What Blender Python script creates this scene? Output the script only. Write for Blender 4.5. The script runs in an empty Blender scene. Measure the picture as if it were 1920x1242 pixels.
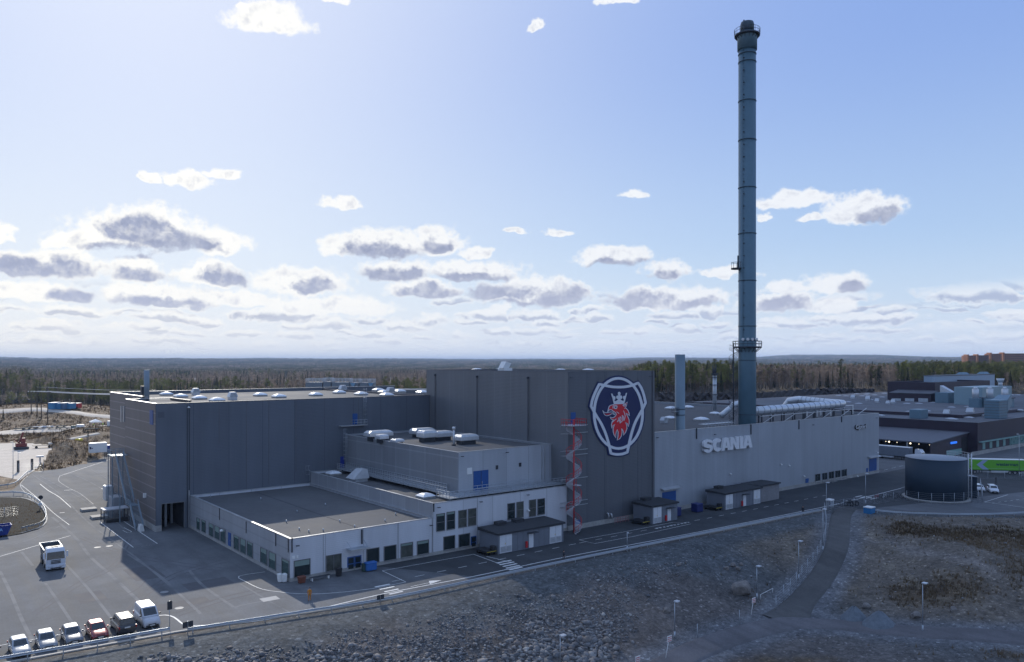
import bpy, bmesh, math, random
import numpy as np
from math import *
from mathutils import Vector, Matrix
from mathutils.geometry import tessellate_polygon
random.seed(7); rng=np.random.default_rng(7)
SC=bpy.context.scene
COL=SC.collection
# ---------------------------------------------------------------- camera, sky, sun, exposure
FPX=1461.; HC=31.; HZ=678.; AN=radians(51.1)
FW=(cos(AN),sin(AN)); RT=(sin(AN),-cos(AN))
cam=bpy.data.cameras.new('camera'); camo=bpy.data.objects.new('camera',cam); COL.objects.link(camo)
camo.location=(0,0,HC); camo.rotation_euler=(radians(90),0,AN-radians(90))
cam.sensor_width=36; cam.lens=FPX/1920*36; cam.shift_y=(HZ-621)/1920
cam.clip_start=1; cam.clip_end=60000
SC.camera=camo
SUNV=Vector((9.6,40.6,22.6)).normalized()
SUN_EL=asin(SUNV.z); SUN_AZ=atan2(SUNV.x,SUNV.y)
sl=bpy.data.lights.new('sun','SUN'); sl.energy=4.7; sl.angle=radians(.55); sl.color=(1,.93,.82)
so=bpy.data.objects.new('sun',sl); COL.objects.link(so); so.rotation_euler=SUNV.to_track_quat('Z','Y').to_euler()
SC.view_settings.view_transform='Standard'; SC.view_settings.look='None'
SC.view_settings.exposure=0.0; SC.view_settings.gamma=1
SKY=0.085
HAZE_D=8.0e-5
SHADE_CLOUDS=[(190,150,75),(215,225,85),(100,45,55),(135,95,50),(150,-10,115),(235,70,105),(330,160,110),(90,-30,85),(430,90,150),(60,-60,90),(300,-60,150)]   # unseen clouds added to shade this ground: x, y, radius

# pixel of the 1920 wide photograph -> world
def G(px,py,z=0.):
    d=FPX*(HC-z)/(py-HZ); l=(px-960)/FPX*d
    return (d*FW[0]+l*RT[0], d*FW[1]+l*RT[1])
def onY(px,Y):
    k=(px-960)/FPX; return Y*(FW[0]+k*RT[0])/(FW[1]+k*RT[1])
def onX(px,X):
    k=(px-960)/FPX; return X*(FW[1]+k*RT[1])/(FW[0]+k*RT[0])
def dep(X,Y): return X*FW[0]+Y*FW[1]
def Zp(py,X,Y): return HC-(py-HZ)*dep(X,Y)/FPX
def DL(d,px):     # depth, pixel column -> X,Y
    l=(px-960)/FPX*d
    return (d*FW[0]+l*RT[0], d*FW[1]+l*RT[1])
def SS(t):
    t=np.clip(t,0,1); return t*t*(3-2*t)

# ---------------------------------------------------------------- node helpers
class NT:
    def __init__(s,tree): s.t=tree; s.n=tree.nodes; s.l=tree.links
    def N(s,ty,**k):
        n=s.n.new(ty)
        for a,b in k.items(): setattr(n,a,b)
        return n
    def C(s,v,sock):
        if isinstance(v,bpy.types.NodeSocket): s.l.new(v,sock)
        elif v is not None:
            try: sock.default_value=v
            except Exception:
                sock.default_value=tuple(v)+(1,) if hasattr(v,'__len__') else v
    def M(s,op,a,b=None,c=None,clamp=False):
        n=s.N('ShaderNodeMath',operation=op); n.use_clamp=clamp
        s.C(a,n.inputs[0]); s.C(b,n.inputs[1]); s.C(c,n.inputs[2]); return n.outputs[0]
    def V(s,op,a,b=None,c=None):
        n=s.N('ShaderNodeVectorMath',operation=op)
        s.C(a,n.inputs[0]); s.C(b,n.inputs[1])
        if c is not None: s.C(c,n.inputs[2])
        return n.outputs['Value'] if op in('LENGTH','DOT_PRODUCT','DISTANCE') else n.outputs[0]
    def MR(s,v,a,b,c=0,d=1,smooth=True):
        n=s.N('ShaderNodeMapRange',interpolation_type='SMOOTHSTEP' if smooth else 'LINEAR')
        s.C(v,n.inputs[0]); n.inputs[1].default_value=a; n.inputs[2].default_value=b
        s.C(c,n.inputs[3]); s.C(d,n.inputs[4]); return n.outputs[0]
    def MIX(s,f,a,b,mode='MIX'):
        n=s.N('ShaderNodeMix',data_type='RGBA',blend_type=mode)
        s.C(f,n.inputs[0]); s.C(a,n.inputs[6]); s.C(b,n.inputs[7]); return n.outputs[2]
    def NOI(s,vec,scale,detail=3,rough=.55,out=0,lac=2.):
        n=s.N('ShaderNodeTexNoise'); s.C(vec,n.inputs['Vector']); n.inputs['Scale'].default_value=scale
        n.inputs['Detail'].default_value=detail; n.inputs['Roughness'].default_value=rough
        n.inputs['Lacunarity'].default_value=lac; return n.outputs[out]
    def SEP(s,v):
        n=s.N('ShaderNodeSeparateXYZ'); s.C(v,n.inputs[0]); return n.outputs
    def CMB(s,x,y,z):
        n=s.N('ShaderNodeCombineXYZ'); s.C(x,n.inputs[0]); s.C(y,n.inputs[1]); s.C(z,n.inputs[2]); return n.outputs[0]

def build_world():
    w=bpy.data.worlds.new('World'); SC.world=w; w.use_nodes=True
    t=NT(w.node_tree); t.n.clear()
    out=t.N('ShaderNodeOutputWorld'); bg=t.N('ShaderNodeBackground'); t.l.new(bg.outputs[0],out.inputs[0])
    sky=t.N('ShaderNodeTexSky',sky_type='NISHITA'); sky.sun_disc=False
    sky.sun_elevation=SUN_EL; sky.sun_rotation=SUN_AZ; sky.altitude=60; sky.air_density=1.0; sky.dust_density=.6; sky.ozone_density=2.2
    d=t.N('ShaderNodeTexCoord').outputs['Generated']
    x,y,z=t.SEP(d)
    fw=t.V('DOT_PRODUCT',d,(FW[0],FW[1],0)); rt=t.V('DOT_PRODUCT',d,(RT[0],RT[1],0))
    az=t.M('ARCTAN2',rt,fw); el=t.M('ARCSINE',z)
    K=1./SKY
    # clear air: whiter towards the horizon and round the sun
    sund=t.V('DOT_PRODUCT',d,tuple(SUNV))
    glow=t.M('POWER',t.M('MAXIMUM',sund,0.001),9.)
    lowglow=t.M('MULTIPLY',t.MR(az,-.95,.55,1,0),t.M('MULTIPLY',t.MR(el,.0,.34,1,0),t.MR(fw,.1,.6)))
    base=t.MIX(.86,sky.outputs[0],t.MIX(t.MR(el,.0,.42),(.56*K,.75*K,.98*K,1),(.28*K,.44*K,.88*K,1)))
    base=t.MIX(t.M('MULTIPLY',t.MR(el,.0,.16,.55,0),t.MR(fw,-.2,.5)),base,(.80*K,.84*K,.92*K,1))
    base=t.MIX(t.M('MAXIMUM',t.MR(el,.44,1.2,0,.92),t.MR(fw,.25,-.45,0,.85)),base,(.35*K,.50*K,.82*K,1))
    base=t.MIX(t.M('MULTIPLY',glow,.62,clamp=True),base,(1.0*K,1.03*K,1.08*K,1))
    base=t.MIX(t.M('MULTIPLY',lowglow,.60,clamp=True),base,(1.02*K,1.01*K,.97*K,1))
    # named cumulus: ellipses in azimuth / elevation, edges broken by noise
    P=t.CMB(az,el,0)
    wn=t.NOI(P,30,4,.5,1)
    warp=t.V('MULTIPLY',t.V('SUBTRACT',wn,(.5,.5,.5)),(.060,.022,0))
    P2=t.V('ADD',P,warp)
    wn2=t.NOI(P,110,4,.6,0); wn3=t.NOI(P,52,5,.62,0)
    def ang(px,py):
        vx=(px-960)/FPX; vz=(HZ-py)/FPX; return atan(vx), atan(vz/sqrt(1+vx*vx))
    def field(L,flat,k):
        f=None
        for (px,py,a,b) in L:
            c=ang(px,py); e=ang(px+a*1.02,py); g=ang(px,py-b*1.15)
            sx=1/abs(e[0]-c[0]); sy=1/abs(g[1]-c[1])
            v=t.V('MULTIPLY_ADD',P2,(sx,sy,0),(-c[0]*sx,-c[1]*sy,0))
            v=t.V('MAXIMUM',v,t.V('MULTIPLY',v,(-1,-flat,0)))
            r=t.V('LENGTH',v)
            if f is None: f=r
            else: f=t.M('SMOOTH_MIN',f,r,k)
        return f
    W=[(505,42,72,34),(290,336,20,12),(350,340,40,20),(415,330,32,14),(642,385,42,16),(1185,368,26,9),(997,50,16,14),(1490,378,72,18),(1615,398,78,32),(1515,414,30,9),(1442,408,18,9),(268,440,120,44),(150,458,66,26),(400,460,60,30),(-5,440,30,22),(80,500,120,30),(258,512,58,28),(400,520,64,28),(640,465,46,22),(720,462,80,28),(820,460,46,28),(893,476,30,13),(965,433,22,7),(1047,438,30,8),(1150,484,72,22),(1244,513,40,20),(745,510,75,24),(880,510,90,20),(1345,515,40,9),(1370,514,40,12),(560,535,90,30),(790,545,70,18),(60,550,130,22),(290,560,100,26),(440,565,70,20),(1000,552,110,30),(1250,564,112,24),(1565,535,62,22),(1465,540,50,14),(1460,572,70,26),(620,580,120,20),(1560,575,50,16),(630,2,26,9),(1165,2,40,8),(455,12,16,8)]
    Dk=[(262,440,62,26),(330,460,70,20),(230,474,60,12),(60,505,100,20),(262,518,44,14),(420,524,42,16),(140,555,44,16),(300,572,80,12),(715,474,56,16),(815,466,26,11),(735,516,60,14),(585,540,40,14),(800,550,50,12),(935,552,60,16),(1050,565,50,22),(960,574,80,8),(1200,566,60,14),(1300,574,44,12),(1240,520,30,10),(1150,496,50,8),(1640,408,36,14),(1590,542,34,10),(1465,578,46,16),(880,520,60,8)]
    fW=t.M('ADD',t.M('ADD',field(W,1.75,.22),t.M('MULTIPLY',t.M('SUBTRACT',wn2,.5),.55)),t.M('MULTIPLY',t.M('SUBTRACT',wn3,.5),1.0))
    fD=t.M('ADD',field(Dk,2.0,.35),t.M('ADD',t.M('MULTIPLY',t.M('SUBTRACT',wn2,.5),.5),t.M('MULTIPLY',t.M('SUBTRACT',wn3,.5),1.2)))
    aW=t.MR(fW,1.22,.78); aD=t.MR(fD,1.5,.7)
    # low rows of cumulus far away: cells of a voronoi pattern, flat bases, lit tops
    warm=t.MR(az,-.7,.35,1,0)
    white=t.MIX(warm,(.92*K,.95*K,1.0*K,1),(1.10*K,1.08*K,1.02*K,1))
    grayL=t.MIX(warm,(.44*K,.50*K,.68*K,1),(.52*K,.55*K,.66*K,1))
    for sx,sy,e0,e1,e2,e3,al in ((30,120,.0,.010,.022,.040,.6),(17,66,.012,.024,.050,.072,.85),(11,40,.030,.045,.070,.095,.8)):
        q=t.V('MULTIPLY',P2,(sx,sy,1)); vn=t.N('ShaderNodeTexVoronoi'); vn.inputs['Scale'].default_value=1.; t.l.new(q,vn.inputs['Vector'])
        lv=t.V('SUBTRACT',q,vn.outputs['Position']); w=t.V('MAXIMUM',lv,t.V('MULTIPLY',lv,(-1,-2.,0)))
        cr=t.SEP(vn.outputs['Color']); R_=t.MR(cr[0],0,1,.26,.72,False)
        F=t.M('ADD',t.M('DIVIDE',t.V('LENGTH',w),R_),t.M('ADD',t.M('MULTIPLY',t.M('SUBTRACT',wn2,.5),.9),t.M('MULTIPLY',t.M('SUBTRACT',wn3,.5),1.1)))
        a_=t.M('MULTIPLY',t.M('MULTIPLY',t.MR(F,1.2,.68),al),t.M('MULTIPLY',t.MR(el,e0,e1),t.MR(el,e3,e2)))
        ly=t.M('ADD',t.SEP(lv)[1],t.M('MULTIPLY',t.M('SUBTRACT',wn3,.5),.5)); sh_=t.M('MULTIPLY',t.MR(ly,.16,-.06),t.MR(F,1.0,.55))
        base=t.MIX(a_,base,t.MIX(sh_,white,grayL))
    hz=t.MR(el,.0,.15)
    gray=t.MIX(t.M('MULTIPLY',hz,t.MR(wn2,.35,.7,.6,1)),(.54*K,.58*K,.74*K,1),(.33*K,.37*K,.52*K,1))
    wn3b=t.NOI(t.V('ADD',P,(-.003,.011,0)),52,5,.62,0); wn4=t.NOI(P,150,5,.6,0)
    bil=t.M('MULTIPLY',t.M('SUBTRACT',wn3,wn3b),-1.5)
    sh=t.M('ADD',t.M('MULTIPLY',aD,.92),t.M('MULTIPLY',t.M('ADD',bil,t.M('MULTIPLY',t.M('SUBTRACT',wn4,.5),-.5)),t.MR(fW,.95,.45)),clamp=True)
    cW=t.MIX(sh,white,gray)
    base=t.MIX(t.M('MULTIPLY',aW,.97),base,cW)
    # veil close to the horizon
    base=t.MIX(t.MR(el,.075,.0,0,.85),base,t.MIX(warm,(.74*K,.82*K,.96*K,1),(1.02*K,1.0*K,.96*K,1)))
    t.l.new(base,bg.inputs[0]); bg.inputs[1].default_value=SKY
build_world()

# ---------------------------------------------------------------- materials
MATS={}
def mat(name,col,rough=.6,metal=0.,var=.12,vs=.6,bump=0.,bs=20,emit=None,spec=.5,dirt=0.,coat=0.):
    if name in MATS: return MATS[name]
    m=bpy.data.materials.new(name); m.use_nodes=True; t=NT(m.node_tree)
    b=t.n['Principled BSDF']; b.inputs['Roughness'].default_value=rough; b.inputs['Metallic'].default_value=metal
    b.inputs['Specular IOR Level'].default_value=spec
    if coat: b.inputs['Coat Weight'].default_value=coat
    c=tuple(col)+(1,)
    if var>0:
        p=t.N('ShaderNodeTexCoord').outputs['Object']
        n=t.NOI(p,vs,5,.62)
        f=t.MR(n,.28,.72,1-var,1+var,False)
        if dirt:
            n3=t.NOI(p,vs*6,6,.7); f=t.M('MULTIPLY',f,t.MR(n3,.3,.75,1+dirt,1-dirt,False))
        col_=t.V('SCALE',c[:3]); vn=col_.node; t.C(f,vn.inputs['Scale'])
        t.l.new(col_,b.inputs['Base Color'])
        if rough>.15: t.l.new(t.MR(n,.3,.7,max(rough-.08,0.03),min(1,rough+.08),False),b.inputs['Roughness'])
        if bump:
            bn=t.N('ShaderNodeBump'); bn.inputs['Strength'].default_value=bump; bn.inputs['Distance'].default_value=.05
            t.l.new(t.NOI(p,bs,6,.65),bn.inputs['Height']); t.l.new(bn.outputs[0],b.inputs['Normal'])
    else: b.inputs['Base Color'].default_value=c
    if emit:
        b.inputs['Emission Color'].default_value=tuple(emit[:3])+(1,); b.inputs['Emission Strength'].default_value=emit[3]
    MATS[name]=m; return m

def clad(name,col,axis,joint,off=0.,lw=.09,dark=.62,hstep=0,rib=.3,rough=.5,hl=1.35,tone=.05):
    """sheet-metal sandwich panels: vertical joints, optional horizontal ones, fine ribs, weather streaks"""
    m=bpy.data.materials.new(name); m.use_nodes=True; t=NT(m.node_tree)
    b=t.n['Principled BSDF']; b.inputs['Metallic'].default_value=.15
    p=t.N('ShaderNodeNewGeometry').outputs['Position']; x,y,z=t.SEP(p); u=x if axis=='x' else y
    s=t.M('DIVIDE',t.M('SUBTRACT',u,off),joint)
    fr=t.M('FRACT',s); line=t.M('LESS_THAN',fr,lw/joint)
    cell=t.M('FLOOR',s)
    wn=t.N('ShaderNodeTexWhiteNoise',noise_dimensions='1D'); t.l.new(cell,wn.inputs['W'])
    f=t.MR(wn.outputs[0],0,1,1-tone,1+tone,False)
    f=t.M('MULTIPLY',f,t.MR(t.NOI(t.V('MULTIPLY',p,(1,1,.06)),.55,5,.62),.3,.7,.91,1.07,False))
    f=t.M('MULTIPLY',f,t.MR(t.NOI(p,.09,3,.5),.3,.7,.93,1.07,False))
    f=t.M('MULTIPLY',f,t.MR(line,0,1,1,dark,False))
    if hstep:
        hf=t.M('FRACT',t.M('DIVIDE',z,hstep)); hlm=t.M('LESS_THAN',hf,.22/hstep)
        f=t.M('MULTIPLY',f,t.MR(hlm,0,1,1,hl,False))
    c=t.V('SCALE',col); t.C(f,c.node.inputs['Scale']); t.l.new(c,b.inputs['Base Color'])
    b.inputs['Roughness'].default_value=rough
    if rib:
        wv=t.M('SINE',t.M('MULTIPLY',z,2*pi/.28))
        bn=t.N('ShaderNodeBump'); bn.inputs['Strength'].default_value=rib; bn.inputs['Distance'].default_value=.02
        t.l.new(t.M('ADD',wv,t.M('MULTIPLY',line,-4.)),bn.inputs['Height']); t.l.new(bn.outputs[0],b.inputs['Normal'])
    MATS[name]=m; return m

# ---------------------------------------------------------------- mesh builder
def rootloc(o):
    v=Vector((0,0,0))
    while o is not None: v=v+Vector(o.location); o=o.parent
    return v
class MB:
    def __init__(s): s.v=[]; s.f=[]; s.m=[]; s.sm=[]; s.mats=[]
    def mi(s,m):
        if m not in s.mats: s.mats.append(m)
        return s.mats.index(m)
    def add(s,vs,fs,m,sm=False):
        o=len(s.v); s.v.extend([tuple(v) for v in vs]); k=s.mi(m)
        for f in fs: s.f.append([i+o for i in f]); s.m.append(k); s.sm.append(sm)
        return s
    def box(s,x0,x1,y0,y1,z0,z1,m):
        v=[(x0,y0,z0),(x1,y0,z0),(x1,y1,z0),(x0,y1,z0),(x0,y0,z1),(x1,y0,z1),(x1,y1,z1),(x0,y1,z1)]
        return s.add(v,[(0,3,2,1),(4,5,6,7),(0,1,5,4),(1,2,6,5),(2,3,7,6),(3,0,4,7)],m)
    def hexa(s,v,m):   # 8 corners, same order as box
        return s.add(v,[(0,3,2,1),(4,5,6,7),(0,1,5,4),(1,2,6,5),(2,3,7,6),(3,0,4,7)],m)
    def bbox(s,x0,x1,y0,y1,z0,z1,m,b=.05):   # chamfered box
        def r(z,i): return [(x0+i,y0,z),(x1-i,y0,z),(x1,y0+i,z),(x1,y1-i,z),(x1-i,y1,z),(x0+i,y1,z),(x0,y1-i,z),(x0,y0+i,z)]
        def q(z): return [(x0+b,y0+b*.3,z),(x1-b,y0+b*.3,z),(x1-b*.3,y0+b,z),(x1-b*.3,y1-b,z),(x1-b,y1-b*.3,z),(x0+b,y1-b*.3,z),(x0+b*.3,y1-b,z),(x0+b*.3,y0+b,z)]
        L=[[(a+(b if a<(x0+x1)/2 else -b)*.6,c+(b if c<(y0+y1)/2 else -b)*.6,d) for a,c,d in r(z0,b)],r(z0+b,b),r(z1-b,b),[(a+(b if a<(x0+x1)/2 else -b)*.6,c+(b if c<(y0+y1)/2 else -b)*.6,d) for a,c,d in r(z1,b)]]
        return s.loft(L,m,True,True)
    def loft(s,L,m,closed=True,cap=True,sm=False):
        n=len(L[0]); vs=[p for l in L for p in l]; fs=[]
        for i in range(len(L)-1):
            for j in range(n if closed else n-1):
                k=(j+1)%n; fs.append((i*n+j,i*n+k,(i+1)*n+k,(i+1)*n+j))
        s.add(vs,fs,m,sm)
        if cap:
            o=len(s.v)-len(vs); k=s.mi(m)
            s.f.append([o+j for j in range(n)][::-1]); s.m.append(k); s.sm.append(False)
            s.f.append([o+(len(L)-1)*n+j for j in range(n)]); s.m.append(k); s.sm.append(False)
        return s
    def cyl(s,p0,p1,r0,m,r1=None,n=12,cap=True,sm=True):
        p0=Vector(p0); p1=Vector(p1); r1=r0 if r1 is None else r1
        d=(p1-p0).normalized(); a=Vector((0,0,1)) if abs(d.z)<.9 else Vector((1,0,0))
        u=d.cross(a).normalized(); w=d.cross(u)
        L=[[tuple(p+(u*cos(2*pi*i/n)+w*sin(2*pi*i/n))*r) for i in range(n)] for p,r in((p0,r0),(p1,r1))]
        return s.loft([l[::-1] for l in L],m,True,cap,sm)
    def tube(s,pts,r,m,n=6,closed=False):
        pts=[Vector(p) for p in pts]; L=[]
        N=len(pts)
        for i,p in enumerate(pts):
            a=pts[i-1] if i>0 else (pts[-1] if closed else p); b=pts[(i+1)%N] if (i<N-1 or closed) else p
            d=(b-a).normalized(); up=Vector((0,0,1)) if abs(d.z)<.95 else Vector((1,0,0))
            u=d.cross(up).normalized(); w=d.cross(u)
            rr=r[i] if hasattr(r,'__len__') else r
            L.append([tuple(p+(u*cos(2*pi*j/n)+w*sin(2*pi*j/n))*rr) for j in range(n)][::-1])
        if closed: L.append(L[0])
        return s.loft(L,m,True,not closed,True)
    def lathe(s,prof,m,cx=0,cy=0,n=24,sm=True,cap=True):
        L=[[(cx+r*cos(2*pi*i/n),cy+r*sin(2*pi*i/n),z) for i in range(n)] for r,z in prof]
        return s.loft(L,m,True,cap,sm)
    def ring(s,x0,x1,y0,y1,t,z0,z1,m):
        s.box(x0,x1,y0,y0+t,z0,z1,m); s.box(x0,x1,y1-t,y1,z0,z1,m)
        s.box(x0,x0+t,y0+t,y1-t,z0,z1,m); s.box(x1-t,x1,y0+t,y1-t,z0,z1,m); return s
    def poly(s,pts,z,m,h=None):
        """flat polygon (x,y) at z, or an upright/any-plane one when pts are 3D"""
        P=[Vector((p[0],p[1],z)) if len(p)==2 else Vector(p) for p in pts]
        tr=tessellate_polygon([P])
        nn=Vector((0,0,0))
        for i in range(len(P)): nn+=P[i].cross(P[(i+1)%len(P)])
        fs=[]
        for t in tr:
            a,b,c=[P[i] for i in t]; fs.append(t if (b-a).cross(c-a).z>=0 or h=='any' else t[::-1])
        return s.add([tuple(p) for p in P],fs,m)
    def prism(s,P,ex,m):
        """3D planar polygon extruded by vector ex"""
        P=[Vector(p) for p in P]; Q=[p+Vector(ex) for p in P]; n=len(P)
        tr=tessellate_polygon([P]); s.add(P+Q,[tuple(t) for t in tr]+[tuple(i+n for i in t[::-1]) for t in tr]+[(i,(i+1)%n,(i+1)%n+n,i+n) for i in range(n)],m); return s
    def beam(s,p0,p1,w,h,m):
        p0=Vector(p0); p1=Vector(p1); d=(p1-p0).normalized()
        up=Vector((0,0,1)) if abs(d.z)<.95 else Vector((1,0,0))
        u=d.cross(up).normalized()*w/2; q=u.cross(d).normalized()*h/2
        v=[p0-u-q,p0+u-q,p1+u-q,p1-u-q,p0-u+q,p0+u+q,p1+u+q,p1-u+q]
        return s.hexa([tuple(a) for a in v],m)
    def build(s,name,parent=None,**k):
        me=bpy.data.meshes.new(name)
        off=rootloc(parent) if parent is not None else Vector((0,0,0))
        if parent is None and 'loc' in k: off=Vector(k['loc'])
        me.from_pydata([(a-off.x,b-off.y,c-off.z) for a,b,c in s.v],[],s.f)
        for m in s.mats: me.materials.append(m)
        me.polygons.foreach_set('material_index',s.m); me.polygons.foreach_set('use_smooth',s.sm)
        bm=bmesh.new(); bm.from_mesh(me)
        if len(bm.faces)<60000 and not k.get('raw'): bmesh.ops.recalc_face_normals(bm,faces=bm.faces)
        bm.to_mesh(me); bm.free()
        me.update()
        o=bpy.data.objects.new(name,me); COL.objects.link(o)
        if parent is not None: o.parent=parent
        elif 'loc' in k: o.location=k['loc']
        for kk in('label','category','group','kind'):
            if kk in k and k[kk]: o[kk]=k[kk]
        return o
def thing(name,label,cat,loc=(0,0,0),rz=0.,group=None,kind=None):
    o=bpy.data.objects.new(name,None); COL.objects.link(o); o.location=loc; o.rotation_euler=(0,0,rz)
    o.empty_display_size=.5
    o['label']=label; o['category']=cat
    if group: o['group']=group
    if kind: o['kind']=kind
    return o
def cp(o,parent=None):
    c=o.copy(); COL.objects.link(c)
    if parent is not None: c.parent=parent
    for ch in list(o.children): cp(ch,c)
    return c
def dup(root,loc,rz=0.,label=None,scale=None,group=None):
    c=cp(root); c.location=loc; c.rotation_euler=(0,0,rz)
    if scale: c.scale=scale if hasattr(scale,'__len__') else (scale,)*3
    if label: c['label']=label
    if group: c['group']=group
    return c
# ================================================================ TERRAIN
EX=[-400,-60,11,25,28,51,84,152,160,178,200,420]; EY=[125,99,94.4,93,92.6,88.6,88.0,85.2,80,57,20,-110]
def nz(x,y,s,k):   # cheap value noise from sines
    return (np.sin(x*s*1.0+k)*np.cos(y*s*1.3+k*2.1)+.6*np.sin(x*s*2.3-y*s*1.9+k*3.3)+.4*np.cos(x*s*4.1+y*s*3.7+k*.7)+.25*np.sin(x*s*8.3-y*s*6.1+k*5))/2.2
def hbase(X,Y):
    X=np.asarray(X,float); Y=np.asarray(Y,float)
    e=np.interp(X,EX,EY)
    fac=1-SS((X-100)/48)
    h=-5.6*SS((e-1.2-Y)/(22+6*fac))*fac
    h=h-1.0*SS((e-3-Y)/30)*(1-fac)
    return h
def hgt(X,Y,noise=True):
    X=np.asarray(X,float); Y=np.asarray(Y,float)
    h=hbase(X,Y)
    d=X*FW[0]+Y*FW[1]; l=X*RT[0]+Y*RT[1]; px=960+l/np.maximum(d,1)*FPX
    # dry hummock right of the path
    for (cx,cy,rx,ry,hh) in ((150,52,26,14,1.6),(175,38,30,12,1.2),(128,47,12,8,1.4),(102,40,16,9,.8)):
        h=h+hh*np.exp(-(((X-cx)/rx)**2+((Y-cy)/ry)**2))*SS((np.interp(X,EX,EY)-4-Y)/8)
    # left mounds
    for (px_,dd,rl,rd,hh) in ((95,430,60,50,6.0),(10,400,40,30,4.0),(150,303,14,20,3.6),(128,258,15,15,3.4),(95,250,9,12,2.6),(205,292,13,14,3.2),(190,380,28,22,3.0),(225,330,20,28,2.5)):
        cx,cy=DL(dd,px_); ll=cx*RT[0]+cy*RT[1]
        h=h+hh*np.exp(-((l-ll)/rl)**2-((d-dd)/rd)**2)*SS((d-226)/14)
    # rock shelf behind the hall
    sh=SS((px-1150)/60)*SS((d-425-75*SS((px-1400)/150))/7)
    h=h+13.5*sh*(1-SS((d-900)/900)*.3)
    sl=SS((62-px)/14)*SS((d-560)/8)*SS((px+700)/200)
    h=h+5*sl
    # far hills
    r=np.hypot(X,Y)
    h=h+SS((r-2500)/5000)*(20+15*nz(X,Y,1/2300.,1.2)+9*nz(X,Y,1/700.,2.))+SS((r-6500)/3500)*(26+20*nz(X,Y,1/3800.,4.))
    h=h+SS((r-6000)/4000)*SS((px-1380)/120)*SS((1780-px)/150)*34
    h=h+SS((r-900)/500)*SS((px-1650)/150)*3*(1-SS((r-3000)/1500))
    if noise:
        e=np.interp(X,EX,EY)
        off=SS((e-2.5-Y)/5)
        far=SS((d-300)/60)
        h=h+off*(.16*nz(X,Y,.9,1)+.28*nz(X,Y,.28,3))*PATHM(X,Y)
        h=h+far*(1.2*nz(X,Y,.03,5)+.5*nz(X,Y,.11,2))*SS((r-330)/80)
    return h
PATHS=[]
def PATHM(X,Y):
    m=np.ones_like(X)
    for P,w in PATHS:
        dmin=np.full(X.shape,1e9)
        for a,b in zip(P[:-1],P[1:]):
            ax,ay=a; dx,dy=b[0]-a[0],b[1]-a[1]; L=dx*dx+dy*dy+1e-9
            t=np.clip(((X-ax)*dx+(Y-ay)*dy)/L,0,1)
            dmin=np.minimum(dmin,np.hypot(X-ax-t*dx,Y-ay-t*dy))
        m=m*SS((dmin-w/2-.6)/3)
    return m
def T(px,py,dz=0):
    z=0.
    for _ in range(40):
        x,y=G(px,py,z); z=.6*z+.4*(float(hgt(np.array([x]),np.array([y]))[0])+dz)
    x,y=G(px,py,z)
    return (x,y,z)
def Tb(px,py):
    z=0.
    for _ in range(40):
        x,y=G(px,py,z); z=.6*z+.4*float(hbase(x,y))
    return G(px,py,z)
def H1(x,y): return float(hgt(np.array([x]),np.array([y]))[0])
PATH_A=[Tb(*p) for p in((1590,952),(1578,966),(1573,996),(1570,1024),(1558,1054),(1539,1087),(1511,1120),(1492,1142),(1480,1158),(1470,1168))]
PATH_B=[Tb(*p) for p in((2300,1218),(2100,1212),(1920,1206),(1830,1203),(1743,1197),(1660,1186),(1578,1175),(1495,1170),(1440,1178),(1385,1192),(1330,1211),(1275,1236),(1210,1275),(1100,1350))]
PATHS=[(PATH_A,3.9),(PATH_B,4.2)]
def dense(P,step):
    out=[]
    P=[Vector((p[0],p[1],0)) for p in P]
    for i in range(len(P)-1):
        p0=P[max(i-1,0)];p1=P[i];p2=P[i+1];p3=P[min(i+2,len(P)-1)]
        n=max(2,int((p2-p1).length/step))
        for k in range(n):
            t=k/n; out.append(.5*((2*p1)+(-p0+p2)*t+(2*p0-5*p1+4*p2-p3)*t*t+(-p0+3*p1-3*p2+p3)*t**3))
    out.append(P[-1]); return [(p.x,p.y) for p in out]
PATHS=[(dense(P,3.),w) for P,w in PATHS]

def axis(lo,hi,step,far_lo,far_hi,g=1.16):
    a=list(np.arange(lo,hi+.01,step)); s=step
    while a[-1]<far_hi: s*=g; a.append(a[-1]+s)
    s=step; b=[]; x=lo
    while x>far_lo: s*=g; x-=s; b.append(x)
    return np.array(b[::-1]+a)
xs=axis(-30,235,.95,-9000,16000); ys=axis(18,128,.95,-9000,16000)
# keep mid-distance resolution reasonable
def refine(a,lo,hi,mx):
    out=[a[0]]
    for v in a[1:]:
        if out[-1]>=lo-mx and v<=hi+3*mx and v-out[-1]>mx:
            k=int(ceil((v-out[-1])/mx)); out.extend(np.linspace(out[-1],v,k+1)[1:])
        else: out.append(v)
    return np.array(out)
xs=refine(xs,-250,700,5.); ys=refine(ys,-60,720,5.)
XX,YY=np.meshgrid(xs,ys)
HH=hgt(XX.ravel(),YY.ravel()).reshape(XX.shape)
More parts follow.
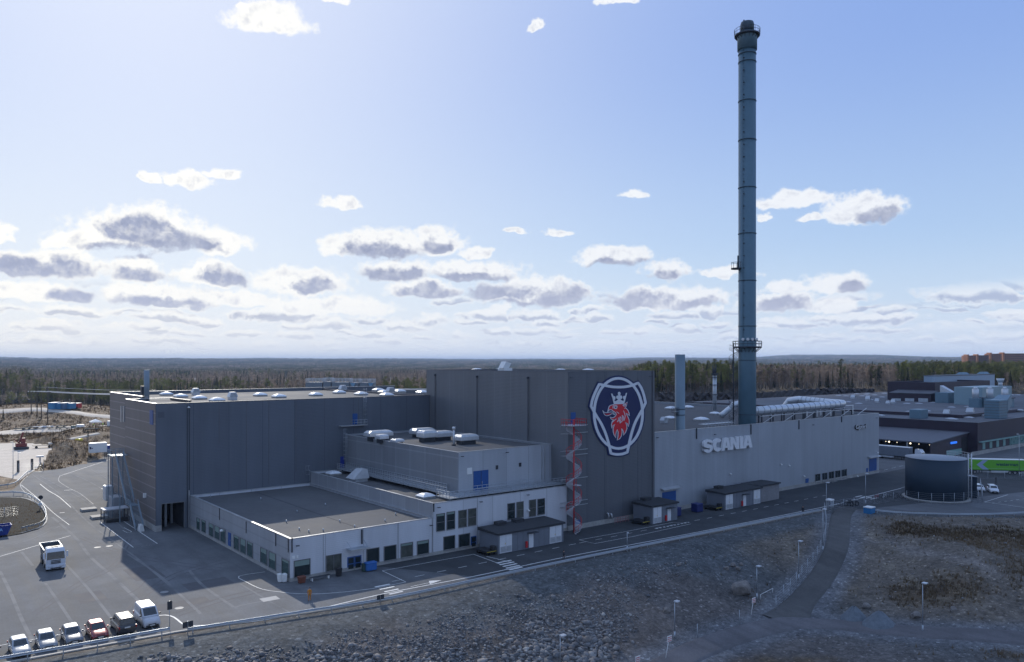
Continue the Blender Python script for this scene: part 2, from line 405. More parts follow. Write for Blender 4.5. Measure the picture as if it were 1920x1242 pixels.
# asphalt yard outline (flat ground below it)
YARD=[(-60,98.9),(11,94.6),(25,93.2),(28,92.9),(51,88.9),(84,88.3),(152,85.5),(160,80.3),(178,57.5),(200,20.5),(420,-108),(620,104),(620,420),(260,420),(200,330)]+\
     [G(px,py) for px,py in((330,815),(225,845),(160,868),(112,880),(62,885),(52,893),(40,905),(25,918),(0,925),(-260,932))]+[(-110,150)]
ISL=[G(px,py) for px,py in((-260,938),(0,932),(40,933),(65,941),(80,953),(88,968),(86,982),(72,993),(40,1002),(0,1009),(-260,1022))]
SAND=[G(px,py) for px,py in((-260,836),(0,831),(40,829),(95,834),(108,848),(92,862),(62,884),(50,892),(38,901),(0,893),(-260,905))]
def inpoly(X,Y,P):
    c=np.zeros(X.shape,bool); n=len(P)
    for i in range(n):
        x0,y0=P[i]; x1,y1=P[(i+1)%n]
        k=((y0>Y)!=(y1>Y)); 
        with np.errstate(divide='ignore',invalid='ignore'): xi=(x1-x0)*(Y-y0)/(y1-y0+1e-12)+x0
        c^=k&(X<xi)
    return c
yin=inpoly(XX,YY,YARD)|inpoly(XX,YY,SAND)
HH=np.where(yin,np.minimum(HH,0)-.03,HH)
# colours of the kinds of ground (albedo)
T0=lambda px,py:T(px,py)[:2]
def ground_col(X,Y):
    d=X*FW[0]+Y*FW[1]; l=X*RT[0]+Y*RT[1]; px=960+l/np.maximum(d,1)*FPX
    e=np.interp(X,EX,EY); c=np.zeros(X.shape+(3,))
    n1=nz(X,Y,.16,1.); n2=nz(X,Y,.5,4.); n3=nz(X,Y,.06,7.)
    def mixc(c,k,a): a=np.clip(a,0,1)[...,None]; return c*(1-a)+np.array(k)*a
    c[...]=(.105,.088,.066)
    c=mixc(c,(.062,.060,.050),SS((np.hypot(X,Y)-650)/300))
    mid=SS((520-d)/60)
    c=mixc(c,(.17,.115,.07),mid*(.75+.5*n1))                # dry heath
    c=mixc(c,(.30,.24,.17),mid*SS((n2+n1-.35)*2.5)*.8)
    # foreground
    fg=SS((e+1-Y)/2.)*SS((330-d)/30)
    c=mixc(c,(.094,.100,.103),fg)
    rocky=SS((e-7-Y)/7+n1*.8)*(1-SS((X-92)/18))
    c=mixc(c,(.125,.108,.098),fg*rocky*.8)
    right=SS((X-104)/16+n3*.3)*SS((e-5-Y)/4)
    c=mixc(c,(.145,.122,.098),fg*right*.9)
    py=HZ+(HC-hbase(X,Y))/np.maximum(d,1)*FPX; wv=6*nz(X,Y,.35,2.)
    E_=lambda cx,cy,rx,ry: np.exp(-(((px-cx)/rx)**2+((py+wv-cy)/ry)**2))
    up=np.exp(-((py+wv-(988+.19*(px-1640)))/(13+.07*np.maximum(px-1640,0)))**2)*SS((px-1625)/60)
    grass=np.clip(up*1.3+E_(1700,1125,60,26)+1.1*E_(1800,1125,75,28)+.8*E_(1905,1100,40,28)+.5*E_(1600,1100,30,14)+E_(1470,1238,170,14)*.9+E_(1880,1240,60,14)+n2*.5+n1*.3-.42,0,1)
    c=mixc(c,(.095,.065,.036),fg*grass*.95)
    c=mixc(c,(.20,.178,.16),fg*np.exp(-((py+wv*.5-(1012+.33*(px-1620)))/9)**2)*SS((px-1600)/40)*.8*(1-grass))
    c=mixc(c,(.20,.17,.13),fg*SS((n2*1.3+n1-.5)*3)*right*.5)
    pm=1-PATHM(X,Y)
    c=mixc(c,(.15,.155,.165),fg*pm*.8)
    return c,grass*fg,fg*rocky
near=(np.abs(XX)<900)&(np.abs(YY)<900)
GC,GRASSM,ROCKM=ground_col(XX,YY)
ny,nx=XX.shape
V=np.stack([XX.ravel(),YY.ravel(),HH.ravel()],1)
ii=np.arange((ny-1)*(nx-1)); r=ii//(nx-1); c_=ii%(nx-1); a=r*nx+c_
Fq=np.stack([a,a+1,a+nx+1,a+nx],1)
me=bpy.data.meshes.new('ground'); me.vertices.add(len(V)); me.vertices.foreach_set('co',V.ravel())
me.loops.add(Fq.size); me.loops.foreach_set('vertex_index',Fq.ravel().astype(np.int32))
me.polygons.add(len(Fq)); me.polygons.foreach_set('loop_start',np.arange(0,Fq.size,4,dtype=np.int32))
me.update(); me.validate()
me.polygons.foreach_set('use_smooth',[True]*len(me.polygons))
ca=me.color_attributes.new('soil','FLOAT_COLOR','POINT')
ca.data.foreach_set('color',np.concatenate([GC.reshape(-1,3),np.ones((len(V),1))],1).ravel().astype(np.float32))
def ground_mat():
    m=bpy.data.materials.new('ground'); m.use_nodes=True; t=NT(m.node_tree); b=t.n['Principled BSDF']
    at=t.N('ShaderNodeAttribute',attribute_name='soil').outputs['Color']; p=t.N('ShaderNodeNewGeometry').outputs['Position']
    n1=t.NOI(p,1.3,8,.68); n2=t.NOI(p,.25,5,.6); n3=t.NOI(p,6,6,.7)
    f=t.M('MULTIPLY',t.MR(n1,.25,.75,.45,1.6,False),t.MR(n2,.3,.7,.75,1.25,False))
    f=t.M('MULTIPLY',f,t.MR(n3,.3,.7,.7,1.3,False))
    vo=t.N('ShaderNodeTexVoronoi'); t.l.new(p,vo.inputs['Vector']); vo.inputs['Scale'].default_value=3.4; vr=t.SEP(vo.outputs['Color'])[0]
    f=t.M('MULTIPLY',f,t.M('ADD',t.MR(vr,0,1,.82,1.12,False),t.MR(vr,.955,.985,0,.8)))
    v=t.V('SCALE',at); t.C(f,v.node.inputs['Scale']); t.l.new(v,b.inputs['Base Color'])
    b.inputs['Roughness'].default_value=.95; b.inputs['Specular IOR Level'].default_value=.2
    bn=t.N('ShaderNodeBump'); bn.inputs['Strength'].default_value=.8; bn.inputs['Distance'].default_value=.25
    t.l.new(t.M('ADD',n1,t.M('MULTIPLY',n3,.3)),bn.inputs['Height']); t.l.new(bn.outputs[0],b.inputs['Normal'])
    return m
me.materials.append(ground_mat())
go=bpy.data.objects.new('ground',me); COL.objects.link(go); go['kind']='structure'

# ================================================================ ASPHALT, PATHS, MARKINGS
def asphalt(name,col,warm=1.):
    m=bpy.data.materials.new(name); m.use_nodes=True; t=NT(m.node_tree); b=t.n['Principled BSDF']
    p=t.N('ShaderNodeNewGeometry').outputs['Position']
    pr=t.N('ShaderNodeMapping'); pr.inputs['Rotation'].default_value=(0,0,radians(-63)); pr.inputs['Scale'].default_value=(1,.10,1); t.l.new(p,pr.inputs['Vector'])
    st=t.NOI(pr.outputs[0],.5,6,.62); big=t.NOI(p,.035,5,.6); fine=t.NOI(p,3.5,6,.7); md=t.NOI(p,.22,6,.65)
    f=t.M('MULTIPLY',t.MR(st,.32,.7,.84,1.18,False),t.MR(big,.3,.7,.82,1.20,False))
    f=t.M('MULTIPLY',f,t.MR(fine,.3,.7,.86,1.14,False)); f=t.M('MULTIPLY',f,t.MR(md,.3,.7,.84,1.16,False))
    dust=t.MR(t.NOI(p,.09,7,.72),.58,.76,0,.22)
    v=t.V('SCALE',col); t.C(f,v.node.inputs['Scale'])
    c=t.MIX(dust,v,(.17*warm,.165,.165,1)); t.l.new(c,b.inputs['Base Color'])
    t.l.new(t.MR(st,.3,.7,.86,.97,False),b.inputs['Roughness']); b.inputs['Specular IOR Level'].default_value=.22
    bn=t.N('ShaderNodeBump'); bn.inputs['Strength'].default_value=.35; bn.inputs['Distance'].default_value=.02
    t.l.new(fine,bn.inputs['Height']); t.l.new(bn.outputs[0],b.inputs['Normal'])
    return m
AS=asphalt('yard_asphalt',(.122,.126,.132)); AP=asphalt('path_asphalt',(.12,.115,.12)); AD=asphalt('road_asphalt',(.060,.063,.067)); APP=asphalt('dusty_path_asphalt',(.092,.090,.088))
mb=MB(); mb.poly(YARD,.02,AS); mb.build('yard',kind='structure')
CONC=mat('concrete',(.33,.32,.30),.85,var=.2,vs=.5,dirt=.2); KERB=mat('kerb_stone',(.36,.35,.33),.8,var=.15)
mb=MB(); mb.poly(ISL,.12,go.data.materials[0]); io=mb.build('traffic_island',kind='structure')
sandm=mat('sand_gravel',(.46,.41,.35),.95,var=.2,vs=.2,bump=.4,bs=3,dirt=.25)
mb=MB(); mb.poly(SAND,.03,sandm); mb.build('sand_yard',kind='structure')
# dry earth on the island gets the soil attribute too
def drape(P,w,m,name,lift=.05,cross=5,kind='structure',step=.8,raw=False):
    D=dense(P,step); n=len(D); vs=[]; fs=[]
    for i,(x,y) in enumerate(D):
        a=D[max(i-1,0)]; b=D[min(i+1,n-1)]; dx,dy=b[0]-a[0],b[1]-a[1]; L=hypot(dx,dy)+1e-9
        ww=w(i/(n-1)) if callable(w) else w
        for k in range(cross):
            s=(k/(cross-1)-.5)*ww; X=x-dy/L*s; Y=y+dx/L*s
            vs.append((X,Y,0))
    va=np.array(vs); z=hgt(va[:,0],va[:,1])
    vs=[(x,y,zz+lift-((lift+.10) if (k%cross in(0,cross-1) and not raw) else 0)) for k,((x,y,_),zz) in enumerate(zip(vs,z))]
    for i in range(n-1):
        for k in range(cross-1):
            a=i*cross+k; fs.append((a,a+1,a+cross+1,a+cross))
    mb=MB(); mb.add(vs,fs,m,True); return mb.build(name,kind=kind,raw=True)
drape(PATH_B,4.3,AP,'gravel_road',.20,13)
drape(PATH_A,lambda t:4.0+(max(0,t-.84)/.16)**1.6*3,APP,'path',.15,13)
WP=mat('road_paint',(.62,.62,.60),.7,var=.25,vs=1.5,dirt=.25)
def dustmat():
    m=bpy.data.materials.new('dusty_seam'); m.use_nodes=True; t=NT(m.node_tree); b=t.n['Principled BSDF']; p=t.N('ShaderNodeNewGeometry').outputs['Position']
    f=t.MR(t.NOI(p,.22,6,.6),.30,.58); c=t.MIX(f,(.122,.126,.132,1),(.20,.20,.20,1)); t.l.new(c,b.inputs['Base Color']); b.inputs['Roughness'].default_value=.95; b.inputs['Specular IOR Level'].default_value=.2; return m
DUST=dustmat()
ZI=[0]
def line(mb,pts,w,m,z=.034,dash=None):
    ZI[0]+=1; z=z+(ZI[0]%60)*.00035 if z<.0341 else z
    P=[Vector((p[0],p[1],0)) for p in pts]
    if dash:
        on,off=dash; tot=0; segs=[]
        for a,b in zip(P[:-1],P[1:]):
            L=(b-a).length; s=0
            while s<L:
                e=min(s+on,L); segs.append((a.lerp(b,s/L),a.lerp(b,e/L))); s+=on+off
        for a,b in segs: line(mb,[(a.x,a.y),(b.x,b.y)],w,m,z)
        return
    L=[];n=len(P)
    for i,p in enumerate(P):
        a=P[max(i-1,0)]; b=P[min(i+1,n-1)]; d=(b-a).normalized(); nn=Vector((-d.y,d.x,0))*w/2
        L.append((p-nn,p+nn))
    vs=[(q.x,q.y,z) for s in L for q in s]
    mb.add(vs,[(2*i,2*i+2,2*i+3,2*i+1) for i in range(n-1)],m)
mk=MB()
GP=lambda *a:[G(x,y) for x,y in a]
def smooth(P,step=1.): return dense(P,step)
# long edge line of the road, curving in from the parking end
line(mk,smooth(GP((288,1156),(310,1154),(326,1158),(345,1172),(362,1174),(460,1168),(560,1151),(720,1114),(900,1079),(1066,1044),(1300,1000),(1540,952),(1610,936),(1690,916))),.22,WP)
# parking bay lines
for i in range(7):
    x=9.0+2.55*i
    line(mk,[(x,96.0),(x+.3,101.0)],.11,WP)
line(mk,[(2,101.6),(24.3,100.4)],.11,WP)
# bay by the corner, pedestrian margin along the offices
line(mk,smooth(GP((497,1073),(448,1081),(462,1092),(490,1105),(520,1110),(560,1114),(620,1113),(700,1104),(761,1092))),.12,WP)
line(mk,GP((717,1071),(761,1092)),.12,WP); line(mk,GP((717,1071),(888,1040)),.12,WP); line(mk,GP((888,1040),(940,1059)),.12,WP)
line(mk,GP((912,1044),(960,1055),),.12,WP)
line(mk,GP((1086,1013),(1170,998),(1262,980)),.12,WP); line(mk,GP((1086,1013),(1115,1020),(1190,1006),(1295,983),(1262,980)),.12,WP)
line(mk,GP((735,1091),(1086,1019),(1560,927)),.12,WP,dash=(1.6,2.2))
line(mk,GP((770,1101),(812,1092)),.14,WP); mk.poly(GP((806,1096),(804,1090),(828,1088.5)),.034,WP)
line(mk,GP((1230,992),(1292,980)),.4,WP,dash=(.5,.5))
for k in range(5):   # zebra crossings
    for (ax,ay),(bx,by) in (((717,1099),(760,1117)),((945,1054),(972,1067))):
        t=k/4; x=ax+(bx-ax)*t*.75; y=ay+(by-ay)*t
        g0=G(x-14*(1-.25*t),y+2.5); g1=G(x+14,y-3.0)
        line(mk,[g0,g1],.42,WP)
for k in range(4):
    g0=G(1604+9.5*k,932.5+1.3*k); g1=G(1616+9.5*k,930+1.3*k); line(mk,[g0,g1],.4,WP)
line(mk,GP((1585,940.5),(1608,936.5)),.4,WP)
# marked bay on the yard
line(mk,GP((187,979),(250,1027),(295,1020),(226,974),(200,977)),.14,WP)
line(mk,smooth(GP((232,990),(240,994),(247,998),(238,999),(230,995))),.12,WP)
line(mk,GP((190,916),(212,927)),.14,WP); line(mk,GP((120,920),(136,919)),.3,WP); line(mk,GP((112,962.5),(121,961.5)),.35,WP)
line(mk,smooth(GP((40,910),(60,926),(80,943),(100,962),(130,985))),.12,WP,dash=(.9,1.6))
line(mk,smooth(GP((75,908),(90,920),(110,932),(133,952))),.14,WP,dash=(1.6,2.6))
line(mk,smooth(GP((112,893),(110,902),(125,913),(150,926),(175,946))),.10,WP,dash=(.5,1.1))
line(mk,smooth(GP((52,893),(44,900),(38,910),(45,922),(60,936),(86,955))),.12,WP,dash=(.6,.5))
line(mk,GP((112,893),(225,856)),.14,WP)
line(mk,GP((0,1044),(132,1005)),.16,WP)
line(mk,GP((1690,915),(1760,902)),.14,WP); line(mk,GP((1846,942),(1890,928)),.16,WP); line(mk,GP((1846,942),(1920,952)),.16,WP); line(mk,GP((1860,944),(1920,936)),.12,WP,dash=(1,1.2))
line(mk,GP((1560,905),(1700,872)),.12,WP,dash=(3,2.5))
for px,py in ((205,1024.5),(183,1027),(308,1111),(336,1141)): 
    x,y=G(px,py); mk.lathe([(.55,.03),(.55,.045)],mat('manhole',(.24,.24,.24),.7),x,y,12,False)
x,y=G(505,1124); mk.poly([(x-1.1,y-.8),(x+1.1,y-.9),(x+1.2,y+.8),(x-1,y+.9)],.045,mat('pale_patch',(.40,.39,.37),.9))
mk.build('road_markings',kind='structure',raw=True)
sm_=MB(); SI=0
for P,w in ((((98,970),(140,1007),(170,1045),(215,1085),(270,1137)),.8),(((60,890),(110,925),(160,975),(205,1010),(250,1042),(320,1100),(376,1152)),.55),
            (((0,1072),(18,1108),(40,1160),(60,1200)),.7),(((85,1094),(110,1130),(140,1175)),.6),(((125,1060),(160,1098),(190,1135),(215,1168)),.6),
            (((240,1040),(300,1080),(330,1108),(376,1150)),.5),(((355,1070),(380,1098),(438,1139)),.7),(((40,1035),(62,1062)),.7),(((450,1095),(500,1125),(545,1150)),.5),
            (((75,893),(130,922),(200,965),(240,1000)),.45),(((125,885),(170,905),(225,938)),.4),(((170,880),(225,912)),.35),
            (((0,1028),(60,1011),(112,987)),.5),(((0,1005),(100,985),(108,984)),.4),(((440,1140),(480,1130),(640,1110)),.5)):
    ZI[0]=0; line(sm_,smooth(GP(*P),1.5),w*.6,DUST,.0245+.0004*(SI%14)); SI+=1
# tonal joint between paving fields, pale dust verge at the wing
sm_.build('paving_seams',kind='structure',raw=True)
TYR=mat('tyre_mark_rubber',(.095,.093,.10),.95,var=.3,vs=.5); PAT=mat('asphalt_patch',(.085,.084,.09),.95,var=.2,vs=.4)
tm=MB(); SI=0
for P,w in ((((150,1010),(230,1040),(330,1060),(420,1072)),.3),(((156,1007),(236,1036),(334,1055),(424,1066)),.3),(((200,1200),(260,1120),(330,1075),(420,1050)),.28),(((208,1203),(268,1124),(338,1079),(426,1054)),.28),
            (((60,1150),(150,1090),(210,1060),(240,1010)),.25),(((68,1153),(158,1093),(218,1062),(247,1010)),.25),(((20,1010),(90,990),(150,960),(190,930)),.3),(((330,1150),(420,1120),(520,1100),(640,1094)),.3),(((335,1156),(425,1126),(524,1106),(644,1100)),.3),(((120,1120),(180,1128),(250,1110),(280,1080)),.22)):
    line(tm,smooth(GP(*P),1.5),w,TYR,.0222+.0001*SI); SI+=1
for (px,py,a,b_) in ((390,1095,3.,2.),(270,1075,2.,4.),(170,1120,1.6,2.6),(95,960,3,2.2),(330,1135,4.,1.4)):
    x,y=G(px,py); tm.poly([(x-a,y-b_),(x+a,y-b_),(x+a,y+b_),(x-a,y+b_)],.0216,PAT)
tm.build('tyre_marks',kind='structure',raw=True)
# darker asphalt lane in front of the halls
mb=MB(); mb.poly([G(900,1083),G(1086,1052),(152,85.9),(160,80.8),(240,60),(240,104),(58,104.7)],.0235,AD); mb.build('road',kind='structure')
# concrete kerb strip outside the edge line, rising 0.12
def strip3(P,w,h,m,name,z0=0.,**k):
    D=dense(P,2.); mb=MB(); L=[]
    for i,(x,y) in enumerate(D):
        a=D[max(i-1,0)]; b=D[min(i+1,len(D)-1)]; d=Vector((b[0]-a[0],b[1]-a[1],0)).normalized(); n=Vector((-d.y,d.x,0))*w/2
        L.append([(x-n.x,y-n.y,z0-.3),(x-n.x,y-n.y,z0+h),(x+n.x,y+n.y,z0+h),(x+n.x,y+n.y,z0-.3)])
    mb.loft(L,m,True,True); return mb.build(name,kind='structure',**k)
strip3([(-30,97.6),(11,94.75),(25,93.5),(28,93.1),(51,89.05),(84,88.35),(152,85.45)],.34,.14,KERB,'kerb')
strip3(GP((0,933.5),(40,934.5),(64,942),(79,954),(87,969),(85,982),(71,992),(38,1001)),.3,.16,KERB,'kerb')
# ================================================================ FACTORY
YF=104.8
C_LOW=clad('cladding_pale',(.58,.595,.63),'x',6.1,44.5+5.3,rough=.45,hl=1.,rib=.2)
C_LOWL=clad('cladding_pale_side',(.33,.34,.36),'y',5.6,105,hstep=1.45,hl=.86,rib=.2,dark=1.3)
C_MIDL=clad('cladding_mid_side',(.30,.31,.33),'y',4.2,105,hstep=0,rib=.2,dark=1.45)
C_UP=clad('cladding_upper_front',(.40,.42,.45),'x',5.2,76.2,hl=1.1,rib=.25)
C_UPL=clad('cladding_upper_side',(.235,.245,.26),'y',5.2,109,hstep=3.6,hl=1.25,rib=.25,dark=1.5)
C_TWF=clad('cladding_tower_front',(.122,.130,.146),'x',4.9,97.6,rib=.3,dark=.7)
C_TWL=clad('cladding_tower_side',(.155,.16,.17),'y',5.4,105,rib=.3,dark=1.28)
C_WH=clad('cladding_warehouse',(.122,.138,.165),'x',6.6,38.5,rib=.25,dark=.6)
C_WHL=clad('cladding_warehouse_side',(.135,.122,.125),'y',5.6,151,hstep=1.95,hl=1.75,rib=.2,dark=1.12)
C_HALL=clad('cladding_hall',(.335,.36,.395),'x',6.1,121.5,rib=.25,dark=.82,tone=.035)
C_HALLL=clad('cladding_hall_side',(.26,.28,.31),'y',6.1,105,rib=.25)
ROOF=mat('roofing_felt',(.098,.099,.102),.93,var=.22,vs=.12,bump=.2,bs=4,dirt=.12)
ROOFD=mat('roofing_felt_dark',(.072,.073,.078),.93,var=.2,vs=.12,bump=.2,bs=4,dirt=.12)
COPE=mat('coping_metal',(.46,.47,.48),.4,.5,var=.1)
COPED=mat('coping_dark',(.12,.125,.14),.5,.3,var=.1)
GALV=mat('galvanised_steel',(.40,.43,.46),.42,.6,var=.12,vs=3)
STEELD=mat('dark_steel',(.05,.055,.065),.5,.4,var=.1)
GLASS=mat('window_glass',(.018,.028,.03),.06,.0,var=0,spec=.8)
GLASSG=mat('window_glass_green',(.045,.085,.08),.08,.0,var=0,spec=.8)
FRAME=mat('window_frame',(.16,.16,.165),.5,var=.05)
BLUE=mat('blue_door_paint',(.012,.075,.26),.5,var=.08)
WHITE=mat('white_paint',(.74,.74,.72),.5,var=.06,dirt=.05)
RED=mat('red_paint',(.50,.02,.025),.5,var=.1)
DOME=mat('skylight_acrylic',(.72,.74,.76),.28,var=.08,vs=1)
BLACK=mat('black_plastic',(.02,.02,.022),.5,var=.05)
FELTD=mat('kiosk_roof_felt',(.035,.037,.042),.9,var=.2,vs=.5)

BLIND=mat('blind_pale_green',(.20,.27,.24),.6,var=.05); INT=mat('interior_dim',(.06,.065,.055),.5,var=.5,vs=1.5)
def winY(par,px0,px1,pt,pb,Y=YF,m=GLASS,mull=0,bar=0,name='window',blind=0):
    x0,x1=onY(px0,Y),onY(px1,Y); c=(px0+px1)/2; xc=(x0+x1)/2; z1,z0=Zp(pt,xc,Y),Zp(pb,xc,Y); t=.1
    f=MB(); d=.10
    f.box(x0-t,x0,Y-d,Y-.002,z0-t,z1+t,FRAME); f.box(x1,x1+t,Y-d,Y-.002,z0-t,z1+t,FRAME)
    f.box(x0,x1,Y-d,Y-.002,z1,z1+t,FRAME); f.box(x0-t,x1+t,Y-d-.06,Y-d,z0-t,z0-t+.06,FRAME); f.box(x0,x1,Y-d,Y-.002,z0-t,z0,FRAME)
    for k in range(mull): xm=x0+(x1-x0)*(k+1)/(mull+1); f.box(xm-.035,xm+.035,Y-.075,Y-.032,z0,z1,FRAME)
    if bar: zm=z0+(z1-z0)*bar; f.box(x0,x1,Y-.07,Y-.034,zm-.035,zm+.035,FRAME)
    o=f.build(name,par); MB().box(x0,x1,Y-.03,Y-.003,z0,z1,m).build('pane',o)
    if blind: MB().box(x0+.04,x1-.04,Y-.034,Y-.0302,z1-(z1-z0)*blind,z1-.03,BLIND).build('blind',o)
    return o
def winX(par,px0,px1,pt,pb,X,m=GLASSG,mull=0,name='window'):
    y0,y1=onX(px1,X),onX(px0,X); yc=(y0+y1)/2; z1,z0=Zp(pt,X,yc),Zp(pb,X,yc); t=.1; d=.10
    f=MB()
    f.box(X-d,X-.002,y0-t,y0,z0-t,z1+t,FRAME); f.box(X-d,X-.002,y1,y1+t,z0-t,z1+t,FRAME)
    f.box(X-d,X-.002,y0,y1,z1,z1+t,FRAME); f.box(X-d,X-.002,y0,y1,z0-t,z0,FRAME)
    for k in range(mull): ym=y0+(y1-y0)*(k+1)/(mull+1); f.box(X-.075,X-.032,ym-.035,ym+.035,z0,z1,FRAME)
    o=f.build(name,par); MB().box(X-.03,X-.003,y0,y1,z0,z1,m).build('pane',o); MB().box(X-.036,X-.0302,y0+.04,y1-.04,z1-(z1-z0)*random.choice((.15,.3,.45)),z1-.03,BLIND).build('blind',o); return o
def doorY(par,px0,px1,pt,pb,Y=YF,m=BLUE,leaves=1,glazed=False,toground=True):
    x0,x1=onY(px0,Y),onY(px1,Y); xc=(x0+x1)/2; z1=Zp(pt,xc,Y); z0=Zp(pb,xc,Y)
    if toground: z0=.03
    b=MB(); b.box(x0,x1,Y-.06,Y-.003,z0,z1,m)
    for k in range(leaves-1): xm=x0+(x1-x0)*(k+1)/leaves; b.box(xm-.02,xm+.02,Y-.075,Y-.06,z0,z1,STEELD)
    if not glazed and x1-x0>2.5:
        for k in range(1,int((z1-z0)/.55)): b.box(x0+.05,x1-.05,Y-.072,Y-.06,z0+k*.55,z0+k*.55+.03,STEELD)
    o=b.build('door',par)
    MB().box(x1-.25,x1-.12,Y-.12,Y-.076,z0+1.0,z0+1.08,GALV).build('handle',o)
    if glazed:
        for k in range(leaves):
            w=(x1-x0)/leaves; g=MB(); g.box(x0+w*k+.15,x0+w*(k+1)-.15,Y-.08,Y-.061,z0+.25,z0+(z1-z0)*.45,GLASS); g.box(x0+w*k+.15,x0+w*(k+1)-.15,Y-.08,Y-.061,z0+(z1-z0)*.52,z1-.15,GLASS); g.build('pane',o)
    return o
def box_building(name,label,x0,x1,y0,y1,z,mf,ml,t=.3,roof=ROOF,rd=.35,cope=COPE,plinth=.55,plx=None,group=None):
    th=thing(name,label,'building',((x0+x1)/2,(y0+y1)/2,0),group=group)
    w=MB(); w.box(x0,x1,y0,y0+t,0,z,mf); w.box(x0,x0+t,y0+t,y1-t,0,z,ml); w.box(x1-t,x1,y0+t,y1-t,0,z,ml); w.box(x0,x1,y1-t,y1,0,z,mf)
    # faces of the side colour at the left corner
    w.build('wall',th)
    r=MB(); r.box(x0+t,x1-t,y0+t,y1-t,z-rd-.25,z-rd,roof); ro=r.build('roof',th)
    c=MB(); c.ring(x0-.05,x1+.05,y0-.05,y1+.05,t+.1,z+.002,z+.08,cope); c.build('coping',ro)
    if plinth:
        p=MB(); p.box(x0-.06,x1,y0-.07,y0-.004,0,plinth,CONC)
        p.box(x0-.07,x0-.004,y0-.004,y1,0,plinth,CONC); p.build('plinth',th)
    return th,ro
def panelside(th,x,y0,y1,z,m): MB().box(x-.012,x-.003,y0,y1,.55,z-.02,m).build('side_cladding',th)
def lamp(par,px,py,Y=YF,arm=.5):
    x=onY(px,Y); z=Zp(py,x,Y); b=MB(); b.beam((x,Y-.01,z),(x,Y-arm,z+.05),.06,.06,STEELD); b.box(x-.22,x+.22,Y-arm-.18,Y-arm+.1,z-.02,z+.09,STEELD)
    return b.build('wall_lamp',par)
def hoodlamp(par,px,py,Y=YF):
    x=onY(px,Y); z=Zp(py,x,Y); b=MB(); b.box(x-.06,x+.06,Y-.3,Y-.003,z+.1,z+.2,WHITE); b.lathe([(.05,z+.15),(.24,z+.05),(.27,z-.1),(.02,z-.1)],WHITE,x,Y-.35,10); return b.build('wall_lamp',par)
def pipeY(par,px,pt,pb,Y=YF,r=.09,m=STEELD):
    x=onY(px,Y); b=MB(); b.box(x-r,x+r,Y-.2,Y-.01,Zp(pb,x,Y),Zp(pt,x,Y),m); return b.build('downpipe',par)

# roof furniture, one of each kind, later copied ------------------------------
def mk_skylight():
    t=MB(); w=1.2; t.box(-w,w,-w,w,-.2,.28,CONC); o=t.build('skylight')
    d=MB(); L=[]
    for r,z in((w+.06,.26),(w+.04,.34),(w*.72,.62),(w*.35,.78),(.06,.83)):
        L.append([(-r,-r,z),(r,-r,z),(r,r,z),(-r,r,z)])
    d.loft(L,DOME); dd=d.build('dome',o); return o
def mk_hood(w,dn,h,name='roof_vent'):
    b=MB(); b.box(-w*.38,w*.38,-dn*.38,dn*.38,-.2,h*.5,STEELD); o=b.build(name)
    c=MB(); L=[]
    for s,z in((1.,h*.42),(1.02,h*.5),(1.,h*.8),(.8,h),(.78,h*1.01)): L.append([(-w/2*s,-dn/2*s,z),(w/2*s,-dn/2*s,z),(w/2*s,dn/2*s,z),(-w/2*s,dn/2*s,z)])
    c.loft(L,GALV2); c.build('cowl',o); return o
GALV2=mat('pale_sheet_metal',(.56,.58,.60),.38,.35,var=.1,vs=1.5)
def mk_vent():   # pitched louvred vent
    b=MB(); b.box(-.8,.8,-.8,.8,-.2,.7,GALV2)
    b.add([(-1.,-.9,.7),(1.,-.9,.7),(1.,.9,.7),(-1.,.9,.7),(-.55,-.7,1.75),(.55,-.7,1.75),(.55,.7,1.75),(-.55,.7,1.75)],[(0,3,2,1),(4,5,6,7),(0,1,5,4),(1,2,6,5),(2,3,7,6),(3,0,4,7)],GALV2)
    o=b.build('roof_vent'); l=MB()
    for k in range(4): l.box(-.82+.07*k,.82-.07*k,-.93+.03*k,.93-.03*k,.80+.2*k,.86+.2*k,STEELD)
    l.build('louvre',o); return o
SKL=mk_skylight(); VNT=mk_vent(); _dm=DOME; DOME=mat('darker_skylight_acrylic',(.36,.38,.41),.35,var=.1,vs=1); SKL2=mk_skylight(); DOME=_dm  # second skylight copy has a darker dome colour
_used=set()
def place(o,par,x,y,z,rz=0.,s=1.):
    if o.name not in _used: _used.add(o.name); c=o
    else: c=cp(o)
    c.parent=par; off=rootloc(par); c.location=(x-off.x,y-off.y,z-off.z); c.rotation_euler=(0,0,rz); c.scale=(s,s,s) if not hasattr(s,'__len__') else s; return c
def onroof(o,par,px,py,z,rz=0.,s=1.):
    x,y=G(px,py,z); return place(o,par,x,y,z,rz,s)

# ---- low wing with the staff entrance
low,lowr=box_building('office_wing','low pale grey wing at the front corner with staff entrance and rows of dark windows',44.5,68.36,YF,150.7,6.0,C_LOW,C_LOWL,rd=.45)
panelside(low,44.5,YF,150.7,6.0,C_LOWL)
for a in((552,580.5,1050.5,1080,0),(612,639,1041,1069.5,1),(688,710,1029,1055,0),(720.5,742,1024,1050.5,0),(752,773,1019,1045,0),(782.5,803,1014.5,1039.5,0)):
    winY(low,*a[:4],m=INT if a[0] in(612,752) else GLASS,mull=a[4],blind={552:.34,752:.15,782.5:.2}.get(a[0],0))
doorY(low,651,677.5,1043,1072,m=mat('blue_entrance',(.03,.10,.30),.4,var=.05),leaves=2,glazed=True)
for a,b,c,d in((118,140,370,452),(155,182,385,470),(210,240,410,500),(253,286,430,522),(298,330,450,545),(397,433,502,602),(446,483,525,628),(497,536,550,655),(597,643,598,705),(660,708,628,745),(757,808,680,797)):
    winX(low,340+a/4,340+b/4,880+c/4,880+d/4,44.49-.012)
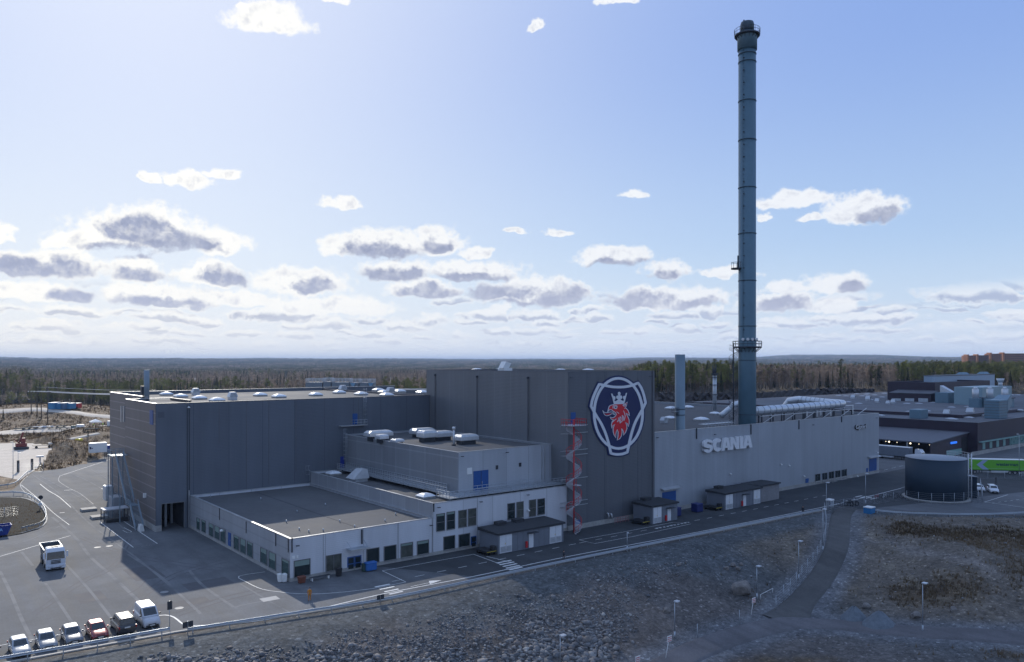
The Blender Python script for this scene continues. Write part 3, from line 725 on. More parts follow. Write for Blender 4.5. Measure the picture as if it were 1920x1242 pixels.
X=44.475; y0,y1=onX(433,X),onX(428,X); d=MB().box(X-.06,X-.003,y0,y1,.56,2.75,BLUE).build('door',low); MB().box(X-.12,X-.062,y0+.1,y0+.2,1.5,1.6,GALV).build('handle',d)
cx0,cx1=onY(649,YF),onY(684,YF); cz=Zp(1030,cx0,YF)
c=MB(); c.box(cx0,cx1,YF-1.6,YF-.002,cz-.02,cz+.10,GALV); c.box(cx0-.02,cx1+.02,YF-1.7,YF-1.6,cz-.06,cz+.15,COPE); 
for x in(cx0+.2,cx1-.2): c.beam((x,YF-1.5,cz+.1),(x,YF-.01,cz+1.),.05,.05,GALV)
c.build('canopy',low)
for px in(606,746): 
    x=onY(px,YF); MB().box(x-.03,x+.03,YF-.018,YF-.004,.56,5.98,FRAME).build('joint_cover',low)
for px,pt,pb in((678,993,1020),):
    pipeY(low,px,pt,pb)
for px,pt,pb in((412,953,975),(462,978,1000),(517.5,1000,1024),(541,1011,1036)):
    X=44.47; y=onX(px,X); MB().box(X-.10,X-.01,y-.04,y+.04,Zp(pb,X,y),Zp(pt,X,y),STEELD).build('antenna_bracket',low)
x=onY(547,YF); MB().box(x-.06,x+.06,YF-.2,YF-.01,Zp(1036,x,YF),Zp(1010,x,YF)+.1,STEELD).build('antenna_bracket',low)
x=onY(554,YF);z=Zp(1046,x,YF); b=MB(); b.box(x-.5,x-.1,YF-.12,YF-.01,z-.1,z+.3,WHITE); b.box(x+.1,x+.4,YF-.12,YF-.01,z-.1,z+.3,WHITE); b.build('entry_sign',low)
lamp(low,555.5,1023); lamp(low,805.5,985)
o=MB(); x,y=45.4-.93,onX(422,44.4); o.cyl((44.46,y,Zp(994,44.4,y)),(43.9,y,Zp(994,44.4,y)+.1),.05,GALV); o.lathe([(.05,Zp(994,44.4,y)+.2),(.3,Zp(994,44.4,y)+.05),(.3,Zp(994,44.4,y)-.15),(.05,Zp(994,44.4,y)-.2)],WHITE,43.8,y,10); o.build('wall_lamp',low)
# roof outlets, joint welts
b=MB()
for (px,py) in((395,932),(489,937),(557,961),(610,948),(637,979),(665,989),(579,998),(606,996),(537,980),(561,994),(722,978),(742,966)):
    x,y=G(px,py,5.6); MB().cyl((x,y,5.5),(x,y,6.0),.09,GALV,n=8).build('roof_outlet',lowr)
b=MB(); g0,g1=G(492,940,5.57),G(640,992,5.57); b.box(56.4,56.7,106,150,5.548,5.575,ROOFD); b.build('roof_seam',lowr)

# ---- middle wing, two storeys
mid,midr=box_building('middle_wing','two storey pale wing between the low wing and the tall tower',68.4,97.45,YF,150.72,8.25,C_LOW,C_MIDL,rd=.4)
panelside(mid,68.4,YF,150.7,8.25,C_MIDL)
for a in((818.7,833,964,995),(838,852,960.5,992),(860,874,957.5,988),(878,892,954.5,985),(952,964.5,944.5,972.5),(969,980.5,941.8,970),(992.5,1004,938,967.5),(1008,1020.5,936,964.5)):
    winY(mid,*a,bar=.5,m=INT if a[0] in(860,969,992.5,878) else GLASS,blind=.12 if a[0]<850 else 0)
winY(mid,832,852,1006,1030.5); winY(mid,860.5,880,1002,1025.5)
doorY(mid,882.5,893,1005.5,1031,glazed=True)
lamp(mid,820,951.5); lamp(mid,899,941); lamp(mid,987,928)
hoodlamp(mid,989,957); pipeY(mid,812.5,944,960,r=.08)
x=onY(811,YF); MB().box(x-.05,x+.05,YF-.13,YF-.01,.3,8.1,COPE).build('downpipe',mid)
x=onY(895,YF); MB().box(x-.03,x+.03,YF-.018,YF-.004,.56,8.2,FRAME).build('joint_cover',mid)
onroof(SKL,midr,625,890,7.9); onroof(SKL,midr,798,933,7.9); 
b=MB(); x,y=G(672,902,7.9)
b.box(x-1.3,x+1.3,y-1.3,y+1.3,7.7,8.5,GALV2); b.add([(x-1.9,y-1.6,8.5),(x+1.5,y-1.6,8.5),(x+1.5,y+1.6,8.5),(x-1.9,y+1.6,8.5),(x+.2,y-1.3,10.2),(x+1.3,y-1.3,10.2),(x+1.3,y+1.3,10.2),(x+.2,y+1.3,10.2)],[(0,3,2,1),(4,5,6,7),(0,1,5,4),(1,2,6,5),(2,3,7,6),(3,0,4,7)],GALV2); b.build('roof_vent',midr)

# ---- upper plant block
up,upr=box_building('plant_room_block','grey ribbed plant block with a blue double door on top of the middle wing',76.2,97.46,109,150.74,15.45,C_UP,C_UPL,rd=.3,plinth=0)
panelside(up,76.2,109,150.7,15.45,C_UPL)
zf=Zp(928,onY(902,109),109)
x0,x1=onY(887.5,109),onY(915.5,109); d=MB().box(x0,x1,108.93,108.997,8.6,Zp(884,x0,109),BLUE).box((x0+x1)/2-.03,(x0+x1)/2+.03,108.9,108.93,8.6,Zp(884,x0,109),STEELD).build('door',up)
MB().box((x0+x1)/2+.15,(x0+x1)/2+.25,108.86,108.93,9.7,10.1,GALV).build('handle',d)
for px,py in((880,884),): x=onY(px,109); z=Zp(py,x,109); MB().box(x-.5,x+.5,108.9,108.997,z-.5,z+.6,WHITE).build('wall_sign',up)
for px,py in((931.5,876.5),(975,871.5)): x=onY(px,109); z=Zp(py,x,109); MB().box(x-.25,x+.25,108.9,108.997,z-.35,z+.35,STEELD).build('wall_grille',up)
lamp(up,864,856,109); lamp(up,948,848.5,109)
for px in(1018.5,1024): x=onY(px,109)-.4; MB().box(x-.07,x+.07,108.8,108.98,8.4,15.3,COPE).build('downpipe',up)
H1_=mk_hood(4.6,2.6,1.9); 
for (px,py,w,s) in((709.7,825,0,(1.15,1,1)),(791.8,820,0,(1.05,1,1)),(828,826,0,(.9,1,1)),(874,833,0,(.9,1,1)),(801,829,0,(.72,1,1.2))): onroof(H1_,upr,px,py,15.15,0,s)
H2=mk_hood(2.,2.,1.5)
onroof(H2,upr,716,829,15.15); onroof(H2,upr,745,832,15.15,0,(1,1,.6))
x,y=G(851,836,15.15); b=MB(); b.box(x-.3,x+.3,y-.3,y+.3,15.,15.4,STEELD); b.cyl((x,y,15.3),(x,y,18.2),.2,GALV2); b.cyl((x,y,18.2),(x,y,18.7),.32,GALV2); b.build('flue',upr)
# cladding caps (ladders) -----------------------------------------------------
def ladder(name,label,x,y,z0,z1,par=None,dirn=(0,-1),cage=True,m=GALV,cat='ladder'):
    dx,dy=dirn; px_,py_=-dy,dx; b=MB()
    for s in(-.25,.25): b.cyl((x+px_*s,y+py_*s,z0),(x+px_*s,y+py_*s,z1),.035,m,n=5)
    z=z0+.3
    while z<z1: b.cyl((x-px_*.25,y-py_*.25,z),(x+px_*.25,y+py_*.25,z),.02,m,n=4,sm=False); z+=.3
    if par is None:
        t=thing(name,label,cat,(x,y,z0)); o=b.build('rails',t)
    else: t=par; o=b.build('ladder',par)
    if cage:
        c=MB(); z=z0+2.2
        while z<z1+1:
            c.tube([(x+px_*.35*cos(a)+dx*.75*max(0,sin(a)),y+py_*.35*cos(a)+dy*.75*max(0,sin(a)),z) for a in np.linspace(0,pi,7)],.025,m,n=4); z+=.9
        for a in(.5,1.57,2.64): c.cyl((x+px_*.35*cos(a)+dx*.75*sin(a),y+py_*.35*cos(a)+dy*.75*sin(a),z0+2.2),(x+px_*.35*cos(a)+dx*.75*sin(a),y+py_*.35*cos(a)+dy*.75*sin(a),z1+1),.02,m,n=4)
        c.build('cage',t if par is None else o)
    return t
Xl=75.9; yl=onX(650,Xl)
ladder('caged_ladder','caged steel ladder up the left end of the grey plant block',Xl,yl,8.3,15.9,dirn=(-1,0))
Xl=68.1; yl=onX(580,Xl)
ladder('caged_ladder','caged steel ladder from the low roof up to the middle wing roof',Xl,yl,5.6,8.7,dirn=(-1,0))
# ---- railing walkway
def railing(mb,pts,h,m,post=1.2,rails=(.5,1.0),r=.045):
    P=[Vector(p) for p in pts]
    for a,b in zip(P[:-1],P[1:]):
        L=(b-a).length; n=max(1,int(round(L/post)))
        for i in range(n+1):
            p=a.lerp(b,i/n); mb.cyl(p,p+Vector((0,0,h)),r,m,n=4,sm=False)
        for q in rails: mb.cyl(a+Vector((0,0,h*q)),b+Vector((0,0,h*q)),r*.9,m,n=4,sm=False)
wk=thing('roof_walkway','galvanised railed walkway round the foot of the grey plant block','walkway',(73,105,8.4))
b=MB(); b.box(73.7,76.1,108.9,149.5,8.55,8.68,GALV); b.box(71.6,99.5,104.9,108.85,8.55,8.68,GALV); 
for k in range(15): b.box(74.,76.,110+2.7*k,110.15+2.7*k,8.27,8.55,STEELD)
for k in range(11): b.box(72+2.5*k,72.15+2.5*k,105.1,108.7,8.27,8.55,STEELD)
b.build('deck',wk)
b=MB(); railing(b,[(73.75,149.5,8.68),(73.75,108.9,8.68)],1.1,GALV,.9,(.33,.66,1.)); b.build('railing',wk)
b=MB(); railing(b,[(75.9,149.5,8.68),(75.9,112,8.68)],1.1,GALV,.9,(.33,.66,1.)); b.build('railing',wk)
b=MB(); railing(b,[(71.65,108.8,8.68),(71.65,104.95,8.68),(99.4,104.95,8.68)],1.1,GALV,1.,(.33,.66,1.)); b.build('railing',wk)
b=MB(); railing(b,[(78,107.3,8.68),(91,107.3,8.68)],1.1,GALV,1.,(.5,1.)); b.build('railing',wk)

# ---- tower
tw,twr=box_building('emblem_tower','tall dark grey windowless block carrying the round shield emblem',97.5,121.3,YF-.35,152.2,29.05,C_TWF,C_TWL,rd=.5,plinth=.9,cope=COPED)
panelside(tw,97.5,YF-.35,152.2,29.05,C_TWL)
for px,py in((894,696.8),(1050.6,698),(1102.7,697.8)): onroof(SKL,twr,px,py,28.5,0,1.)
onroof(SKL,twr,939,696.9,28.5)
x,y=G(948,696.5,28.7); b=MB(); b.box(x-1.2,x+1.2,y-1,y+1,28.4,29.5,WHITE); b.add([(x-1.5,y-.9,29.4),(x+.2,y-.9,29.4),(x+.2,y+.9,29.4),(x-1.5,y+.9,29.4),(x-.5,y-.9,31.),(x+1.0,y-.9,30.6),(x+1.,y+.9,30.6),(x-.5,y+.9,31.)],[(0,3,2,1),(4,5,6,7),(0,1,5,4),(1,2,6,5),(2,3,7,6),(3,0,4,7)],WHITE); b.build('roof_vent',twr)
for px,pt in((816,705),(894.5,708),(990,710.5)):
    X=97.35; y=onX(px,X); b=MB(); b.box(X-.14,X,y-.08,y+.08,15.3,Zp(pt,X,y),COPED); b.cyl((X-.1,y,Zp(pt,X,y)),(X-.1,y,Zp(pt,X,y)+.4),.2,STEELD); b.build('downpipe',tw)
X=97.47; y0,y1=onX(1029.5,X),onX(1023,X); MB().box(X-.06,X-.014,y0,y1,8.7,Zp(882,X,y0),BLUE).build('door',tw)
YT=YF-.35
doorY(tw,1070,1079,773.5,797,YT,toground=False); doorY(tw,1078,1087.5,976,1000,YT)
for px,py in((1069,709),(1218,706)): lamp(tw,px,py,YT,.3)
for px,py in((1137,967),(1143,968)):
    x=onY(px,YT); z=Zp(py,x,YT); b=MB(); b.tube([(x,YT-.01,z+.5),(x,YT-.5,z+.45),(x,YT-.6,z+.1),(x,YT-.6,z-.5)],.16,COPE,6); b.build('vent_pipe',tw)
for px in(1100.5,1134,1168,1196): x=onY(px,YT); MB().box(x-.03,x+.03,YT-.016,YT-.004,.9,29.,STEELD).build('joint_cover',tw)
x=onY(1224,YT)-.1; MB().box(x-.1,x+.1,YT-.15,YT-.003,.9,29.,COPED).build('corner_trim',tw)
b=MB(); railing(b,[(onY(1153,YT-1),YT-1,0.),(onY(1178,YT-1),YT-1,0.)],1.1,mat('pink_rail',(.30,.12,.13),.6),.8,(.3,.6,1.)); b.build('guard_rail',tw)

# ---- red spiral fire escape
def spiral(par,cx,cy,r,z0,z1,pitch,mp,ms,a0=0.,dirn=1,step=.2,turnpart=True):
    b=MB(); b.cyl((cx,cy,z0),(cx,cy,z1+1.1),.14,mp,n=8); b.build('centre_pole',par)
    turns=int(ceil((z1-z0)/pitch))
    for t in range(turns):
        s=MB(); rr=MB(); za=z0+t*pitch; zb=min(za+pitch,z1); n=int((zb-za)/step); pts=[]; pts2=[]
        for i in range(n):
            z=za+i*step; a=a0+dirn*2*pi*(z-z0)/pitch; w=dirn*2*pi*step/pitch*1.05
            p=[(cx+.1*cos(a),cy+.1*sin(a)),(cx+r*cos(a),cy+r*sin(a)),(cx+r*cos(a+w),cy+r*sin(a+w)),(cx+.1*cos(a+w),cy+.1*sin(a+w))]
            s.hexa([(q[0],q[1],z) for q in p]+[(q[0],q[1],z+.09) for q in p],ms)
            if i%2==0: rr.cyl((p[1][0],p[1][1],z+.05),(p[1][0],p[1][1],z+1.1),.03,mp,n=4,sm=False)
            pts.append((p[1][0],p[1][1],z+1.1)); pts2.append((p[1][0],p[1][1],z+.6))
        if len(pts)>2: rr.tube(pts,.05,mp,4); rr.tube(pts2,.03,mp,4)
        s.build('flight',par); rr.build('railing',par)
STEP=mat('grating_step',(.48,.49,.52),.6,.0,var=.1)
sx,sy=onY(1076,YT-1.75),YT-1.75
fe=thing('spiral_fire_escape','red spiral fire escape climbing the front of the dark tower','staircase',(sx,sy,0))
ztop=Zp(798,sx,sy)
spiral(fe,sx,sy,1.42,.03,ztop,5.05,RED,STEP,a0=-2.2)
b=MB(); b.box(sx-1.6,sx+1.9,sy-1.3,YT-.02,ztop-.02,ztop+.06,STEP); railing(b,[(sx+1.9,YT-.1,ztop),(sx+1.9,sy-1.3,ztop),(sx-1.6,sy-1.3,ztop),(sx-1.6,YT-.1,ztop)],1.15,RED,.55,(.5,1.,)); b.build('landing',fe)
b=MB(); b.box(98.2,sx-.2,sy-1.,YT-.02,8.56,8.66,STEP); railing(b,[(96.9,sy-1.,8.6),(sx-.9,sy-1.,8.6)],1.15,RED,.4,(.5,1.,)); b.build('landing',fe)
for py in(797,811,843,852,896,939,947):
    z=Zp(py+1,sx+2,YT); bb=MB(); bb.box(sx-1.7,onY(1101,YT),YT-.14,YT-.02,z-.06,z+.06,GALV)
    for xx in(sx-1.2,sx+1.): bb.beam((xx,YT-.05,z),(sx,sy,z),.06,.06,COPE)
    bb.build('wall_bracket',fe)

# ---- shield emblem on the tower
ENV=mat('emblem_navy',(.004,.014,.085),.45,var=.05); EWH=mat('emblem_white',(.68,.70,.74),.45,var=.04); ERD=mat('emblem_red',(.66,.008,.02),.45,var=.05)
em=thing('shield_emblem','navy and white shield sign with a red crowned griffin head high on the dark tower','sign',(onY(1158,YT),YT,20))
def E1(x,y,d): X_=onY(1096+x/7.76,YT); return (X_,YT-d,Zp(700+y/7.76,X_,YT))
def E2(x,y,d): X_=onY(1120+x/12.42,YT); return (X_,YT-d,Zp(730+y/12.42,X_,YT))
def stroke(mb,P,w,E,d,th,m,closed=False):
    n=len(P); L=[]
    for i,p in enumerate(P):
        a=P[(i-1)%n] if(i>0 or closed) else p; b=P[(i+1)%n] if(i<n-1 or closed) else p
        dx,dy=b[0]-a[0],b[1]-a[1]; q=hypot(dx,dy)+1e-9; nx_,ny_=-dy/q*w/2,dx/q*w/2
        l=E(p[0]+nx_,p[1]+ny_,d); r_=E(p[0]-nx_,p[1]-ny_,d); L.append([l,r_,(r_[0],r_[1]-th,r_[2]),(l[0],l[1]-th,l[2])])
    if closed: L.append(L[0])
    mb.loft(L,m,True,not closed)
def eprism(mb,P,E,d,th,m): mb.prism([E(x,y,d) for x,y in P],(0,-th,0),m)
def sm2(P,k=6,closed=False):
    n=len(P); out=[]
    for i in range(n if closed else n-1):
        p=[Vector(P[(i+j)%n]+(0,)) if closed else Vector(P[min(max(i+j,0),n-1)]+(0,)) for j in(-1,0,1,2)]
        for q in range(k):
            t=q/k; v=.5*((2*p[1])+(-p[0]+p[2])*t+(2*p[0]-5*p[1]+4*p[2]-p[3])*t*t+(-p[0]+3*p[1]-3*p[2]+p[3])*t**3); out.append((v.x,v.y))
    if not closed: out.append(P[-1])
    return out
ell=[(482+(352)*cos(a),585+(510)*sin(a)) for a in np.linspace(0,2*pi,56,endpoint=False)]
ellb=[(482+(392)*cos(a),585+(552)*sin(a)) for a in np.linspace(0,2*pi,56,endpoint=False)]
seg=[sm2([(205,160),(300,182),(390,198),(480,203),(580,198),(680,178),(768,142)]),sm2([(768,142),(815,215),(850,310),(878,430)]),[(878,430),(835,520)],sm2([(835,520),(740,690),(690,820),(655,950),(612,1150)]),
     sm2([(612,1150),(550,1172),(490,1180),(430,1178),(372,1165)]),sm2([(372,1165),(345,1040),(300,890),(240,750),(150,600),(85,480)]),sm2([(85,480),(105,385),(150,270),(205,160)])]
path2=[p for s in seg for p in s[:-1]]
b=MB(); eprism(b,ellb,E1,.02,.12,ENV)
cxm,cym=480,660
out2=[(205-18,122),(300,150),(480,170),(660,150),(778,103),(850,215),(912,430),(868,530),(770,690),(715,840),(680,960),(642,1180),(560,1208),(480,1216),(400,1208),(335,1192),(312,1050),(268,900),(200,760),(110,610),(46,485),(75,360),(120,255)]
eprism(b,out2,E1,.025,.12,ENV); b.build('backing',em)
b=MB(); stroke(b,ell,38,E1,.15,.06,EWH,True); b.build('ring',em)
b=MB(); stroke(b,path2,37,E1,.155,.062,EWH,True); b.build('shield_band',em)
head=[(385,345),(580,338),(598,395),(572,378),(685,300),(655,395),(612,455),(650,440),(700,500),(722,560),(730,618),(700,590),(648,552),(690,635),(722,715),(724,790),(705,872),(682,800),(636,768),(668,840),(672,920),(642,1000),(592,1072),(588,990),(570,945),(546,915),(558,1000),(542,1090),(503,1155),(445,1188),(462,1100),(466,1000),(446,935),(420,1000),(414,1060),(416,1135),(370,1062),(350,990),(350,900),(392,808),(345,850),(320,908),(310,830),(325,765),(365,705),(345,716),(300,692),(278,645),(315,662),(355,665),(400,628),(424,585),(404,545),(355,515),(320,482),(272,474),(242,508),(220,545),(236,478),(252,412),(282,377),(340,364)]
b=MB(); eprism(b,head,E2,.15,.05,ERD); b.build('griffin_head',em)
b=MB(); stroke(b,head,15,E2,.16,.06,EWH,True)
for P in([(105,495),(150,540),(215,545),(290,530),(345,540),(390,590)],[(110,505),(150,590),(200,618),(260,605),(330,570),(390,598)],
         [(430,525),(460,545),(485,565)],[(445,765),(480,690),(470,670),(492,765)],[(492,765),(512,645),(535,690),(505,795)],[(505,795),(560,740),(572,690),(560,605),(590,650),(600,740)],[(600,740),(628,640),(615,560),(590,500)],[(345,450),(350,395),(400,375),(455,400)],[(575,380),(640,350),(605,405)],[(330,770),(400,708),(425,690)],[(590,395),(625,390),(650,345)]):
    stroke(b,sm2([tuple(map(float,p)) for p in P],4),13,E2,.158,.065,EWH)
for (cx,cy,r) in((405,425,40),): eprism(b,[(cx+r*cos(a),cy+r*.9*sin(a)) for a in np.linspace(0,2*pi,18,endpoint=False)],E2,.162,.07,EWH)
b.build('griffin_outline',em)
b=MB(); eprism(b,[(405+22*cos(a),420+18*sin(a)) for a in np.linspace(0,2*pi,12,endpoint=False)],E2,.235,.03,ENV); b.build('griffin_eye',em)
b=MB(); eprism(b,[(140,560),(200,575),(280,565),(340,562),(270,590),(200,600)],E2,.16,.04,ERD); b.build('griffin_tongue',em)
b=MB(); 
eprism(b,[(368,350),(605,340),(618,268),(570,272),(530,250),(510,215),(470,215),(455,250),(420,275),(362,285)],E2,.165,.08,EWH)
eprism(b,[(298,98),(330,105),(352,150),(392,320),(360,320),(330,200)],E2,.17,.08,EWH); eprism(b,[(672,84),(645,92),(632,150),(580,320),(612,320),(645,190)],E2,.17,.08,EWH)
for i,(cx,cy,rx,ry) in enumerate(((490,105,30,44),(455,188,36,42),(525,188,36,42),(374,205,26,44),(606,196,26,44),(490,170,20,60))): eprism(b,[(cx+rx*cos(a),cy+ry*sin(a)) for a in np.linspace(0,2*pi,16,endpoint=False)],E2,.172+.002*i,.08,EWH)
b.build('crown',em)

# ---- long hall
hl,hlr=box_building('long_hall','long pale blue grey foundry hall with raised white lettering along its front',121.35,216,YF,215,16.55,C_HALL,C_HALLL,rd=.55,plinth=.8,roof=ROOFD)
for a,b_,c,d in((1235,1270,1078,1140),(1286,1322,1070,1132),(1336,1372,1060,1122),(1384,1420,1052,1113),(1432,1468,1043,1103)):
    winY(hl,1220+a/4,1220+b_/4,620+c/4,620+d/4,mull=1)
doorY(hl,1510,1516,897.5,912,leaves=1); doorY(hl,1629.5,1643.5,860,890); doorY(hl,1241.5,1267,922,968)
doorY(hl,1624,1627.5,878,890,toground=False)
for p0,p1,py in((1239,1272,915),(1627,1647,856)):
    x0,x1=onY(p0,YF),onY(p1,YF); z=Zp(py,(x0+x1)/2,YF); b=MB(); b.add([(x0,YF-.9,z-.2),(x1,YF-.9,z-.2),(x1,YF-.01,z),(x0,YF-.01,z),(x0,YF-.9,z-.08),(x1,YF-.9,z-.08),(x1,YF-.01,z+.2),(x0,YF-.01,z+.2)],[(0,3,2,1),(4,5,6,7),(0,1,5,4),(1,2,6,5),(2,3,7,6),(3,0,4,7)],COPE); b.build('canopy',hl)
for px,py in((1339,815),(1523,797),(1642,784),(1231,821)): lamp(hl,px,py,YF,.3)
for px,py in((1368,889),(1463,871),(1478,873),(1606,893),(1506,893),(1644,849)): hoodlamp(hl,px,py)
for px,pt,pb in((1305.5,803,823),(1407.5,796,815),(1497.5,788,805),(1577.5,781,792)): pipeY(hl,px,pt,pb,r=.1)
for px,py,s in((1256,786,1),(1315,789,1.15),(1257.5,767.5,1.1),(1290,765.5,1.1),(1427,779,1),(1340,777,.9)): onroof(SKL,hlr,px,py,16.05,0,s)
onroof(VNT,hlr,1245,793,16.05,0,.8)
b=MB(); x,y=G(1345,789,16.1)   # access steps and pipework by the chimney foot
railing(b,[(onY(1322,107.5),107.5,16.05),(onY(1378,107.5),107.5,16.05)],1.2,GALV,1.2,(.5,1.)); railing(b,[(onY(1322,109.5),109.5,16.05),(onY(1378,109.5),109.5,16.05)],1.2,GALV,1.2,(.5,1.)); b.box(onY(1322,107.5),onY(1378,107.5),107.6,109.4,16.9,17.,GALV); b.build('roof_walkway',hlr)
# lettering
def text(par,s,x0,x1,z0,z1,Y,m,depth=.3,off=.0,name='lettering',normal='y',X=None):
    cu=bpy.data.curves.new('t','FONT'); cu.body=s; cu.size=1; cu.extrude=.5; cu.offset=off
    to=bpy.data.objects.new('t',cu); COL.objects.link(to); dg=bpy.context.evaluated_depsgraph_get(); dg.update()
    me=bpy.data.meshes.new_from_object(to.evaluated_get(dg)); bpy.data.objects.remove(to)
    co=np.array([v.co[:] for v in me.vertices]); mn=co.min(0); mx=co.max(0); s_=(co-mn)/(mx-mn+1e-9)
    off_=rootloc(par)
    for v,q in zip(me.vertices,s_):
        a=x0+(x1-x0)*q[0]; zz=z0+(z1-z0)*q[1]
        v.co=(a-off_.x,(Y-depth*q[2])-off_.y,zz-off_.z) if normal=='y' else (X-depth*q[2]-off_.x,a-off_.y,zz-off_.z)
    me.materials.clear(); me.materials.append(m); me.name=name
    o=bpy.data.objects.new(name,me); COL.objects.link(o); o.parent=par; return o
LET=mat('letter_white',(.72,.73,.75),.4,var=.04)
sg=thing('lettering_sign','row of thick raised white letters on the front of the long hall','sign',(onY(1314,YF),YF,10))
# hand drawn heavy letters
def L_(x,poly,holes=None): return [(x+p[0],p[1]) for p in poly]
xa,xb=onY(1314.5,YF),onY(1406,YF); xm=(xa+xb)/2
zb_,zt_=Zp(848.5,onY(1324,YF),YF),Zp(823.8,onY(1324,YF),YF)
zb2,zt2=Zp(839.3,onY(1398,YF),YF),Zp(817.2,onY(1398,YF),YF); zb_=(zb_+zb2)/2; zt_=(zt_+zt2)/2
def arc(cx,cy,rx,ry,a0,a1,n=9): return [(cx+rx*cos(radians(a)),cy+ry*sin(radians(a))) for a in np.linspace(a0,a1,n)]
LT={}
LT['S']=arc(.5,.71,.5,.31,10,180,10)+arc(.5,.64,.5,.28,180,250,5)[1:]+[(.62,.33)]+arc(.55,.27,.12,.10,60,-180,8)+[(.02,.27)]+arc(.5,.3,.48,.32,180,360,12)+arc(.5,.34,.5,.28,0,70,5)[1:]+[(.38,.69)]+arc(.46,.75,.12,.09,250,10,8)+[(.98,.74)]
LT['C']=arc(.5,.5,.5,.52,38,322,22)+arc(.5,.5,.17,.24,310,50,12)
LT['A']=[(0,0),(.28,1),(.72,1),(1,0),(.69,0),(.64,.2),(.36,.2),(.31,0)]
LT['N']=[(0,0),(0,1),(.34,1),(.68,.46),(.68,1),(1,1),(1,0),(.66,0),(.32,.54),(.32,0)]
LT['I']=[(0,0),(0,1),(1,1),(1,0)]
W_=xb-xa; xpos=[('S',0,.185),('C',.185,.375),('A',.355,.545),('N',.535,.715),('I',.735,.80),('A',.80,1.)]
for i,(ch,a,c) in enumerate(xpos):
    P=[(xa+W_*(a+(c-a)*p[0]),YF-.12-.008*i,zb_+(zt_-zb_)*p[1]) for p in LT[ch]]
    b=MB(); b.prism(P,(0,-.55,0),LET)
    lo=b.build('letter',sg)
    if ch=='A':
        q=[(.43,.38),(.57,.38),(.50,.72)]; b=MB(); b.prism([(xa+W_*(a+(c-a)*p[0]),YF-.67-.008*i,zb_+(zt_-zb_)*p[1]) for p in q],(0,-.012,0),C_HALL); b.build('counter',lo)
gs=thing('name_sign','small black and white script sign near the right end of the hall front','sign',(onY(1602,YF),YF,13))
x0,x1=onY(1602,YF),onY(1622,YF); z0,z1=Zp(806,x0,YF),Zp(794.5,x1,YF)
text(gs,'Gjuteri',x0,x1,z0-.25,z1-.1,YF-.05,mat('sign_black',(.01,.01,.012),.5,var=0),.26,.055,'letter_side')
text(gs,'Gjuteri',x0+.18,x1+.12,z0-.2,z1-.1,YF-.32,LET,.06,.0,'letter_face')
# ---- tall warehouse at the left (L shaped in plan)
wh=thing('warehouse','tall blue grey windowless warehouse at the left with an open gateway at its corner','building',(60,160,0))
XW=38.5; YW=150.8; ZW=23.25; xg0,xg1=onY(303,YW),onY(345,YW); zg=Zp(946,xg0,YW)
w=MB()
w.box(XW,xg0,YW,YW+.3,0,ZW,C_WH); w.box(xg0,xg1,YW,YW+.3,zg,ZW,C_WH); w.box(xg1,97.4,YW,YW+.3,0,ZW,C_WH)
w.box(XW,XW+.3,YW+.3,173.6,0,ZW-.02,C_WHL); w.box(XW,42.5,173.3,173.6,0,ZW-.03,C_WH)
w.box(42.5,42.8,173.6,207,0,ZW+.3,C_WHL); w.box(42.8,121,206.7,207,0,ZW+.3,C_WH); w.box(97.4,97.7,152.3,206.7,0,ZW,C_WHL)
w.box(38.7,97,172,172.2,0,8,C_WH); w.build('wall',wh)
panelside(wh,XW,YW,173.6,ZW-.04,C_WHL)
r=MB(); r.box(XW+.3,97.4,YW+.3,173.3,ZW-1.,ZW-.45,ROOF); r.box(42.8,97.4,173.3,206.7,ZW-1.,ZW-.451,ROOF); ro=r.build('roof',wh)
c=MB(); c.box(XW-.05,97.4,YW-.05,YW+.4,ZW+.002,ZW+.1,COPED); c.box(XW-.05,XW+.4,YW+.4,173.65,ZW+.002,ZW+.1,COPE); c.box(42.45,121,206.6,207.1,ZW+.302,ZW+.4,COPE); c.box(42.45,42.9,173.7,206.6,ZW+.302,ZW+.4,COPE)
c.box(XW+.4,47.5,173.2,173.65,ZW+.002,ZW+.1,COPE)
c.box(47.1,47.5,160,173.2,ZW-.4,ZW+.1,STEELD); c.build('coping',ro)
b=MB(); b.ring(XW-.07,97.3,YW-.08,173,.07,0,.6,CONC)
b=MB(); b.box(XW-.08,XW-.004,YW-.05,173.6,0,1.1,CONC); b.box(XW-.08,xg0,YW-.08,YW-.004,0,1.1,CONC); b.build('plinth',wh)
# gateway interior
b=MB(); b.box(xg0-.5,xg0-.2,YW+.3,YW+12,0,zg,STEELD); b.box(xg1+.1,xg1+.4,YW+.3,YW+12,0,zg,STEELD); b.box(xg0-.2,xg1+.1,YW+11.7,YW+12,0,zg,BLACK); b.box(xg0-.2,xg1+.1,YW+.3,YW+11.7,zg+.02,zg+.3,STEELD)
for k,x in enumerate((xg0+1.6,xg0+3.2,xg0+4.4)): b.box(x,x+.4,YW+4+k*2,YW+4.4+k*2,0,zg,GALV)
b.build('gateway_lining',wh)
b=MB(); b.box(xg0-.12,xg0,YW-.06,YW-.004,.05,zg,FRAME); b.box(xg1,xg1+.12,YW-.06,YW-.004,.05,zg,FRAME); b.box(xg0-.12,xg1+.12,YW-.06,YW-.004,zg,zg+.14,FRAME); b.build('gateway_frame',wh)
for px,pt,pb in((351,763,985),(355,763,985)):
    x=onY(px,YW); MB().box(x-.05,x+.05,YW-.1,YW-.01,.2,ZW-.3,STEELD).build('downpipe',wh)
x=onY(354,YW); MB().box(x-.07,x+.07,YW-.2,YW-.03,.1,7,COPE).build('downpipe',wh)
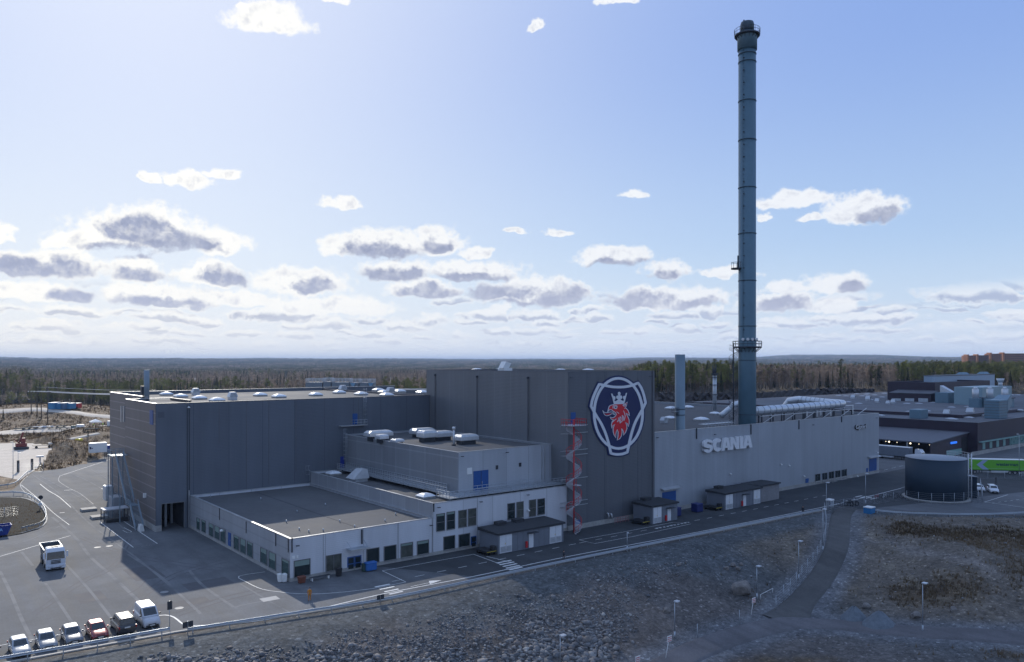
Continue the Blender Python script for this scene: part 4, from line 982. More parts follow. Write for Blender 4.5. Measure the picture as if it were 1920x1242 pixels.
for px,pt,pb in((411,757,832),(462,755,920),(504,752,910),(555,748,885),(672,745,800)):
    x=onY(px,YW); MB().box(x-.07,x+.07,YW-.03,YW-.004,Zp(pb,x,YW),ZW-.1,COPED).build('joint_cover',wh)
x0,x1=onY(296,YW),onY(308,YW); MB().box(x0,x1,YW-.05,YW-.004,Zp(784,x0,YW),Zp(773,x0,YW),mat('grille_grey',(.09,.10,.12),.6)).build('wall_grille',wh)
y0,y1=onX(287.5,XW),onX(281.5,XW); MB().box(XW-.10,XW-.014,y0,y1,Zp(797,XW,y0),Zp(770,XW,y0),BLUE).build('wall_sign',wh)
# roof-level door with balcony above the plant block
x0,x1=onY(661,YW),onY(670,YW); d=MB().box(x0,x1,YW-.07,YW-.004,Zp(796,x0,YW),Zp(776,x0,YW),BLUE).build('door',wh)
z=Zp(797,x0,YW); b=MB(); b.box(onY(635,YW),onY(685,YW),YW-1.2,YW-.004,z-.15,z,COPE); railing(b,[(onY(660,YW),YW-.05,z),(onY(660,YW),YW-1.15,z),(onY(684,YW),YW-1.15,z),(onY(684,YW),YW-.05,z)],1.1,GALV,.8,(.5,1.)); b.build('balcony',wh)
x0,x1=onY(638,YW),onY(645,YW); MB().box(x0,x1,YW-.07,YW-.004,8.5,10.9,mat('deep_blue',(.01,.03,.25),.5)).build('door',wh)
xl=onY(683,YW); ladder('','',xl,YW-.2,z,ZW+1.,par=wh,dirn=(0,-1))
for px in(378,): hoodlamp(wh,353,764,YW)
y=onX(274,XW); zz=Zp(928,XW,y); b=MB(); b.box(XW-.5,XW-.02,y-.25,y+.25,zz-.5,zz+.3,WHITE); b.build('wall_lamp',wh)
for px,py in((312,741.5),(339,745.5),(374,749),(407,753),(488,743),(523,746),(592,742.5),(636,738),(677,741),(709,733.5),(725,743),(749,736),(792,738),(720.6,737.5)): onroof(SKL,ro,px,py,ZW-.4,0,1.05)
for px,py in((366.8,741),(435.8,750),(642.5,734),(732,739)): onroof(VNT,ro,px,py,ZW-.4,0,.95)
b=MB(); railing(b,[(46,152.2,ZW-.45),(97,152.2,ZW-.45)],.45,STEELD,1.4,(.5,)); b.build('roof_safety_rail',wh)
x,y=G(275,752,ZW-.5)
b=MB(); b.cyl((x,y,ZW-1),(x,y,Zp(694,x,y)),.55,mat('flue_grey_blue',(.20,.25,.29),.5,.2)); 
fl=thing('roof_flue','tall thin grey flue standing at the left corner of the warehouse roof','chimney',(x,y,ZW-.5)); b.build('shaft',fl)
b=MB(); b.box(x-.9,x+.2,y+.4,y+1.4,ZW+.8,ZW+2.6,STEELD); b.box(x-.6,x-.4,y+.8,y+1,ZW-.45,ZW+.8,STEELD); b.build('control_box',fl)
X=XW-.01  # small side windows near the back edge
for p0,p1 in((226.5,228.5),(231,233)): 
    y0,y1=onX(p1,42.4),onX(p0,42.4); MB().box(42.3,42.497,y0,y1,Zp(792,42.4,y0),Zp(762,42.4,y0),COPE).build('louvre',wh)

# ---- external steel stair at the warehouse's left side
st=thing('outdoor_staircase','galvanised outdoor staircase running down the left side of the warehouse','staircase',(36.8,160,0))
STG=mat('stair_steel',(.21,.27,.32),.5,.4,var=.1)
def flight(par,x0,x1,ya,za,yb,zb):
    b=MB(); n=max(3,int(abs(za-zb)/.2))
    for i in range(n):
        t=(i+.5)/n; y=ya+(yb-ya)*t; z=za+(zb-za)*t; b.box(x0,x1,y-.15,y+.15,z-.03,z+.03,STG)
    for x in(x0,x1): b.beam((x,ya,za),(x,yb,zb),.07,.28,GALV)
    b.build('flight',par)
    r=MB()
    for x in(x0,x1): railing(r,[(x,ya,za),(x,yb,zb)],1.1,STG,1.,(.35,.7,1.))
    r.build('railing',par)
yt=onX(224,36.6); 
flight(st,35.9,37.3,154.2,0.05,158.4,4.0); 
b=MB(); b.box(35.8,37.4,158.4,161.2,3.9,4.0,STG); railing(b,[(35.8,158.4,4.),(35.8,161.2,4.)],1.1,STG,1.,(.35,.7,1.)); b.build('landing',st)
flight(st,35.9,37.3,161.2,4.0,170.,12.2)
b=MB(); b.box(35.2,38.3,170.,173.6,12.1,12.25,STG); railing(b,[(37.3,170.1,12.2),(35.2,170.1,12.2),(35.2,173.6,12.2),(38.3,173.6,12.2)],1.1,STG,.8,(.35,.7,1.)); b.build('landing',st)
b=MB()
for y in(163.5,169.8,173.4):
    for x in(35.3,37.2): MB().box(x-.08,x+.08,y-.08,y+.08,0,(12.1 if y>165 else 5.6),STG).build('support_column',st)
# dock platform and machinery under it
UGR=mat('unit_pale_grey',(.28,.30,.33),.5,var=.1)
dk=thing('loading_dock','small steel dock platform with pale equipment beside the outdoor staircase','dock',(33,172,0))
b=MB(); b.box(33.0,37.5,166,169,2.2,2.4,STEP)
for x in(33.1,37.3):
    for y in(166.1,168.8): b.box(x-.08,x+.08,y-.08,y+.08,0,2.2,STEELD)
b.build('deck',dk); b=MB(); b.bbox(35.6,37.4,171,175,1.2,3.8,UGR,.15); b.build('unit',dk); b=MB(); b.bbox(35.6,37.2,177.5,180,2.2,5.2,GALV2,.15); b.build('unit',dk); b=MB(); b.box(33.2,37,164.6,165.8,.05,.7,BLACK); b.build('buffer',dk); b=MB(); b.box(31.8,34.6,170,172.5,.05,.5,CONC); b.build('base_slab',dk); MB().box(31.8,34.6,180,182.5,.05,.5,CONC).build('base_slab',dk)
b=MB(); x,y=G(264,996); 
bl=thing('concrete_barrier','white concrete barrier block at the foot of the outdoor staircase','barrier',(x,y,0))
b=MB(); b.add([(x-.4,y-.9,.2),(x+.4,y-.9,.2),(x+.4,y+.9,.2),(x-.4,y+.9,.2),(x-.22,y-.88,1.2),(x+.22,y-.88,1.2),(x+.22,y+.88,1.2),(x-.22,y+.88,1.2)],[(0,3,2,1),(4,5,6,7),(0,1,5,4),(1,2,6,5),(2,3,7,6),(3,0,4,7)],mat('white_concrete',(.6,.6,.58),.8)); b.box(x-.4,x+.4,y-.9,y-.45,.03,.2,MATS['white_concrete']); b.box(x-.4,x+.4,y+.45,y+.9,.03,.2,MATS['white_concrete']); b.build('block',bl)

# ---- cooling units behind the warehouse roof
cu=thing('rooftop_cooling_units','long row of grey cooling units with railings on top beyond the warehouse roof','cooling plant',(*G(635,731,24),23.))
D=DL(258,572); 
def onD(d,px): return DL(d,px)
ch=MB(); rl=MB(); gr=MB()
for p0,p1,pt,pb in((573,604,717,732),(606,620,716,732),(622,655,717,732),(656,672,718,732),(674,690,718,732),(691,700,718,732)):
    a=onD(262,p0); bq=onD(262,p1); z1=Zp(pt,*a); z0=Zp(pb,*a)
    ch.prism([(a[0],a[1],z0),(bq[0],bq[1],z0),(bq[0],bq[1],z1),(a[0],a[1],z1)],(5*FW[0],5*FW[1],0),mat('unit_grey',(.17,.20,.23),.5,.2))
    railing(rl,[(a[0],a[1],z1),(bq[0],bq[1],z1),(bq[0]+5*FW[0],bq[1]+5*FW[1],z1),(a[0]+5*FW[0],a[1]+5*FW[1],z1),(a[0],a[1],z1)],1.2,GALV2,1.1,(.35,.7,1.),.05)
ch.build('casing',cu); rl.build('railing',cu)
for px in(662,695):
    a=onD(261.8,px-5); bq=onD(261.8,px+5); z1=Zp(718.5,*a); z0=Zp(726,*a); MB().prism([(a[0]+.5,a[1]-.4,z0),(bq[0]-.5,bq[1]+.4,z0),(bq[0],bq[1],z1),(a[0],a[1],z1)],(-.2*FW[0],-.2*FW[1],0),mat('pale_blue_panel',(.16,.30,.42),.5)).build('air_duct',cu)
b=MB(); a=onD(262,570); bq=onD(262,800); z0=Zp(745,*a); z1=Zp(731.5,*a)
sb=thing('service_block','low grey service block behind the warehouse that carries the cooling units','building',(a[0],a[1],0))
aa=onD(262,505); b.prism([(aa[0],aa[1],0),(bq[0],bq[1],0),(bq[0],bq[1],z1),(aa[0],aa[1],z1)],(14*FW[0],14*FW[1],0),C_TWL); b.build('wall',sb)

# ---- chimney
CH=mat('chimney_blue_grey',(.095,.17,.215),.45,.15,var=.1,vs=.3); CHD=mat('chimney_ring',(.05,.075,.095),.5,.2,var=.05)
cxx,cyy=onY(1401,YF+3.6),YF+3.6; cd=dep(cxx,cyy); rc=16.2*cd/FPX
chm=thing('factory_chimney','very tall slim blue grey steel chimney rising through the hall roof','chimney',(cxx,cyy,0))
zt=lambda py: HC-(py-HZ)*cd/FPX
b=MB(); b.lathe([(rc,0),(rc,zt(640)),(rc*.985,zt(639)),(rc*.985,zt(92))],CH,cxx,cyy,48); b.build('shaft',chm)
b=MB(); b.lathe([(rc*1.10,zt(95)),(rc*1.12,zt(64)),(rc*1.12,zt(63))],CH,cxx,cyy,40); b.lathe([(rc*.78,zt(63.5)),(rc*.78,zt(47)),(rc*.7,zt(42.5)),(rc*.45,zt(41)),(.2,zt(40.6))],CHD,cxx,cyy,32); b.build('cap',chm)
for py in(103,118,191,264,353,439,527,612,676,777): 
    MB().lathe([(rc*1.035,zt(py)-.08),(rc*1.035,zt(py)+.08)],CHD,cxx,cyy,40).build('flange',chm)
for py,r in((66,1.75),(650,2.0)):
    z=zt(py); R_=rc*r*.82 if py<100 else 3.3; b=MB(); b.lathe([(R_,z-.35),(R_,z)],STEELD,cxx,cyy,28); b.build('platform',chm)
    b=MB()
    for q in(.5,1.,): b.tube([(cxx+R_*cos(a),cyy+R_*sin(a),z+1.25*q) for a in np.linspace(0,2*pi,28,endpoint=False)],.05,STEELD,4,True)
    for a in np.linspace(0,2*pi,20,endpoint=False): b.cyl((cxx+R_*cos(a),cyy+R_*sin(a),z),(cxx+R_*cos(a),cyy+R_*sin(a),z+1.25),.045,STEELD,n=4)
    for a in np.linspace(0,2*pi,16,endpoint=False): b.beam((cxx+R_*.95*cos(a),cyy+R_*.95*sin(a),z-.35),(cxx+rc*cos(a),cyy+rc*sin(a),z-1.3),.08,.15,STEELD)
    b.build('railing',chm)
b=MB()
for a in np.linspace(radians(190),radians(330),6):
    b.cyl((cxx+rc*cos(a),cyy+rc*sin(a),zt(637)),(cxx+(rc+.35)*cos(a),cyy+(rc+.35)*sin(a),zt(637)),.35,GALV2,n=10)
b.build('inspection_port',chm)
# direction to the left of the picture from the chimney
LFT=(-RT[0],-RT[1]); FRT=(-FW[0],-FW[1])
b=MB(); lx=cxx+LFT[0]*rc*.62+FRT[0]*rc*.80; ly=cyy+LFT[1]*rc*.62+FRT[1]*rc*.80
for s in(-.22,.22): b.cyl((lx+RT[0]*s,ly+RT[1]*s,zt(640)),(lx+RT[0]*s,ly+RT[1]*s,zt(60)),.04,CHD,n=4)
for k in range(0,int(zt(60)-zt(640)),1): b.cyl((lx-RT[0]*.22,ly-RT[1]*.22,zt(640)+k),(lx+RT[0]*.22,ly+RT[1]*.22,zt(640)+k),.03,CHD,n=4)
for k in range(26):
    z=zt(640)+2.5+k*2.9
    b.box(lx-.12,lx+.12,ly-.12,ly+.12,z,z+.2,STEELD)
b.build('ladder',chm)
z=zt(503); lx2=cxx+LFT[0]*(rc+.4); ly2=cyy+LFT[1]*(rc+.4); b=MB(); b.lathe([(1.35,z-.3),(1.35,z)],STEELD,lx2,ly2,14)
for a in np.linspace(0,2*pi,10,endpoint=False): b.cyl((lx2+1.3*cos(a),ly2+1.3*sin(a),z),(lx2+1.3*cos(a),ly2+1.3*sin(a),z+1.3),.04,STEELD,n=4)
b.tube([(lx2+1.3*cos(a),ly2+1.3*sin(a),z+1.3) for a in np.linspace(0,2*pi,14,endpoint=False)],.045,STEELD,4,True); b.cyl((lx2+.5,ly2,z),(lx2+.5,ly2,z+3.),.2,STEELD); b.build('rest_platform',chm)
spx,spy=cxx+LFT[0]*3.25,cyy+LFT[1]*3.25
ss=thing('chimney_spiral_stair','thin grey spiral stair winding up beside the foot of the tall chimney','staircase',(spx,spy,16.3))
spiral(ss,spx,spy,1.05,16.3,zt(652),3.4,STEELD,STEELD,a0=.5,step=.28)
# thin second stack
x2,y2=onY(1275,YF+2.5),YF+2.5; d2=dep(x2,y2); z2=HC-(665-HZ)*d2/FPX; r2=9.4*d2/FPX
sk=thing('short_chimney','shorter plain blue grey steel chimney at the hall roof edge next to the tower','chimney',(x2,y2,0))
CH2=mat('stack_grey',(.17,.23,.27),.45,.15,var=.1,vs=.3)
b=MB(); b.lathe([(r2,0),(r2,z2),(r2*.93,z2),(r2*.93,z2-1)],CH2,x2,y2,32,cap=False); b.build('shaft',sk)
for py in(767,778): MB().lathe([(r2*1.04,HC-(py-HZ)*d2/FPX-.08),(r2*1.04,HC-(py-HZ)*d2/FPX+.08)],CHD,x2,y2,32).build('flange',sk)
b=MB(); zc=HC-(774-HZ)*d2/FPX; b.box(x2-2.,x2-r2,y2-.6,y2+.6,zc,zc+.1,STEELD); railing(b,[(x2-r2,y2-.6,zc),(x2-2,y2-.6,zc),(x2-2,y2+.6,zc)],1.1,STEELD,.6); 
for s in(-.2,.2): b.cyl((x2-1.6,y2+s,16),(x2-1.6,y2+s,zc),.04,STEELD,n=4)
b.build('platform',sk)
# lattice twin flue further back
x3,y3=DL(240,1340); d3=240.
tf=thing('twin_flue','pair of slim flues with dark twisted tops standing on the far hall roof','chimney',(x3,y3,16))
zz=lambda py:HC-(py-HZ)*d3/FPX
b=MB()
for s in(-.25,.25): b.cyl((x3+RT[0]*s,y3+RT[1]*s,15.9),(x3+RT[0]*s,y3+RT[1]*s,zz(700)),.36,GALV2)
for py in(757,740,722,708): b.box(x3-.75,x3+.75,y3-.75,y3+.75,zz(py)-.08,zz(py)+.08,STEELD)
b.build('shaft',tf); b=MB()
for s,h in((-.45,686),(-.1,690),(.3,684),(.1,694)): b.cyl((x3+RT[0]*s,y3+RT[1]*s,zz(702)),(x3+RT[0]*s*1.3,y3+RT[1]*s*1.3,zz(h)),.26,STEELD,.14)
b.box(x3-.7,x3+.7,y3-.7,y3+.7,zz(704),zz(700),STEELD); b.build('flue_top',tf)

# ---- big silver duct on the hall roof
DU=mat('silver_duct',(.60,.63,.66),.33,.45,var=.1,vs=.8)
zd=19.1; pts=[(cxx+1.5,YF+4.2,zd),(onY(1590,YF+4.2)-3.2,YF+4.2,zd+.3)]
xe=onY(1590,YF+4.2)-1.0; pts+=[(xe-1.,YF+4.7,zd+.3),(xe,YF+6.4,zd+.35),(xe+.1,YF+9,zd+.4)]
yb=onX(1480,xe); pts+=[(xe,yb-3,zd+.9),(xe,yb,zd+.4),(xe-.2,yb+1.3,zd-1.4),(xe-.2,yb+1.4,16.2)]
du=thing('exhaust_duct','fat silver exhaust duct lying along the hall roof and turning back at its end','duct',(cxx,YF+4,16.5))
b=MB(); b.tube(pts[:1]+[tuple(Vector(pts[0]).lerp(Vector(pts[1]),k/6)) for k in range(1,7)]+pts[2:],1.02,DU,18); b.build('pipe',du)
for k in range(1,17):
    p=Vector(pts[0]).lerp(Vector(pts[1]),k/17); MB().cyl(p-Vector((.07,0,0)),p+Vector((.07,0,0)),1.10,GALV,n=18).build('flange',du)
for k in range(1,7): 
    y=YF+9+(yb-YF-12)*k/7; z=zd+.4+.5*k/7; MB().cyl((xe,y-.07,z),(xe,y+.07,z),1.09,GALV,n=18).build('flange',du)
for k in range(10):
    x=cxx+4+k*4.9; b=MB(); b.box(x-.12,x+.12,YF+3.,YF+3.3,16.0,zd-.95,STEELD); b.box(x-.35,x+.35,YF+2.7,YF+3.6,16.0,16.35,BLACK); b.box(x-.12,x+.12,YF+5.4,YF+5.7,16.,zd-.95,STEELD); b.box(x-.15,x+.15,YF+2.9,YF+5.8,zd-1.15,zd-.98,GALV); b.build('support',du)
b=MB()
for k in range(6): b.beam((cxx+4+k*9,YF+2.,16.3),(cxx+9+k*9,YF+2.,18.),.12,.12,GALV2)
b.beam((cxx+3,YF+2,18.),(xe,YF+2,18.),.14,.14,GALV2); b.build('bracing',du)
# feeder duct at far left of the chimney and platform end
fd=thing('bent_exhaust_pipe','silver bent exhaust pipes on the roof just left of the chimney foot','duct',(cxx-8,125,16))
b=MB(); xx,yy=DL(208,1372); b.tube([(xx-3*RT[0],yy-3*RT[1],16.4),(xx-2.2*RT[0],yy-2.2*RT[1],17),(xx,yy,18.8),(xx+.4*RT[0],yy+.4*RT[1],19.4),(xx+2*RT[0],yy+2*RT[1],19.8),(xx+5*RT[0],yy+5*RT[1],19.5)],.8,DU,12); b.build('pipe',fd)
pp=thing('round_end_cap','pale round duct end poking out past the right corner of the hall','duct',(217,YF+4,12))
b=MB(); b.cyl((216.02,YF+5,Zp(801,217,YF+5)),(218.2,YF+5,Zp(801,217,YF+5)),1.75,DU,n=20); b.cyl((218.2,YF+5,Zp(801,217,YF+5)),(218.6,YF+5,Zp(801,217,YF+5)),1.75,DU,1.2,n=20); b.build('cap',pp)
tb=thing('roof_pipe_trestle','light steel pipe trestle at the right end of the hall roof','pipe rack',(205,YF+8,16.2))
b=MB(); 
for x in(196,203,210,215): b.box(x-.1,x+.1,YF+6.9,YF+7.1,16,18.4,WHITE); b.box(x-.1,x+.1,YF+9.9,YF+10.1,16,18.4,WHITE)
b.box(190,215.3,YF+6.9,YF+7.1,18.4,18.6,WHITE); b.box(190,215.3,YF+9.9,YF+10.1,18.4,18.6,WHITE); b.build('frame',tb)

# ---- transformer kiosks
KW=mat('kiosk_cladding',(.17,.185,.215),.6,.1,var=.08,vs=1); KWHITE=mat('kiosk_white_door',(.66,.67,.69),.5,var=.05)
def kiosk(label,x0,x1,y0,y1,h,doors,small,roofbox,ext=True):
    t=thing('transformer_kiosk',label,'kiosk',((x0+x1)/2,(y0+y1)/2,0),group='electrical kiosks along the front of the factory')
    b=MB(); b.box(x0,x1,y0,y1,.05,h,KW)
    k=x0+.6
    while k<x1: b.box(k-.015,k+.015,y0-.02,y0-.003,.05,h,COPED); k+=1.15
    b.build('wall',t)
    r=MB(); r.hexa([(x0-.25,y0-.3,h+.003),(x1+.25,y0-.3,h+.003),(x1+.25,y1+.2,h+.003),(x0-.25,y1+.2,h+.003),(x0-.25,y0-.3,h+.28),(x1+.25,y0-.3,h+.28),(x1+.25,y1+.2,h+.5),(x0-.25,y1+.2,h+.5)],FELTD); ro=r.build('roof',t)
    for a in roofbox: MB().box(a-.8,a+1.,y1-1.2,y1+.1,h+.4,h+1.,FELTD).build('roof_box',ro)
    for a,w in doors:
        d=MB(); d.box(a,a+w,y0-.07,y0-.022,.15,h-.15,KWHITE); d.box(a+w/2-.012,a+w/2+.012,y0-.08,y0-.07,.15,h-.15,STEELD); o=d.build('door',t)
        l=MB()
        for s in(0,1):
            xx=a+.12+s*w/2
            for q in range(9): l.box(xx,xx+w/2-.24,y0-.095,y0-.072,.32+q*.1,.38+q*.1,GALV)
        l.build('louvre',o); MB().box(a+w/2-.2,a+w/2-.12,y0-.12,y0-.071,1.5,1.7,mat('yellow_tag',(.7,.5,.05),.5,var=0)).build('warning_tag',o)
    if small is not None:
        d=MB(); d.box(small,small+1.0,y0-.07,y0-.022,.15,2.45,KWHITE); o=d.build('door',t); c=MB(); c.box(small-.35,small+1.5,y0-.9,y0-.022,2.65,2.72,STEELD); c.build('canopy',t)
        if ext: MB().bbox(small-.75,small-.35,y0-.32,y0-.03,.3,1.35,RED,.05).build('extinguisher_box',t)
    return t
k1=kiosk('long dark transformer kiosk in front of the middle wing, nearest the staff entrance',76.7,90.9,98.6,103.6,3.15,((77.0,2.5),(87.7,2.7)),83.1,(80.5,84.3))
k2=kiosk('short dark transformer kiosk standing between the tower front and the blue hall gate',113.6,121.0,98.4,103.2,3.3,((113.9,2.3),),118.0,(116.5,),)
k3=kiosk('long dark transformer kiosk in front of the lettering sign beside the concrete annex',136.2,149.2,98.3,102.9,3.3,((136.5,2.4),(146.4,2.4)),142.6,(139.5,))
ka=thing('concrete_annex','plain concrete shed with a flat dark roof joined to the far kiosk','shed',(153,101,0))
b=MB(); b.box(149.9,157.2,98.9,103.4,0,3.5,mat('annex_concrete',(.22,.215,.22),.9,var=.15,vs=.4,dirt=.2)); b.build('wall',ka); MB().box(149.6,157.5,98.6,103.7,3.503,3.75,FELTD).build('roof',ka)

# ---- tank
TK=mat('tank_dark_blue',(.016,.034,.055),.65,.0,var=.1,vs=.3)
rt_=51*178/FPX; tx,ty=DL(176.5,1754.5); zk=9.2
tk=thing('storage_tank','wide dark blue cylindrical storage tank with a flat pale top','tank',(tx,ty,0))
b=MB(); b.lathe([(rt_,.2),(rt_,zk)],TK,tx,ty,64)
b.build('shell',tk)
b=MB(); b.lathe([(rt_+.05,zk+.003),(rt_+.05,zk+.12),(.2,zk+.55),(.01,zk+.56)],mat('tank_lid',(.28,.31,.35),.5,.2,var=.06,vs=.3),tx,ty,64); b.build('lid',tk)
b=MB(); b.lathe([(rt_+.7,.03),(rt_+.7,.35)],CONC,tx,ty,48); b.build('foundation',tk)
la=(RT[0]*.86-FW[0]*.5,RT[1]*.86-FW[1]*.5); lx,ly=tx+la[0]*(rt_+.5),ty+la[1]*(rt_+.5)
b=MB()
for s in(-.35,.35): b.cyl((lx+RT[0]*s,ly+RT[1]*s,.3),(lx+RT[0]*s,ly+RT[1]*s,zk+1.3),.12,GALV2,n=8)
for k in range(28): b.cyl((lx-RT[0]*.35,ly-RT[1]*.35,.5+k*.33),(lx+RT[0]*.35,ly+RT[1]*.35,.5+k*.33),.025,GALV,n=4)
b.build('ladder',tk)
b=MB(); railing(b,[(lx-2*RT[0]+1*FW[0],ly-2*RT[1]+FW[1],zk+.3),(lx-3*RT[0]+4*FW[0],ly-3*RT[1]+4*FW[1],zk+.3),(lx+4*FW[0],ly+4*FW[1],zk+.3),(lx,ly,zk+.3)],1.1,GALV,.9); b.build('railing',tk)
an=thing('pump_house','dark metal pump house behind the right side of the round tank','shed',(tx+7,ty+2,0))
c0=Vector((*DL(178,1806),0)); u=Vector((RT[0],RT[1],0)); v=Vector((FW[0],FW[1],0)); c1=Vector((*DL(176,1832),0)); c2=c1+v*5; c3=c0+v*5
hA=Zp(893,c0.x,c0.y); b=MB(); b.hexa([tuple(c0),tuple(c1),tuple(c2),tuple(c3)]+[tuple(c+Vector((0,0,hA))) for c in(c0,c1,c2,c3)],TK); b.build('wall',an)
b=MB(); b.hexa([tuple(c+Vector((0,0,hA+.003))) for c in(c0-v*.2,c1+u*.2-v*.2,c2+u*.2,c3)]+[tuple(c+Vector((0,0,hA+.15))) for c in(c0-v*.2,c1+u*.2-v*.2,c2+u*.2,c3)],MATS['tank_lid']); b.build('roof',an)

# ---- dark neighbouring plant on the right
MR=clad('cladding_maroon','' or (.034,.022,.034),'y',7,104,rib=.2,dark=.8); MRX=clad('cladding_maroon_front',(.037,.025,.037),'x',7,283,rib=.2,dark=.8)
cx,cy=G(1833,852.6); zr=HC-115.6*dep(cx,cy)/FPX
far=thing('neighbour_plant','huge low dark maroon plant with a wide grey roof at the right edge','building',(cx,cy,0))
w=MB(); w.box(cx,cx+.4,cy,cy+141,0,zr,MR); w.box(cx+.4,cx+257,cy,cy+.4,0,zr,MRX); w.build('wall',far)
ROOFP=mat('roofing_far',(.115,.12,.135),.95,var=.28,vs=.035,dirt=.2)
r=MB(); r.box(cx+.4,cx+257,cy+.4,cy+141,zr-.6,zr-.3,ROOFP); fr=r.build('roof',far)
b=MB(); b.box(cx-.1,cx+.5,cy-.1,cy+141,zr+.002,zr+.15,COPED); b.box(cx+.5,cx+257,cy-.1,cy+.5,zr+.002,zr+.15,COPED); b.build('coping',fr)
GRN=mat('pale_green_panel',(.20,.36,.33),.5,var=.1)
b=MB(); b.box(cx+1,cx+60,cy-.9,cy-.002,3.9,4.2,GRN); b.build('green_fascia',far)
for k in range(4): MB().box(cx+4+k*6.,cx+6.2+k*6.,cy-.1,cy-.003,1.4,3.6,GRN).build('green_panel',far)
MB().box(cx-6,cx+80,cy-.5,cy-.12,0,1.2,CONC).build('plinth',far)
MB().box(cx+28,cx+60,cy-.12,cy-.004,1.3,4.0,mat('pale_green_glazing',(.12,.24,.22),.3,var=.1)).build('glazing',far)
# raised roof strips
for (px0,py0,L,W_,h) in((1740,768,90,30,1.2),(1690,760,30,90,.9)): pass
rs=MB(); a=G(1680,775,zr); rs.box(cx+24,cx+26,cy+14,cy+130,zr-.3,zr+.9,MR); rs.box(cx+26,cx+140,cy+14,cy+16,zr-.3,zr+.9,MRX); rs.box(cx+26,cx+256,cy+16,cy+140,zr+.3,zr+.6,ROOFP); rs.build('roof_step',fr)
zr2=zr+.6
for k,(px,py) in enumerate(((1677,775),(1706,772),(1737,771),(1765,774),(1782,785),(1787,786),(1815,763),(1836,761),(1784,764),(1817,783),(1845,779),(1700,757),(1723,757),(1750,755),(1650,779),(1658,738),(1640,741),(1624,741),(1606,739),(1626,738),(1586,743),(1572,742),(1570,751),(1590,754),(1610,757),(1632,750),(1616,743),(1654,745),(1896,741),(1908,741),(1895,769),(1912,769),(1870,759),(1672,754))):
    z=zr2 if py<774 else zr
    x,y=G(px,py,z); o=place(SKL2,fr,x,y,z-.25,.0,(1.1,1.1,.7))
for (px,py,sc) in((1775,779,1.3),(1819,777,1.5),(1645,755,1.2),(1675,757,1.2),(1628,751,1.4),(1716,779,.8),(1600,748,1.3),(1665,758,1.)):
    z=zr2 if py<774 else zr; x,y=G(px,py,z); place(VNT,fr,x,y,z-.15,.2,sc)
UB=mat('unit_blue_grey',(.13,.21,.26),.45,.25,var=.1)
x,y=G(1722,783,zr); b=MB(); b.bbox(x-3,x+3.5,y-2,y+2,zr-.3,zr+3.,UB,.2); b.build('roof_unit',fr)
x,y=G(1872,783,zr); b=MB(); b.bbox(x-5,x+3,y-2,y+3,zr-.3,zr+6.5,UB,.2); b.hexa([(x+3,y-2,zr+2),(x+11,y-1,zr+5),(x+11,y+3,zr+5),(x+3,y+3,zr+2),(x+3,y-2,zr+6.5),(x+9,y-1,zr+8),(x+9,y+3,zr+8),(x+3,y+3,zr+6.5)],UB)
for k in range(6): b.box(x-5.06,x+3.06,y-2.06,y+3.06,zr+.7+k,zr+.85+k,COPED)
b.build('roof_unit',fr)
# upper storey block
d0=388; bx,by=DL(d0,1753); zt_=HC-39.5*d0/FPX
ub=thing('maroon_upper_block','dark maroon raised block with three ribbon windows standing on the big plant roof','building',(bx,by,zr2))
yb_=onX(1664,bx); w=MB(); w.box(bx,bx+.5,by,yb_,zr2-.3,zt_,MR); w.box(bx+.5,onY(1856,by),by,by+.5,zr2-.3,zt_,MRX); w.box(bx+.5,onY(1856,by),by+.5,yb_,zt_-1.2,zt_-.8,ROOFP); w.box(onY(1856,by)-.5,onY(1856,by),by+.5,yb_,zr2,zt_,MR); w.box(bx+.5,onY(1856,by)-.5,yb_-.5,yb_,zr2,zt_,MRX); w.build('wall',ub)
ax=bx-9; az=HC-65.5*(d0-8)/FPX+1; y0,y1=onX(1745,ax),onX(1668,ax); b=MB(); b.box(ax,bx-.003,y0,y1,zr2-.3,az,MR); b.hexa([(ax-.5,y0-.5,az+.003),(bx-.003,y0-.5,az+.003),(bx-.003,y1,az+.003),(ax-.5,y1,az+.003),(ax-.5,y0-.5,az+.3),(bx-.003,y0-.5,az+1.5),(bx-.003,y1,az+1.5),(ax-.5,y1,az+.3)],ROOFP); b.build('annex',ub)
for p0,p1 in((1672,1689),(1697,1714),(1722,1740)):
    ya,yb2=onX(p1,ax),onX(p0,ax); zc=Zp(751,ax,ya); MB().box(ax-.1,ax-.004,ya,yb2,zc-.9,zc+.9,mat('lit_window_pale',(.42,.46,.50),.3,var=.1)).build('ribbon_window',ub)
b=MB(); q=onX(1745,ax); b.hexa([(ax+8,q-1,zr2),(ax+9,q-14,zr2),(ax+12,q-14,zr2),(ax+12,q-1,zr2),(ax+8,q-1,zr2+8),(ax+9,q-14,zr2+.5),(ax+12,q-14,zr2+.5),(ax+12,q-1,zr2+8)],GALV2); b.build('conveyor_housing',ub)
xx,yy=DL(372,1778); xq=onY(1796,yy); zt3=Zp(737,xx,yy); b=MB(); b.box(xx,xq+2,yy,yy+6,zr2-.2,zt3,UB); b.build('plant_room',ub)
wb=thing('white_upper_hall','pale blue white flat roofed hall rising behind the maroon upper block','building',(*DL(430,1807),zr2))
xx,yy=DL(425,1750); xq=onY(1865,yy); zt4=Zp(706,xx,yy); b=MB(); b.box(xx,xq,yy,yy+5,zr2-.2,zt4,mat('pale_blue_cladding',(.30,.38,.46),.5,var=.06,vs=.1)); b.build('wall',wb)
b=MB(); b.box(xx-.2,xq+.2,yy-.2,yy+5.2,zt4+.003,zt4+.5,COPED); b.build('coping',wb)
